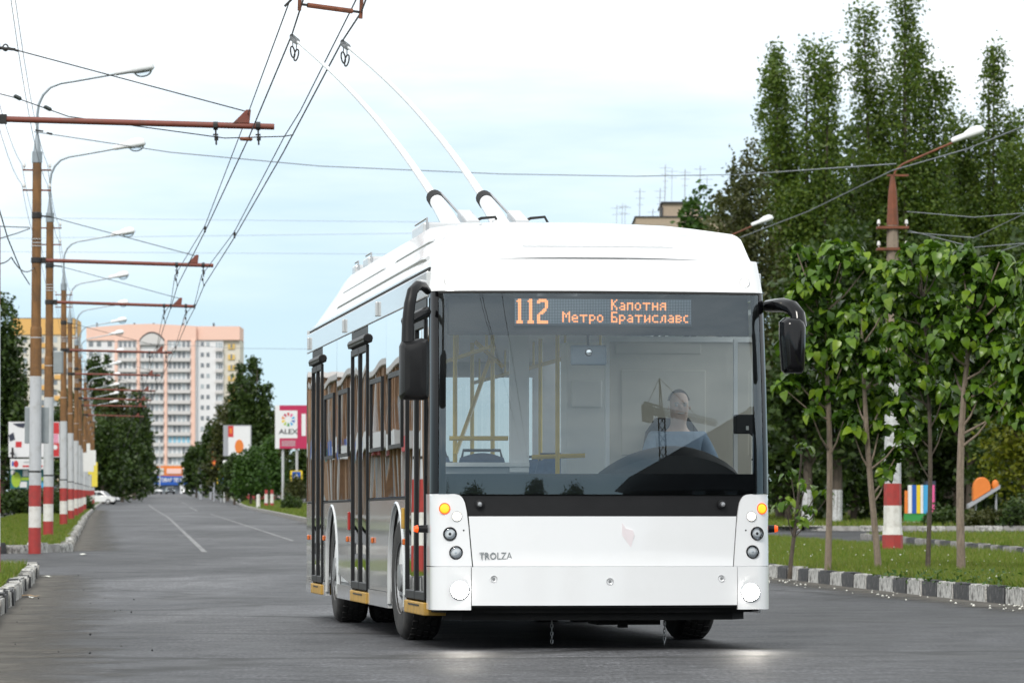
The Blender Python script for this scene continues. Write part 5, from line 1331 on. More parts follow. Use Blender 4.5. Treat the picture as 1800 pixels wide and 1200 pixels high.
# ================================================================== street furniture: trolley wire poles
POLE_D = [59.5, 95, 116, 155, 186, 213, 234, 253, 284, 312, 342, 374, 408, 446]
def pole_x(d): return -10.42 - 0.0926 * (d - 95)
ORD = ['first', 'second', 'third', 'fourth', 'fifth', 'sixth', 'seventh', 'eighth', 'ninth', 'tenth', 'eleventh', 'twelfth', 'thirteenth', 'fourteenth', 'fifteenth', 'sixteenth', 'seventeenth']
BEAM_Z = 6.25
def tube_obj(pts, r_, n, name, m, parent): return MB().tube(pts, r_, n).build(name, MATS[m], parent, smooth=True)
def wire_pole():
    root = empty('trolley_wire_pole')
    n = 18
    for (z0, z1, r0, r1, name, m) in ((-0.2, .42, .138, .137, 'red_band', 'band_red'), (.42, .88, .137, .136, 'white_band', 'band_white'), (.88, 1.34, .136, .135, 'red_band', 'band_red'), (1.34, 3.72, .135, .128, 'grey_section', 'pole_grey'), (3.72, 4.75, .128, .125, 'lower_shaft', 'pole_brown')):
        MB().tube([(0, 0, z0), (0, 0, z1)], [r0, r1], n).build(name, MATS[m], root, smooth=True)
    b = MB(); b.tube([(0, 0, 4.75), (0, 0, 4.80), (0, 0, 4.801), (0, 0, 8.38)], [.125, .118, .108, .098], n); b.build('upper_shaft', MATS['pole_brown'], root, smooth=True)
    b = MB(); b.lathe([(0.137, 1.62), (0.139, 1.64), (0.137, 1.66)], n=n); b.build('strap', MATS['wire_dark'], root)
    b = MB(); b.tube([(0, 0, 8.38), (0, 0, 8.62), (0, 0, 8.63), (0, 0, 9.0)], [.112, .112, .085, .035], n); b.build('pole_cap', MATS['galvanised'], root, smooth=True)
    arm = [(0, 0, 8.95), (0, 0, 9.45), (.03, 0, 9.66), (.12, 0, 9.86), (.28, 0, 10.03), (.50, 0, 10.12), (.85, 0, 10.18), (1.45, 0, 10.29), (1.75, 0, 10.35)]
    tube_obj(arm, 0.030, 8, 'lamp_arm', 'galvanised', root)
    lamp_head(root, (1.70, 0, 10.34), 0)
    bm_ = MB(); bm_.tube([(.20, 0, BEAM_Z), (3.86, 0, BEAM_Z - .09)], 0.042, 10); bm_.tube([(.10, 0, BEAM_Z), (.26, 0, BEAM_Z)], 0.030, 8); bm = bm_.build('beam', MATS['beam_red'], root, smooth=True)
    b = MB(); b.lathe([(0.112, BEAM_Z - .06), (0.122, BEAM_Z - .05), (0.122, BEAM_Z + .05), (0.112, BEAM_Z + .06)], n=n); b.box((0.16, 0, BEAM_Z), (0.09, 0.10, 0.13)); b.build('beam_clamp', MATS['wire_dark'], bm)
    b = MB(); b.prism([(3.30, BEAM_Z - .04), (3.52, BEAM_Z - .04), (3.54, BEAM_Z + .14), (3.48, BEAM_Z + .14)], -0.035, 0.035, 'y'); b.build('stay_bracket', MATS['beam_red'], bm)
    tube_obj([(.10, 0, 7.22), (.30, 0, 7.20), (3.50, 0, BEAM_Z + .11)], 0.009, 5, 'stay_cable', 'wire_dark', root)
    b = MB(); b.lathe([(0.104, 7.16), (0.112, 7.18), (0.112, 7.28), (0.104, 7.30)], n=n); b.tube([(.1, 0, 7.22), (.32, 0, 7.20)], 0.02, 6); b.build('stay_clamp', MATS['wire_dark'], root)
    for x in (3.06, 3.64):
        b = MB(); b.tube([(x - .03, 0, BEAM_Z - .08), (x + .03, 0, BEAM_Z - .08)], 0.058, 10); b.tube([(x, 0, BEAM_Z - .12), (x + .01, 0, BEAM_Z - .34)], 0.012, 6); b.box((x, 0, BEAM_Z - .2), (.07, .03, .02)); b.tube([(x + .01, 0, BEAM_Z - .22), (x + .01, 0, BEAM_Z - .28)], .028, 8); b.build('wire_hanger', MATS['wire_dark'], bm)
    for z in (8.22, 7.78):
        b = MB(); b.box((0, 0, z), (0.62, 0.05, 0.035)); ca = b.build('crossarm', MATS['pole_rust'], root)
        for s in (-1, 1):
            b = MB(); b.tube([(s * .28, 0, z), (s * .28, 0, z + .08)], .01, 6); b.lathe([(0.02, z + .06), (.034, z + .08), (.03, z + .12), (.02, z + .15)], c=(s * .28, 0, 0), n=10); b.build('insulator', MATS['porcelain'], ca, smooth=True)
    for z in (6.55, 6.62, 6.70, 4.55):
        MB().lathe([(0.112 if z > 4.8 else .127, z), (.117 if z > 4.8 else .131, z + .01), (.112 if z > 4.8 else .127, z + .02)], n=n).build('steel_band', MATS['pole_grey'], root)
    return root
def lamp_head(parent, at_, rz, tilt=-10, s=1.0):
    """cobra-head luminaire pointing along +x"""
    b = MB(); P = []
    secs = [(-.02, .06, .07), (.02, .085, .10), (.34, .09, .11), (.38, .12, .14), (.52, .15, .18), (.70, .15, .18), (.82, .11, .12), (.86, .03, .03)]
    for x, w_, h in secs:
        P.append([Vector((x, w_ * math.cos(a), h * max(0, math.sin(a)) + 0.45 * h * min(0, math.sin(a)))) for a in [2 * math.pi * k / 14 for k in range(15)]])
    b.grid(P); b.f.append(tuple(range(15))); b.f.append(tuple(range(7 * 15, 8 * 15)))
    o = b.build('lamp_head', MATS['lamp_white'], parent, smooth=True); o.location = at_; o.rotation_euler = (0, R(tilt), rz); o.scale = (s, s, s)
    g = MB(); P = [[Vector((.60 + .20 * math.cos(a) * math.sin(t), .11 * math.sin(a) * math.sin(t), -.05 - .13 * math.cos(t))) for a in [2 * math.pi * k / 12 for k in range(13)]] for t in [math.pi / 2 * q / 5 for q in range(6)]]
    g.grid(P); g.build('lamp_bowl', MATS['lamp_glass'], o, smooth=True, fix=False)
    return o
proto = wire_pole()
POLES = []
for i, d in enumerate(POLE_D):
    o = proto if i == 0 else copy_tree(proto)
    o.location = (pole_x(d), d, gz(d) + (GH if d > 90 or True else 0))
    r_ = random.Random(i); o.rotation_euler = (r_.uniform(-.012, .012), r_.uniform(-.008, .008), r_.uniform(-.02, .02) + math.atan(0.0926) * 0.0)
    if i == 0: tag(o, 'pole off the left edge whose rust red beam crosses the top left', 'pole', 'trolley wire poles along the left kerb')
    elif i == 1: tag(o, 'nearest full striped pole on the left, grey sign back fixed to it', 'pole', 'trolley wire poles along the left kerb')
    elif i == 2: tag(o, 'striped trolley wire pole just behind the nearest full one, control box on top', 'pole', 'trolley wire poles along the left kerb')
    else: tag(o, f'striped trolley wire pole, {ORD[i - 1]} of those standing in the left row from the front', 'pole', 'trolley wire poles along the left kerb')
    POLES.append(o)
for ch in list(POLES[0].children):
    if ch.name.startswith('crossarm'):
        for g in list(ch.children): bpy.data.objects.remove(g)
        bpy.data.objects.remove(ch)
for i in range(9, len(POLES)):           # the far poles carry no beam of their own
    for ch in list(POLES[i].children):
        if ch.name.startswith(('beam', 'stay_cable')):
            for g in list(ch.children): bpy.data.objects.remove(g)
            bpy.data.objects.remove(ch)
def on_pole(i, name, m, a, c, bevel=0.0):
    return MB().box2(a, c).build(name, MATS[m], POLES[i], bevel=bevel)
M('sign_back', (0.30, 0.33, 0.34), 0.5, metal=0.4, var=0.08); M('sign_white', (0.72, 0.72, 0.70), 0.5, var=0.05); M('sign_yellow', (0.72, 0.58, 0.06), 0.5, var=0.05)
sb = on_pole(1, 'sign_back', 'sign_back', (-.25, .14, 2.26), (.28, .17, 3.06), 0.03); sb['label'] = 'grey back of a road sign'
on_pole(2, 'control_box', 'sign_back', (.12, -.1, 4.35), (.36, .2, 4.95), 0.02)
on_pole(7, 'banner', 'sign_white', (.10, -.02, 2.4), (.75, .02, 3.5)); on_pole(9, 'banner', 'sign_white', (-.3, -.2, 3.6), (.3, -.16, 4.7)); on_pole(11, 'banner', 'sign_white', (-.2, -.2, 3.5), (.5, -.16, 4.8)); on_pole(12, 'banner', 'sign_yellow', (-.3, -.2, 1.7), (.55, -.16, 4.0)); on_pole(10, 'banner', 'sign_yellow', (-.45, -.2, 2.6), (.45, -.16, 3.1)); on_pole(11, 'sign_board', 'sign_white', (-.35, -.2, 1.5), (.05, -.16, 2.7))

# ------------------------------------------------------------------ overhead wires
def wire(name, pts, r_, label, m='wire_dark', group=None, sag=0.0, n=5):
    P = []
    for a, c in zip(pts[:-1], pts[1:]):
        a, c = Vector(a), Vector(c); k = 8 if sag else 1
        for j in range(k):
            t = j / k; P.append(a.lerp(c, t) + Vector((0, 0, -sag * (c - a).length * 4 * t * (1 - t))))
    P.append(Vector(pts[-1]))
    return tag(MB().tube(P, r_, n).build(name, MATS[m], smooth=True), label, 'wire', group)
def pole_pt(i, x, z):
    o = POLES[i]; return Vector((o.location.x + x, o.location.y, o.location.z + z))
CW = {'left': 3.12, 'right': 3.70}
near = {'left': [Vector((6.6, -60, 5.9)), Vector((1.9, -5, 5.8)), spot(560, -60, 37), spot(533, 0, 41), spot(513, 62, 47), spot(437, 243, 59.5)],
        'right': [Vector((7.2, -60, 5.9)), Vector((2.5, -5, 5.8)), spot(665, -60, 37.2), spot(635, 22, 41.2), spot(602, 72, 47.3), spot(497, 270, 59.7)]}
nearm = {'left': [Vector((6.5, -60, 6.3)), Vector((1.8, -5, 6.2)), spot(535, -60, 37), spot(510, 0, 42), spot(436, 200, 59.4), ], 'right': [Vector((7.1, -60, 6.3)), Vector((2.4, -5, 6.2)), spot(655, -60, 38), spot(622, 8, 42.2), spot(528, 195, 57), spot(500, 240, 59.4)]}
for side in ('left', 'right'):
    pts = list(near[side]); ms = list(nearm[side]); clips = []
    for i in range(1, len(POLE_D)):
        c = pole_pt(i, CW[side], BEAM_Z - .55); h = pole_pt(i, CW[side] - .06, BEAM_Z - .34)
        prev = pts[-1]; mid = prev.lerp(c, 0.5) + Vector((0, 0, -0.05)); pts += [mid, c]
        pm = ms[-1]; mm = mid + Vector((0, 0, 0.10)); ms += [mm, h]; clips.append((mid, mm)); clips.append((c, h))
    wire('contact_wire', pts, 0.0095, f'{side} contact wire that a trolley pole of the bus runs on', group='overhead contact wires')
    wire('messenger_wire', ms, 0.0075, f'thin messenger wire strung just above the {side} contact wire', group='overhead contact wires')
    for k, (a, c) in enumerate(clips[:20]):
        b = MB(); b.tube([a + Vector((0, 0, -.02)), c + Vector((0, 0, .02))], 0.009, 5); b.tube([a + Vector((0, -.03, 0)), a + Vector((0, .03, 0))], 0.02, 6); b.tube([a.lerp(c, .6) + Vector((0, 0, -.03)), a.lerp(c, .6) + Vector((0, 0, .03))], 0.022, 6)
        q = ['nearest', 'second', 'third', 'fourth', 'fifth', 'sixth', 'seventh', 'eighth', 'ninth', 'tenth'][k // 2]
        tag(b.build('wire_clip', MATS['wire_dark']), f'small black clip on the {side} contact wire, {q} {"between poles" if k % 2 == 0 else "at a beam"} from the bus', 'clip', 'clips on the contact wires')
# spreader bar at the top of the picture
a, c = spot(530, 8, 41.0), spot(634, 22, 41.2)
sp = tag(empty('wire_spreader', a), 'brown insulated spreader bar between the contact wires at the top edge', 'spreader')
v = c - a
MB().tube([Vector((0, 0, 0)), v * .1], .012, 6).build('end_fitting', MATS['wire_dark'], sp); MB().tube([v * .10, v * .86], [.024, .024], 8).build('insulating_rod', MATS['pole_rust'], sp, smooth=True); MB().tube([v * .86, v], .012, 6).build('end_fitting', MATS['wire_dark'], sp)
MB().tube([v + Vector((0, 0, -.06)), v + Vector((.03, 0, .6))], .018, 6).build('hanger_rod', MATS['pole_rust'], sp); MB().tube([Vector((-.02, 0, -.06)), Vector((.0, 0, .6))], .018, 6).build('hanger_rod', MATS['pole_rust'], sp)
MB().tube([Vector((-.16, 0, -.02)), Vector((-.08, 0, .06)), Vector((-.05, 0, .25))], .012, 6).build('hook', MATS['wire_dark'], sp)
for nm, px, py, d, lab in (('strain_insulator', 443, 244, 59.3, 'brown strain insulator hanging under the big top left beam'),):
    a = spot(px - 22, py, d); c = spot(px + 1, py + 1, d); tag(MB().tube([a, a.lerp(c, .1), a.lerp(c, .9), c], [.008, .026, .026, .008], 8).build(nm, MATS['pole_rust'], smooth=True), lab, 'insulator')
wire('span_wire', [spot(-60, 150, 59.5), spot(30, 173, 59.5), spot(120, 205, 59.5), spot(240, 222, 59.5), spot(395, 243, 59.4), spot(500, 240, 59.5), spot(516, 237, 59.5)], 0.008, 'thin span wire passing under the top left beam')
for k, (px, py, r_) in enumerate(((31, 171, .03), (84, 190, .028))):
    a = spot(px - 7, py - 3, 59.5); c = spot(px + 7, py + 4, 59.5); tag(MB().tube([a, a.lerp(c, .15), a.lerp(c, .85), c], [.008, r_, r_, .008], 8).build('guy_insulator', MATS['insulator'], smooth=True), ['black egg insulator nearest the left edge on the span wire', 'black egg insulator right of the lamp arm on the span wire'][k], 'insulator')
b = MB(); a = spot(0, 84, 59.5); ring = [a + Vector((.075 + .035 * math.cos(t), 0, .045 * math.sin(t))) for t in [2 * math.pi * q / 12 for q in range(13)]]; b.tube(ring, .011, 6, cap=False); b.tube([a + Vector((-.2, 0, .01)), a + Vector((.04, 0, 0))], .016, 6); b.tube([a + Vector((.11, 0, -.003)), a + Vector((.26, 0, -.05))], .016, 6)
tag(b.build('turnbuckle', MATS['wire_dark']), 'dark turnbuckle on the stay at the top left edge', 'turnbuckle')
# cross-street cables
wire('cable', [spot(60, 232, 95), spot(88, 236, 95), spot(300, 268, 99), spot(560, 292, 104), spot(880, 306, 110), spot(1120, 310, 113), spot(1300, 307, 118), spot(1575, 288, 85)], 0.012, 'grey cable crossing the sky from the left lamp pole to the right one', 'wire_grey')
tube_bits = MB(); tube_bits.tube([spot(62, 229, 95), spot(76, 231, 95)], .02, 6); tube_bits.tube([spot(82, 234, 95), spot(92, 236, 95)], .025, 6); tag(tube_bits.build('cable_clamp', MATS['wire_dark']), 'dark clamp where the grey cable meets the lamp arm', 'clamp')
for k, (y0, y1, lab) in enumerate(((420, 408, 'faint wire across the sky above the pink block'), (442, 448, 'faint lower wire across the sky above the pink block'), (382, 392, 'faint upper wire across the sky left of the bus'))):
    wire('far_wire', [spot(-60, y0, 300), spot(900, y1, 320), spot(1250, y1 + 4, 330)], 0.012, lab, 'wire_grey', group='faint far wires')
wire('far_wire', [spot(190, 600, 190), spot(420, 612, 300), spot(800, 616, 320)], 0.014, 'thin wire level with the top of the pink block', 'wire_grey', group='faint far wires')
wire('feeder_cable', [spot(60, 470, 95), spot(20, 452, 78), spot(-40, 430, 60)], 0.012, 'feeder cable sagging to the left edge beside the nearest pole', sag=0.01)
wire('feeder_cable', [spot(52, 400, 95), spot(0, 398, 88), spot(-40, 396, 80)], 0.012, 'taut cable running left from the nearest pole')
wire('feeder_cable', [spot(52, 402, 95.1), spot(30, 410, 90), spot(-20, 425, 80)], 0.012, 'cable slanting down left from the nearest pole')
wire('feeder_cable', [spot(-10, 340, 62), spot(14, 420, 70), spot(38, 478, 80), spot(52, 500, 95)], 0.012, 'slack cable curving into the nearest pole', 'wire_grey')
for s, z, lab in ((-1, 8.34, 'upper left line wire along the row of poles'), (1, 8.34, 'upper right line wire along the row of poles'), (-1, 7.90, 'lower left line wire along the row of poles'), (1, 7.90, 'lower right line wire along the row of poles')):
    wire('line_wire', [pole_pt(i, s * .28, z) for i in range(0, 11)], 0.006, lab, 'wire_grey', group='thin line wires on the crossarms', sag=0.012)

# ------------------------------------------------------------------ concrete lamp poles on the median
def lamp_pole(px, d, label, top=7.35, bands=True, armlen=1.25):
    root = tag(empty('lamp_pole', (X(px, d), d, gz(d) + GH)), label, 'lamp pole', 'concrete lamp poles on the median')
    def octo(z0, z1, r0, r1, name, m): return MB().tube([(0, 0, z0), (0, 0, z1)], [r0, r1], 8).build(name, MATS[m], root)
    octo(-.2, .36, .205, .20, 'plinth', 'band_red'); octo(.36, .50, .20, .182, 'plinth_collar', 'band_white'); octo(.50, .93, .178, .174, 'white_band', 'band_white'); octo(.93, 1.36, .174, .170, 'red_band', 'band_red'); octo(1.36, 3.35, .170, .145, 'whitewashed_section', 'whitewash'); octo(3.35, top - .95, .145, .112, 'shaft', 'weather_concrete')
    MB().tube([(0, 0, top - .95), (0, 0, top - .3), (0, 0, top)], [.118, .085, .045], 8).build('steel_cap', MATS['pole_rust'], root)
    for z in (top - 1.0, top - 1.42):
        ca = MB().box((0, 0, z), (0.62, 0.30, 0.05)).build('crossarm', MATS['pole_rust'], root)
        for s in (-1, 1):
            b = MB(); b.tube([(s * .27, 0, z), (s * .27, 0, z + .10)], .01, 6); b.lathe([(0.02, z + .06), (.036, z + .08), (.03, z + .13), (.02, z + .16)], c=(s * .27, 0, 0), n=10); b.build('insulator', MATS['porcelain'], ca, smooth=True)
    MB().box((0.1, 0, top + .02), (0.42, 0.06, 0.04)).build('top_bracket', MATS['pole_rust'], root)
    tube_obj([(0.02, 0, top), (0.06, 0, top + .12), (0.2, 0, top + .24), (armlen * .9, 0, top + .64), (armlen, 0, top + .70)], 0.022, 8, 'lamp_arm', 'pole_rust', root)
    lamp_head(root, (armlen - .08, 0, top + .68), 0, tilt=-20, s=0.78)
    return root
lamp_pole(1569, 85, 'concrete lamp pole with red and white base standing on the median')
lamp_pole(1252, 128, 'lamp pole behind the bus, only its lamp head showing above the roof', top=8.35)
P1 = (X(1569, 85), 85)
wire('power_line', [spot(1300, 418, 105), spot(1420, 372, 98), spot(1568, 300, 85), spot(1700, 262, 76), spot(1830, 210, 66)], 0.012, 'pale power line rising past the concrete lamp pole', 'wire_grey')
for k, (a, c) in enumerate((((1594, 372), (1830, 372)), ((1596, 405), (1830, 425)), ((1594, 408), (1830, 362)), ((1590, 446), (1830, 420)))):
    wire('power_line', [spot(a[0], a[1], 85), spot((a[0] + c[0]) / 2, max(a[1], c[1]) + 10, 80), spot(c[0], c[1], 76)], 0.008, ['uppermost slack wire right of the lamp pole', 'second slack wire right of the lamp pole', 'slack wire crossing the second one right of the pole', 'lowest slack wire right of the lamp pole'][k], 'wire_grey', group='slack wires right of the lamp pole')

# ================================================================== hoardings and signs
def colour(name, c, rough=0.5): return M(name, c, rough, var=0.04)
colour('crimson', (0.46, 0.018, 0.085)); colour('poster_white', (0.74, 0.74, 0.75)); colour('poster_red', (0.55, 0.03, 0.035)); colour('poster_teal', (0.02, 0.16, 0.17)); colour('poster_lime', (0.36, 0.52, 0.04)); colour('poster_dark', (0.03, 0.035, 0.06)); colour('poster_blue', (0.01, 0.09, 0.42)); colour('poster_orange', (0.72, 0.20, 0.03)); colour('poster_yellow', (0.78, 0.55, 0.02)); colour('poster_green', (0.03, 0.25, 0.05)); colour('poster_pink', (0.72, 0.10, 0.28)); colour('frame_grey', (0.34, 0.35, 0.38)); colour('poster_grey', (0.45, 0.46, 0.48)); colour('poster_sky', (0.05, 0.35, 0.65)); colour('ink', (0.02, 0.02, 0.025))
def board(name, px0, px1, py0, py1, d, label, m='poster_white', thick=0.25, posts=(), frame=None, cat='billboard', rz=0.0):
    """upright panel facing the street; returns root with local axes x across, z up from the panel's lower left"""
    root = tag(empty(name, (X(px0, d), d, Z(py1, d)), rz), label, cat)
    w_, h_ = X(px1, d) - X(px0, d), Z(py0, d) - Z(py1, d)
    MB().box2((0, 0, 0), (w_, thick, h_)).build('panel', MATS[m], root)
    if frame: 
        f = MB(); t = 0.07; f.box2((-t, -.03, -t), (0, thick, h_ + t)); f.box2((w_, -.03, -t), (w_ + t, thick, h_ + t)); f.box2((0, -.03, -t), (w_, thick, 0)); f.box2((0, -.03, h_), (w_, thick, h_ + t)); f.build('frame', MATS[frame], root)
    for (f_, mm, r_) in posts:
        x = w_ * f_; zb = gz(d) - root.location.z
        MB().tube([(x, thick / 2 + .1, zb), (x, thick / 2 + .1, h_ * 0.3)], r_, 10).build('post', MATS[mm], root, smooth=True)
    return root, w_, h_
def patch(root, w_, h_, u0, u1, v0, v1, m, name='print', y=-0.012, poly=None):
    pts = poly or [(u0, v0), (u1, v0), (u1, v1), (u0, v1)]
    return MB().prism([(u * w_, v * h_) for u, v in pts], y, y + 0.011, 'y').build(name, MATS[m], root)
# crimson billboard
rt, w_, h_ = board('billboard', 488, 600, 712, 788, 330, 'crimson billboard with a white card and a ring of coloured figures', 'crimson', 0.35, posts=((0.08, 'pole_grey', .10), (0.30, 'pole_grey', .10)))
patch(rt, w_, h_, -0.04, 0.03, 0, 1, 'poster_white', 'side_strip'); cd = patch(rt, w_, h_, .03, .31, .24, .88, 'poster_white', 'card', -.014)
for k, cname in enumerate(('poster_red', 'crimson', 'poster_orange', 'poster_yellow', 'poster_lime', 'poster_green', 'poster_sky', 'poster_blue', 'poster_sky', 'poster_pink')):
    a = 2 * math.pi * k / 10 + math.pi / 2; cx, cz = .168 * w_, .67 * h_; R0, R1 = .25, .52; da = .20
    MB().prism([(cx + R0 * math.cos(a - da * .6), cz + R0 * math.sin(a - da * .6)), (cx + R1 * math.cos(a - da), cz + R1 * math.sin(a - da)), (cx + R1 * math.cos(a + da), cz + R1 * math.sin(a + da)), (cx + R0 * math.cos(a + da * .6), cz + R0 * math.sin(a + da * .6))], -.024, -.015, 'y').build('ray', MATS[cname], rt)
lettering('lettering', 'ALEX', 0.52, MATS['ink'], rt, (.168 * w_, -.02, .385 * h_), depth=.003, bold=.01, sx=1.15)
lettering('lettering', '1', 2.3, MATS['poster_white'], rt, (.41 * w_, -.02, .52 * h_), depth=.003, bold=.05)
for k in range(4): patch(rt, w_, h_, .06, .28, .06 + .035 * k, .075 + .035 * k, 'poster_grey', 'text_line')
MB().tube([(.08 * w_, .35, gz(330) - rt.location.z), (.08 * w_, .35, gz(330) - rt.location.z + .5)], .115, 10).build('post_band', MATS['band_red'], rt); MB().tube([(.08 * w_, .35, gz(330) - rt.location.z + .95), (.08 * w_, .35, gz(330) - rt.location.z + 1.35)], .115, 10).build('post_band', MATS['band_red'], rt)
# light box billboard among the poplars
rt, w_, h_ = board('light_box', 401, 440, 748, 800, 455, 'grey framed light box billboard half hidden by the poplars', 'poster_white', 0.6, frame='frame_grey', posts=((.5, 'frame_grey', .15),))
patch(rt, w_, h_, -.22, -.01, -.02, 1.02, 'frame_grey', 'return_side', 0.05); patch(rt, w_, h_, .0, .24, .62, 1, 'poster_red'); patch(rt, w_, h_, .06, .18, .74, .92, 'poster_orange', y=-.02); patch(rt, w_, h_, 0, 0, 0, 0, 'poster_orange', poly=[(.5 + .2 * math.cos(a), .30 + .24 * math.sin(a)) for a in [2 * math.pi * k / 14 for k in range(14)]]); patch(rt, w_, h_, .66, .86, .10, .22, 'poster_dark', y=-.02)
for u in (-.12, .42):
    o = MB().lathe([(.001, -.28), (.2, -.2), (.28, 0), (.2, .2), (.001, .28)], c=(u * w_, -.3, -.75), n=14).build('globe', MATS['porcelain'], rt, smooth=True)
MB().box2((-.2 * w_, -.2, -.55), (.6 * w_, .3, -.35)).build('cornice', MATS['ink'], rt)
# gaming stand tower
rt, w_, h_ = board('shop_sign', 372, 379, 782, 822, 560, 'tall narrow yellow and red shop sign by the far trees', 'poster_orange', .5, posts=((.5, 'frame_grey', .12),), cat='sign')
patch(rt, w_, h_, .1, .9, .75, .98, 'poster_yellow'); patch(rt, w_, h_, .3, 1.6, .5, .72, 'poster_green'); patch(rt, w_, h_, .1, 1.6, .28, .5, 'poster_red'); patch(rt, w_, h_, .0, 2.6, -.12, .02, 'poster_yellow', y=-.3); patch(rt, w_, h_, .0, 2.6, .02, .14, 'poster_red', y=-.3)
rt, w_, h_ = board('billboard', 349, 374, 812, 838, 620, 'dark billboard with a pale frame right of the shop', 'poster_dark', .4, posts=((.15, 'frame_grey', .2), (.85, 'frame_grey', .2)))
patch(rt, w_, h_, -.16, .0, -.1, 1.0, 'poster_white', 'side_strip'); patch(rt, w_, h_, -.14, -.02, .3, .5, 'poster_red', y=-.03); patch(rt, w_, h_, .0, 1.0, -.12, .0, 'poster_grey', 'lower_rail'); patch(rt, w_, h_, .2, .6, .4, .8, 'poster_grey', poly=[(.2, .45), (.45, .4), (.62, .7), (.4, .8)]); patch(rt, w_, h_, .5, 1, .82, .98, 'crimson')
# left hoardings
rt, w_, h_ = board('billboard', 15, 104, 741, 803, 242, 'large hoarding behind the nearest poles, white left half and red right half', 'poster_white', .3, posts=((.12, 'wire_dark', .1), (.85, 'wire_dark', .1)))
patch(rt, w_, h_, .84, 1, .66, .98, 'poster_red'); patch(rt, w_, h_, .84, 1, .02, .40, 'poster_red'); patch(rt, w_, h_, 0, 0, 0, 0, 'poster_dark', poly=[(.08, .95), (.34, .97), (.30, .82), (.18, .86)]); patch(rt, w_, h_, 0, 0, 0, 0, 'poster_dark', poly=[(.0, .62), (.10, .70), (.13, .5), (.03, .44)]); patch(rt, w_, h_, .14, .26, .28, .44, 'poster_red'); patch(rt, w_, h_, 0, 0, 0, 0, 'poster_dark', poly=[(.02, .1), (.10, .2), (.12, .05)]); patch(rt, w_, h_, 0, 0, 0, 0, 'poster_white', poly=[(.92 + .05 * math.cos(a), .28 + .07 * math.sin(a)) for a in [2 * math.pi * k / 10 for k in range(10)]], y=-.024)
for k in range(4): patch(rt, w_, h_, .855, .985, .42 + .06 * k, .455 + .06 * k, 'poster_pink', 'text_line')
rt, w_, h_ = board('shop_board', 18, 78, 806, 824, 241, 'white board with a round red logo under the big hoarding', 'poster_white', .2, cat='sign')
patch(rt, w_, h_, 0, 0, 0, 0, 'poster_red', poly=[(.17 + .07 * math.cos(a), .5 + .34 * math.sin(a)) for a in [2 * math.pi * k / 12 for k in range(12)]]); patch(rt, w_, h_, .36, .95, .2, .36, 'poster_red'); patch(rt, w_, h_, .40, .9, .6, .75, 'poster_grey'); patch(rt, w_, h_, .05, .10, .3, .75, 'poster_blue')
rt, w_, h_ = board('shop_board', 18, 88, 824, 858, 241.5, 'dark teal shop board with lime green shapes at the left', 'poster_teal', .2, cat='sign')
patch(rt, w_, h_, 0, 0, 0, 0, 'poster_lime', poly=[(.15 + .12 * math.cos(a), .45 + .4 * math.sin(a)) for a in [2 * math.pi * k / 14 for k in range(14)]]); patch(rt, w_, h_, .28, .95, .42, .58, 'poster_lime'); patch(rt, w_, h_, .02, .12, .7, .95, 'poster_white'); patch(rt, w_, h_, .32, .45, .62, .95, 'poster_white'); patch(rt, w_, h_, .24, .42, .05, .35, 'poster_white'); patch(rt, w_, h_, .62, .9, .05, .3, 'poster_sky')
for u in (.05, .95): MB().tube([(u * w_, .15, -1.2), (u * w_, .15, h_ + 1.2)], .06, 8).build('post', MATS['wire_dark'], rt)
# crossing signs
def crossing_sign(px, py, d, s_px, label, backing=True):
    s_ = s_px * d / F; root = tag(empty('crossing_sign', (X(px, d), d, gz(d))), label, 'sign', 'pedestrian crossing signs'); z = Z(py, d) - gz(d)
    MB().tube([(0, .05, 0), (0, .05, z)], .04, 8).build('post', MATS['pole_grey'], root)
    if backing: MB().box2((-s_ * .72, 0, z - s_ * .62), (s_ * .72, .03, z + s_ * .62)).build('yellow_backing', MATS['poster_yellow'], root)
    MB().box2((-s_ * .5, -.02, z - s_ * .5), (s_ * .5, -.003, z + s_ * .5)).build('blue_plate', MATS['poster_blue'], root)
    MB().prism([(-s_ * .34, z - s_ * .3), (s_ * .34, z - s_ * .3), (0, z + s_ * .36)], -.035, -.022, 'y').build('white_triangle', MATS['poster_white'], root)
    b = MB(); b.prism([(-s_ * .10, z - s_ * .26), (-s_ * .03, z - s_ * .26), (0, z - s_ * .12), (s_ * .05, z - s_ * .26), (s_ * .11, z - s_ * .26), (s_ * .05, z + .02), (s_ * .02, z + s_ * .14), (-s_ * .04, z + s_ * .14), (-s_ * .05, z)], -.045, -.037, 'y'); b.build('walking_figure', MATS['ink'], root)
crossing_sign(521, 836, 330, 15, 'yellow backed crossing sign nearest the rear of the bus'); crossing_sign(388, 844, 520, 9, 'small crossing sign at the far right kerb')
rt = tag(empty('no_entry_sign', (X(394, 515), 515, gz(515))), 'small round red sign above the far crossing sign', 'sign'); zz = Z(834, 515) - gz(515)
MB().tube([(0, .05, 0), (0, .05, zz)], .05, 8).build('post', MATS['sign_white'], rt); MB().lathe([(.001, -.02), (.34, -.02), (.34, .02), (.001, .02)], c=(0, 0, zz), axis='y', n=18).build('disc', MATS['poster_red'], rt); MB().box2((-.22, -.04, zz - .06), (.22, -.022, zz + .06)).build('bar', MATS['poster_white'], rt)
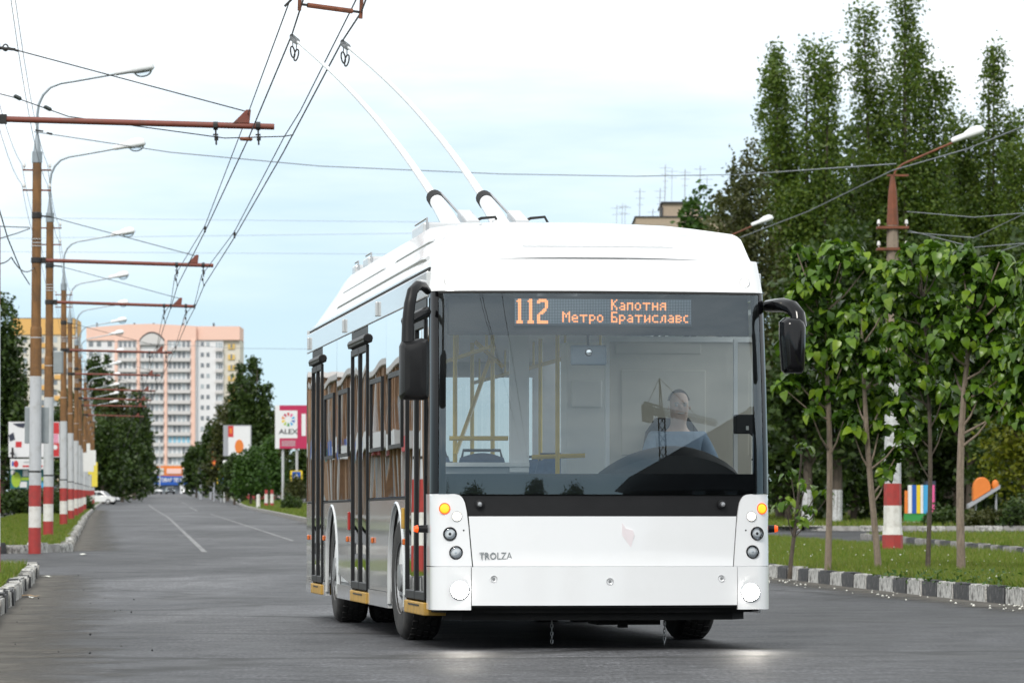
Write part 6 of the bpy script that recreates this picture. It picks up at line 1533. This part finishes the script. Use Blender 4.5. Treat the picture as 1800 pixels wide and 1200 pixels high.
# short red and white posts on the right verge
for k, (px, d, lab) in enumerate(((468, 360, 'left one of two stubby red and white posts on the far verge'), (478, 362, 'right one of two stubby red and white posts on the far verge'), (454, 330, 'whitewashed stump post on the far right verge'))):
    rt = tag(empty('verge_post', (X(px, d), d, gz(d) + GH)), lab, 'post')
    MB().tube([(0, 0, -.1), (0, 0, 1.05)], [.16, .13], 12).build('white_section', MATS['band_white'], rt, smooth=True)
    if k < 2: MB().tube([(0, 0, 1.05), (0, 0, 1.4)], [.13, .12], 12).build('red_section', MATS['band_red'], rt, smooth=True); MB().tube([(0, 0, -.1), (0, 0, .3)], [.165, .16], 12).build('red_foot', MATS['band_red'], rt, smooth=True)

# ================================================================== far buildings
colour('salmon', (0.84, 0.56, 0.46), .8); colour('facade_white', (0.76, 0.76, 0.77), .85); colour('facade_grey', (0.63, 0.61, 0.60), .85); colour('facade_cream', (0.66, 0.62, 0.54), .85); colour('facade_orange', (0.72, 0.42, 0.14), .8); colour('facade_yellow', (0.72, 0.50, 0.16), .8)
M('window_dark', (0.22, 0.245, 0.27), 0.25, var=0.4, scale=0.6); M('window_pale', (0.42, 0.47, 0.50), 0.3, var=0.2, scale=0.6); M('window_sky', (0.25, 0.52, 0.66), 0.3, var=0.1); M('roof_dark', (0.05, 0.05, 0.055), .8)
def win_mesh(w_, h_, m, n=2):
    b = MB(); b.box2((-w_ / 2, -.05, 0), (w_ / 2, .12, h_)); me = b.mesh('window'); me.materials.append(MATS[m]); return me
WD = {}
def window(parent, x, y, z, w_, h_, m, name='window'):
    k = (round(w_, 2), round(h_, 2), m)
    if k not in WD: WD[k] = win_mesh(w_, h_, m)
    o = bpy.data.objects.new(name, WD[k]); COL.objects.link(o); o.parent = parent; o.location = (x, y, z); return o
D_ = 1000.0; bx0 = X(152, D_); gb = gz(D_) - 0.5
ab = tag(empty('apartment_block', (bx0, D_, gb)), 'tall pink and white apartment block closing the street', 'building')
def bx(px): return X(px, D_) - bx0
def bz(py): return Z(py, D_) - gb
MB().box2((0, 0, 0), (bx(345), 16, bz(598))).build('main_wall', MATS['facade_white'], ab)
MB().box2((bx(345), 1.2, 0), (bx(392), 16, bz(596))).build('side_wall', MATS['facade_white'], ab); MB().box2((bx(392), 1.8, 0), (bx(421), 16, bz(596))).build('end_wall', MATS['facade_cream'], ab)
b = MB(); b.prism([(bx(152), bz(598)), (bx(345), bz(598)), (bx(345), bz(573)), (bx(270), bz(569)), (bx(225), bz(570)), (bx(152), bz(576))], -.4, 15.5, 'y'); b.build('parapet', MATS['salmon'], ab)
MB().box2((bx(345), .8, bz(597)), (bx(421), 15.5, bz(573))).build('parapet', MATS['salmon'], ab)
for p0, p1 in ((202, 207), (241, 246), (289, 294), (336, 343)): MB().box2((bx(p0), -.6, 0), (bx(p1), 0.02, bz(598))).build('pilaster', MATS['salmon'], ab)
b = MB(); n = 14
arc = [(bx(246) + (bx(289) - bx(246)) * k / n, bz(600) + (bz(586) - bz(600)) * math.sin(math.pi * k / n) ** .8) for k in range(n + 1)]
b.prism(arc + [(bx(289), bz(606)), (bx(246), bz(606))], -.8, -.41, 'y'); b.build('arched_gable', MATS['facade_grey'], ab)
b = MB(); b.tube([(a, -.7, c + .2) for a, c in arc], .18, 6); b.build('gable_trim', MATS['roof_dark'], ab)
r_ = random.Random(4)
st = 18.6; rowsy = [600 + st * k for k in range(14)]
for k, py in enumerate(rowsy):
    for (p0, p1) in ((208, 240), (247, 288), (295, 335)):
        if k == 0 and p0 == 247: continue
        sl = MB().box2((bx(p0), -1.0, bz(py + 16.5)), (bx(p1), 0.02, bz(py + 10.5))).build('balcony', MATS['facade_grey'], ab)
        nw = 5 if p1 - p0 > 35 else 4; dw = (p1 - p0) / nw
        mode = r_.random()
        for j in range(nw):
            m = 'window_sky' if (k == 9 and p0 == 295) else ('window_dark' if r_.random() < (0.75 if mode < .45 else .3) else 'window_pale')
            window(ab, bx(p0 + dw * (j + .5)), -.10 if mode < .6 else .0, bz(py + 10), (dw * .62) * D_ / F, 1.35, m)
    for px in (160, 174, 193): window(ab, bx(px), 0, bz(py + 9), 1.0, 1.2, 'window_dark' if r_.random() < .6 else 'window_pale')
    for px in (355, 365): window(ab, bx(px), 1.2, bz(py + 8), .75, 1.0, 'window_dark' if r_.random() < .6 else 'window_pale')
    MB().box2((bx(378), .4, bz(py + 17)), (bx(391), 1.22, bz(py + 11.5))).build('balcony', MATS['facade_grey'], ab)
    for px in (380.5, 385, 389): window(ab, bx(px), 1.2, bz(py + 10.5), .42, 1.2, 'window_dark' if r_.random() < .7 else 'window_pale')
    if k < 9: MB().box2((bx(400), 1.55, bz(py + 13)), (bx(412), 1.82, bz(py + 4))).build('coloured_panel', MATS['facade_yellow'], ab)
    if k < 9 and r_.random() < .6: window(ab, bx(406), 1.5, bz(py + 11), .4, 1.0, 'window_dark')
for px in (166, 232, 266, 318, 372): MB().box2((bx(px), 4, bz(572)), (bx(px) + .4, 4.4, bz(566))).build('roof_vent', MATS['roof_dark'], ab)
MB().tube([(bx(322), 3, bz(572)), (bx(322), 3, bz(556))], .1, 6).build('mast', MATS['frame_grey'], ab)
# orange topped block further left
D2 = 930.0; x2 = X(20, D2); g2 = gz(D2) - .5
ob = tag(empty('apartment_block', (x2, D2, g2)), 'orange topped apartment block behind the nearest poles', 'building')
def ox(px): return X(px, D2) - x2
def oz(py): return Z(py, D2) - g2
MB().box2((0, 0, 0), (ox(130), 15, oz(588))).build('main_wall', MATS['facade_cream'], ob); MB().box2((-.1, -.3, oz(588)), (ox(130) + .1, 14.8, oz(560))).build('parapet', MATS['facade_orange'], ob); MB().box2((.3, .2, oz(560)), (ox(129), 14, oz(558.5))).build('roof', MATS['roof_dark'], ob)
for k in range(15):
    py = 592 + 18.5 * k
    for j, px in enumerate((32, 44, 74, 97, 120)):
        window(ob, ox(px), 0, oz(py + 10), .9, 1.25, 'window_dark' if (j + k) % 3 else 'window_pale')
    for px in (70, 97):
        if (k + px) % 2 == 0: MB().box2((ox(px - 1), -.25, oz(py + 19)), (ox(px + 12), .02, oz(py + 11))).build('coloured_panel', MATS['facade_orange'], ob)
    MB().box2((ox(82), -.9, oz(py + 18)), (ox(94), .02, oz(py + 12))).build('balcony', MATS['facade_grey'], ob)
# shop with blue fascia at the end of the street
D3 = 880.0; x3 = X(255, D3); g3 = gz(D3)
sh = tag(empty('shop', (x3, D3, g3)), 'low shop with a blue fascia and orange upper wall at the street end', 'shop')
def sx_(px): return X(px, D3) - x3
def sz_(py): return Z(py, D3) - g3
MB().box2((0, 1, 0), (sx_(345), 14, sz_(838))).build('shop_wall', MATS['window_dark'], sh)
b = MB(); b.prism([(sx_(258), sz_(837)), (sx_(341), sz_(837)), (sx_(333), sz_(818)), (sx_(263), sz_(818))], 1.5, 13, 'y'); b.build('upper_wall', MATS['poster_orange'], sh)
MB().box2((sx_(266), 1.35, sz_(834)), (sx_(287), 1.5, sz_(822))).build('upper_sign', MATS['facade_cream'], sh); MB().box2((sx_(292), 1.35, sz_(832)), (sx_(318), 1.5, sz_(823))).build('upper_sign', MATS['salmon'], sh); MB().box2((sx_(321), -.2, sz_(839)), (sx_(329), .2, sz_(822))).build('upper_sign', MATS['poster_white'], sh)
fa = MB().box2((sx_(255), -.1, sz_(852)), (sx_(342), 1.0, sz_(836))).build('fascia', MATS['poster_blue'], sh)
lettering('lettering', 'БЫТОВАЯ ТЕХНИКА', 1.0, MATS['poster_white'], sh, (sx_(303), -.14, sz_(843.5)), depth=.02, bold=.03, sx=0.78)
for px in (269, 320): MB().box2((sx_(px - 3), -.8, 0), (sx_(px + 3), -.2, sz_(850))).build('entrance_pier', MATS['poster_white'], sh)
MB().tube([(sx_(285), -6, 0), (sx_(285), -6, sz_(780))], .12, 8).build('flag_mast', MATS['pole_grey'], sh)
for px in (258, 262, 278, 296, 304, 312, 332): MB().box2((sx_(px), .9, 0), (sx_(px + .7), 1.0, sz_(852))).build('glazing_bar', MATS['frame_grey'], sh)
# roof with aerials behind the bus
D4 = 330.0; x4 = X(1118, D4); g4 = gz(D4)
rb = tag(empty('apartment_house', (x4, D4, g4)), 'tan house whose roof and aerials show over the bus', 'building')
M('tan_render', (0.40, 0.32, 0.24), .85, var=.1)
def rx(px): return X(px, D4) - x4
def rz_(py): return Z(py, D4) - g4
MB().box2((0, 0, 0), (rx(1290), 14, rz_(381))).build('wall', MATS['tan_render'], rb); MB().box2((rx(1166), 1, rz_(381)), (rx(1230), 9, rz_(355))).build('stair_tower', MATS['tan_render'], rb); MB().box2((rx(1163), .8, rz_(356)), (rx(1231), 9.2, rz_(353))).build('tower_roof', MATS['roof_dark'], rb); MB().box2((-.1, -.1, rz_(382)), (rx(1291), 14.1, rz_(380))).build('roof_edge', MATS['roof_dark'], rb)
MB().box2((rx(1164), .9, rz_(378)), (rx(1166), 5, rz_(362))).build('tower_gutter', MATS['roof_dark'], rb)
for px, p0, p1, nb in ((1127, 385, 326, 3), (1150, 385, 362, 4), (1163, 366, 325, 3), (1172, 356, 284, 5), (1184, 356, 290, 2), (1207, 385, 292, 3), (1234, 385, 286, 3), (1246, 385, 304, 2), (1086, 400, 355, 2), (1096, 400, 352, 2), (1101, 400, 354, 2)):
    b = MB(); x = rx(px); z1 = rz_(p1); b.tube([(x - .05, 3, rz_(p0)), (x, 3, z1)], .035 if nb > 2 else .02, 5)
    for k in range(nb): zz = z1 - .25 - .5 * k; b.tube([(x - .45 + .1 * k, 3, zz), (x + .45 - .1 * k, 3, zz)], .016, 4)
    b.build('aerial', MATS['frame_grey'], rb)
for k in range(7):
    for j in range(5): window(rb, rx(1135 + j * 32), 0, 2 + k * 2.6, 1.3, 1.4, 'window_dark')
# two-storey brick terrace on the left, beyond the picture edge; the bus side mirrors it
M('brick_tan', (0.33, 0.20, 0.12), .9, var=.22, scale=2.5, dirt=(0.24, 0.16, 0.11), dirt_amt=.3, dirt_scale=.6)
for k, (d0, d1, h, lab) in enumerate(((118, 158, 5.8, 'tan brick building left of the frame, mirrored in the bus side'), (161, 205, 6.6, 'second tan brick building left of the frame, mirrored in the bus windows'), (208, 262, 7.0, 'third tan brick building left of the frame, mirrored at the bus rear'))):
    dm = (d0 + d1) / 2; ang = math.atan(0.0926)
    t = tag(empty('brick_building', (pole_x(d0) - 15.5, d0, gz(d0)), ang), lab, 'building')
    L_ = d1 - d0
    MB().box2((-10, 0, -.3), (0, L_, h)).build('wall', MATS['brick_tan'], t); MB().box2((-10.3, -.3, h), (.35, L_ + .3, h + .25)).build('cornice', MATS['facade_grey'], t)
    rr_ = random.Random(k + 3); nb_ = int(L_ / 3.4)
    for j in range(nb_):
        y = 0.6 + j * 3.4
        w_ = MB().box2((-.05, y + .4, .5), (.06, y + 2.6, 2.9)).build('window', MATS['window_dark' if rr_.random() < .7 else 'window_pale'], t); MB().box2((0, y + .3, .36), (.2, y + 2.7, .5)).build('sill', MATS['poster_white'], w_)
        if h > 5.5: MB().box2((-.05, y + .6, 3.9), (.06, y + 2.3, 5.3)).build('window', MATS['window_dark'], t)
        MB().box2((0, y - .35, 0), (.28, y + .15, h - .1)).build('pilaster', MATS[['brick_tan', 'brick_tan', 'facade_grey', 'brick_tan'][j % 4]], t)
        if rr_.random() < .45: MB().box2((.02, y + .2, 3.0), (.35, y + 2.9, 3.6)).build('shop_sign', MATS[rr_.choice(['poster_red', 'poster_white', 'poster_blue', 'poster_white', 'poster_teal'])], t)
    MB().box2((0.02, L_ * .2, 3.2), (.8, L_ * .55, 3.9)).build('awning', MATS['poster_white'], t); MB().box2((0.02, L_ * .6, 3.1), (.2, L_ * .85, 3.9)).build('shop_sign', MATS['poster_red' if k != 1 else 'poster_blue'], t)
# ================================================================== cars
M('car_white', (0.72, 0.72, 0.72), .25, var=.02, coat=.5); M('car_beige', (0.55, 0.50, 0.40), .3, var=.03, coat=.5); M('car_dark', (0.03, 0.035, 0.045), .2, var=.05, coat=.6); M('car_red', (0.30, 0.03, 0.03), .25, coat=.5)
M('car_glass', (0.02, 0.025, 0.03), .06, var=.1)
def car(px, d, label, paint, heading, dx=0.0):
    """four-door saloon; nose along local -y"""
    root = tag(empty('parked_car', (X(px, d), d, gz(d) + dx), heading), label, 'car')
    prof = [(-2.05, .34), (-2.10, .55), (-2.02, .72), (-1.25, .84), (-1.05, .88), (1.35, .92), (1.95, .90), (2.06, .78), (2.08, .42), (2.0, .30), (-1.9, .28)]
    P = []
    for x in (-.80, -.76, -.60, 0, .60, .76, .80):
        k = 1.0 if abs(x) < .77 else 0.955
        P.append([Vector((x, y * (1 if abs(x) < .7 else .985), .58 + (z - .58) * k)) for y, z in prof + prof[:1]])
    b = MB(); b.grid(P); n = len(prof) + 1; b.f.append(tuple(range(n - 1))); b.f.append(tuple(range(6 * n, 7 * n - 1)))
    b.build('body', MATS[paint], root, smooth=True)
    cab = [(-1.15, .86), (-.50, 1.36), (-.30, 1.41), (.75, 1.40), (1.0, 1.34), (1.55, .90)]
    P = []
    for x, k in ((-.74, 0), (-.60, 1), (0, 1.03), (.60, 1), (.74, 0)):
        P.append([Vector((x if k else x, y, (.86 + (z - .86) * k) if k else min(z, .9))) for y, z in cab])
    b = MB(); b.grid(P); b.build('roof', MATS[paint], root, smooth=True)
    g = MB(); g.add([(-.56, -1.08, .93), (.56, -1.08, .93), (.50, -.56, 1.33), (-.50, -.56, 1.33)], [(0, 1, 2, 3)]); g.v = [(x, y - .03, z + .02) for x, y, z in g.v]; g.build('windscreen', MATS['car_glass'], root)
    g = MB(); g.add([(-.54, 1.50, .95), (.54, 1.50, .95), (.48, 1.06, 1.31), (-.48, 1.06, 1.31)], [(0, 1, 2, 3)]); g.v = [(x, y + .03, z + .02) for x, y, z in g.v]; g.build('rear_window', MATS['car_glass'], root)
    for s in (-1, 1):
        for (a0, a1, c0, c1) in ((-.95, -.02, -.45, -.02), (.04, .72, .04, .66), (.78, 1.30, .72, .95)):
            g = MB(); g.add([(s * .735, a0, .93), (s * .735, a1, .93), (s * .645, c1, 1.30), (s * .645, c0, 1.30)], [(0, 1, 2, 3)]); g.build('side_window', MATS['car_glass'], root)
        for y in (-1.30, 1.28):
            w_ = MB().lathe([(.18, -.09), (.27, -.10), (.295, -.07), (.295, .07), (.27, .10), (.18, .09)], axis='x', n=20).build('wheel', MATS['tyre_rubber'], root, smooth=True); w_.location = (s * .72, y, .295)
            MB().lathe([(.18, s * .085), (.10, s * .05), (.05, s * .085), (.001, s * .09)], axis='x', n=14).build('hubcap', MATS['rim_grey'], w_, smooth=True)
        MB().box((s * .58, -2.06, .64), (.36, .06, .14)).build('headlight', MATS['chrome'], root, bevel=.02); MB().box((s * .60, 2.06, .72), (.3, .05, .14)).build('tail_light', MATS['red_plastic'], root, bevel=.02)
    MB().box((0, -2.10, .42), (1.45, .10, .16)).build('bumper', MATS['black_plastic'], root, bevel=.03); MB().box((0, -2.13, .46), (.5, .02, .11)).build('number_plate', MATS['sign_white'], root)
    return root
car(174, 455, 'white hatchback parked across the verge behind the striped poles', 'car_white', R(75))
car(216, 640, 'beige saloon parked by the far left kerb', 'car_beige', R(65))
car(272, 850, 'white car parked left of the shop entrance', 'car_white', R(30)); car(299, 852, 'dark car parked before the shop window', 'car_dark', R(10)); car(331, 850, 'white car parked right of the shop entrance', 'car_white', R(-5))
car(247, 760, 'pale car on the left just before the shop', 'car_white', R(20)); car(530, 560, 'dark car behind the crossing sign by the bus rear', 'car_dark', R(80)); car(462, 540, 'red car half hidden behind the verge trees', 'car_red', R(80)); car(505, 570, 'white car far behind the crimson billboard posts', 'car_white', R(85))

# ================================================================== playground glimpsed through the trees
D5 = 160.0; x5 = X(1590, D5); z5 = gz(D5) + GH
pf = tag(empty('play_panel', (x5, D5, z5)), 'play house wall of brightly coloured vertical planks under the trees', 'play house')
cols = [('poster_orange', 1590, 1596), ('poster_white', 1596, 1603), ('poster_blue', 1603, 1611), ('poster_yellow', 1611, 1618), ('poster_white', 1618, 1623), ('poster_sky', 1623, 1635), ('poster_pink', 1635, 1643)]
for k, (m, p0, p1) in enumerate(cols):
    a, c = X(p0, D5) - x5, X(p1, D5) - x5; z1 = Z(852 if k not in (0,) else 862, D5) - z5
    MB().box2((a + .005, -.02 * (k % 2), .42), (c - .005, .05, z1)).build('plank', MATS[m], pf)
MB().box2((-.02, .02, .12), (X(1645, D5) - x5, .08, .42)).build('base_board', MATS['poster_green'], pf); MB().box2((X(1628, D5) - x5, .06, .42), (X(1645, D5) - x5, .9, Z(845, D5) - z5)).build('side_wall', MATS['poster_dark'], pf); MB().box2((-.1, -.3, 0), (X(1655, D5) - x5, .9, .12)).build('plinth', MATS['kerb_bare'], pf)
D6 = 157.0; x6 = X(1710, D6); z6 = gz(D6) + GH
sl = tag(empty('slide', (x6, D6, z6)), 'orange plastic slide with a grey ramp among the bushes', 'slide')
def lx(px): return X(px, D6) - x6
def lz(py): return Z(py, D6) - z6
arc = [(lx(1711), lz(880))] + [(lx(1711) + (lx(1742) - lx(1711)) * (0.5 - .5 * math.cos(math.pi * k / 10)), lz(858) + (lz(838) - lz(858)) * math.sin(math.pi * k / 10)) for k in range(11)] + [(lx(1740), lz(862))]
b = MB(); b.prism(arc, 0, .5, 'y'); b.build('side_shield', MATS['poster_orange'], sl, bevel=.02)
b = MB(); b.prism([(lx(1702), lz(893)), (lx(1758), lz(858)), (lx(1758), lz(852)), (lx(1702), lz(886))], -.1, .6, 'y'); b.build('chute', MATS['frame_grey'], sl)
for px in (1716, 1752): MB().tube([(lx(px), .2, 0), (lx(px), .2, lz(868))], .04, 8).build('leg', MATS['frame_grey'], sl)
b = MB(); b.lathe([(.001, -.2), (.1, -.14), (.14, 0), (.1, .14), (.001, .2)], c=(lx(1750), .1, lz(852)), n=12); b.build('knob', MATS['poster_orange'], sl, smooth=True)

# ================================================================== litter on the road
def scrap(px, d, w_, l_, m, label, rz, h=.02):
    b = MB(); r_ = random.Random(int(px * 7 + d)); P = [[Vector(((i / 3 - .5) * w_, (j / 3 - .5) * l_, h * r_.random())) for i in range(4)] for j in range(4)]; b.grid(P)
    o = b.build('paper_scrap', MATS[m], fix=False); o.location = (X(px, d), d, gz(d) + .012); o.rotation_euler = (0, 0, rz); return tag(o, label, 'litter', 'litter along the left gutter')
M('cardboard', (0.34, 0.22, 0.11), .9)
scrap(82, 68.0, .10, .5, 'clover_white', 'white paper scrap by the end of the near left kerb', .3); scrap(45, 53, .18, .5, 'cardboard', 'brown cardboard strip beside the near left kerb', .5); scrap(56, 52, .05, .3, 'clover_white', 'tiny white scrap at the end of the cardboard strip', .2)
scrap(146, 93, .14, .7, 'clover_white', 'pale paper lying off the corner of the pole verge', .1)

# ================================================================== behind the camera, mirrored in the windshield
M('crane_yellow', (0.09, 0.058, 0.018), .7, var=.2); M('dark_roof', (0.03, 0.032, 0.036), .8, var=.2); M('dark_render', (0.06, 0.055, 0.05), .9, var=.2)

# tower crane on a building site behind the camera
ca = Vector((58, -92, -0.5))
cr_ = tag(empty('tower_crane', ca, R(-24)), 'tower crane behind the camera, mirrored in the windshield', 'crane')
def lattice(b, a, c, w_, n, r_=.09):
    a, c = Vector(a), Vector(c); t = (c - a).normalized(); u = t.orthogonal().normalized(); v = t.cross(u)
    cor = [(u * i + v * j) * w_ / 2 for i, j in ((-1, -1), (1, -1), (1, 1), (-1, 1))]
    for q in cor: b.tube([a + q, c + q], r_, 5)
    for k in range(n):
        p0, p1 = a.lerp(c, k / n), a.lerp(c, (k + 1) / n)
        for m in range(4): b.tube([p0 + cor[m], p1 + cor[(m + 1) % 4]], r_ * .6, 4)
b = MB(); lattice(b, (0, 0, 0), (0, 0, 25), 2.4, 10, .20); b.build('mast', MATS['crane_yellow'], cr_)
b = MB(); lattice(b, (0, 0, 26.5), (38, 0, 27.5), 1.5, 20, .13); b.build('jib', MATS['crane_yellow'], cr_)
b = MB(); lattice(b, (0, 0, 26.5), (-9, 0, 26.5), 2.0, 5, .3); b.build('counter_jib', MATS['crane_yellow'], cr_)
b = MB(); b.tube([(-.8, 0, 27), (0, 0, 36)], .28, 5); b.tube([(.8, 0, 27), (0, 0, 36)], .28, 5); b.build('tower_head', MATS['crane_yellow'], cr_)
MB().box((-7.6, 0, 25.0), (4.0, 2.0, 4.6)).build('counterweight', MATS['crane_yellow'], cr_); MB().box((1.0, -1.2, 25.6), (1.6, 1.4, 1.9)).build('cab', MATS['dash_black'], cr_, bevel=.1); MB().lathe([(.001, 25), (1.3, 25), (1.3, 26.4), (.001, 26.4)], n=16).build('slewing_ring', MATS['crane_yellow'], cr_)
for e in ((24, 0, 27.6), (-8, 0, 27)): MB().tube([(0, 0, 36), e], .13, 5).build('tie_bar', MATS['wire_dark'], cr_)
MB().tube([(20, 0, 27), (20, 0, 17)], .05, 5).build('hoist_rope', MATS['wire_dark'], cr_); MB().box((20, 0, 16.8), (.5, .5, .6)).build('hook_block', MATS['crane_yellow'], cr_)
# dark gabled house to the right behind the camera
hs = tag(empty('gabled_house', (31, -8, 0), R(35)), 'dark gabled house to the right behind the camera, mirrored in the windshield', 'house')
MB().box2((-15, -6, -.3), (13, 6, 2.6)).build('wall', MATS['dark_render'], hs)
b = MB(); b.prism([(-16, 2.5), (14, 2.5), (14, 6), (3.6, 9.6), (1.8, 9.6)], -6.6, 6.6, 'y'); b.build('roof', MATS['dark_roof'], hs)
for x in (-6, -2, 2, 6): MB().box2((x, 6.0, 1.0), (x + 1.6, 6.06, 2.6)).build('window', MATS['window_dark'], hs)
for k, (x, d, h, w_) in enumerate(((-34, -70, 6, 7), (-22, -85, 7, 8), (-9, -95, 6, 8), (12, -98, 7, 8), (24, -90, 6, 8), (46, -60, 8, 8))):
    px_ = 0
    root = tag(empty('tree', (x, d, 0)), ['far left dark tree behind the camera', 'left dark tree behind the camera, second from the left', 'dark tree behind the camera left of the road', 'dark tree behind the camera right of the road', 'dark tree behind the camera before the crane', 'dark tree behind the camera beside the gabled house'][k], 'tree', 'trees behind the camera')
    MB().tube([(0, 0, -.1), (0, 0, h * .6)], [.25, .1], 7).build('trunk', MATS['bark_dark'], root, smooth=True)
    c_ = rng.normal(0, 1, (260, 3)); c_ /= np.linalg.norm(c_, axis=1)[:, None]; c_ *= (rng.random(260) ** .4)[:, None]
    leaf_mesh_obj('crown', cluster(c_ * np.array([w_ / 2, w_ / 2, h * .4]) + np.array([0, 0, h * .58]), 8, np.array([.5, .5, .4])), .6, MATS['leaf_dark'], root)
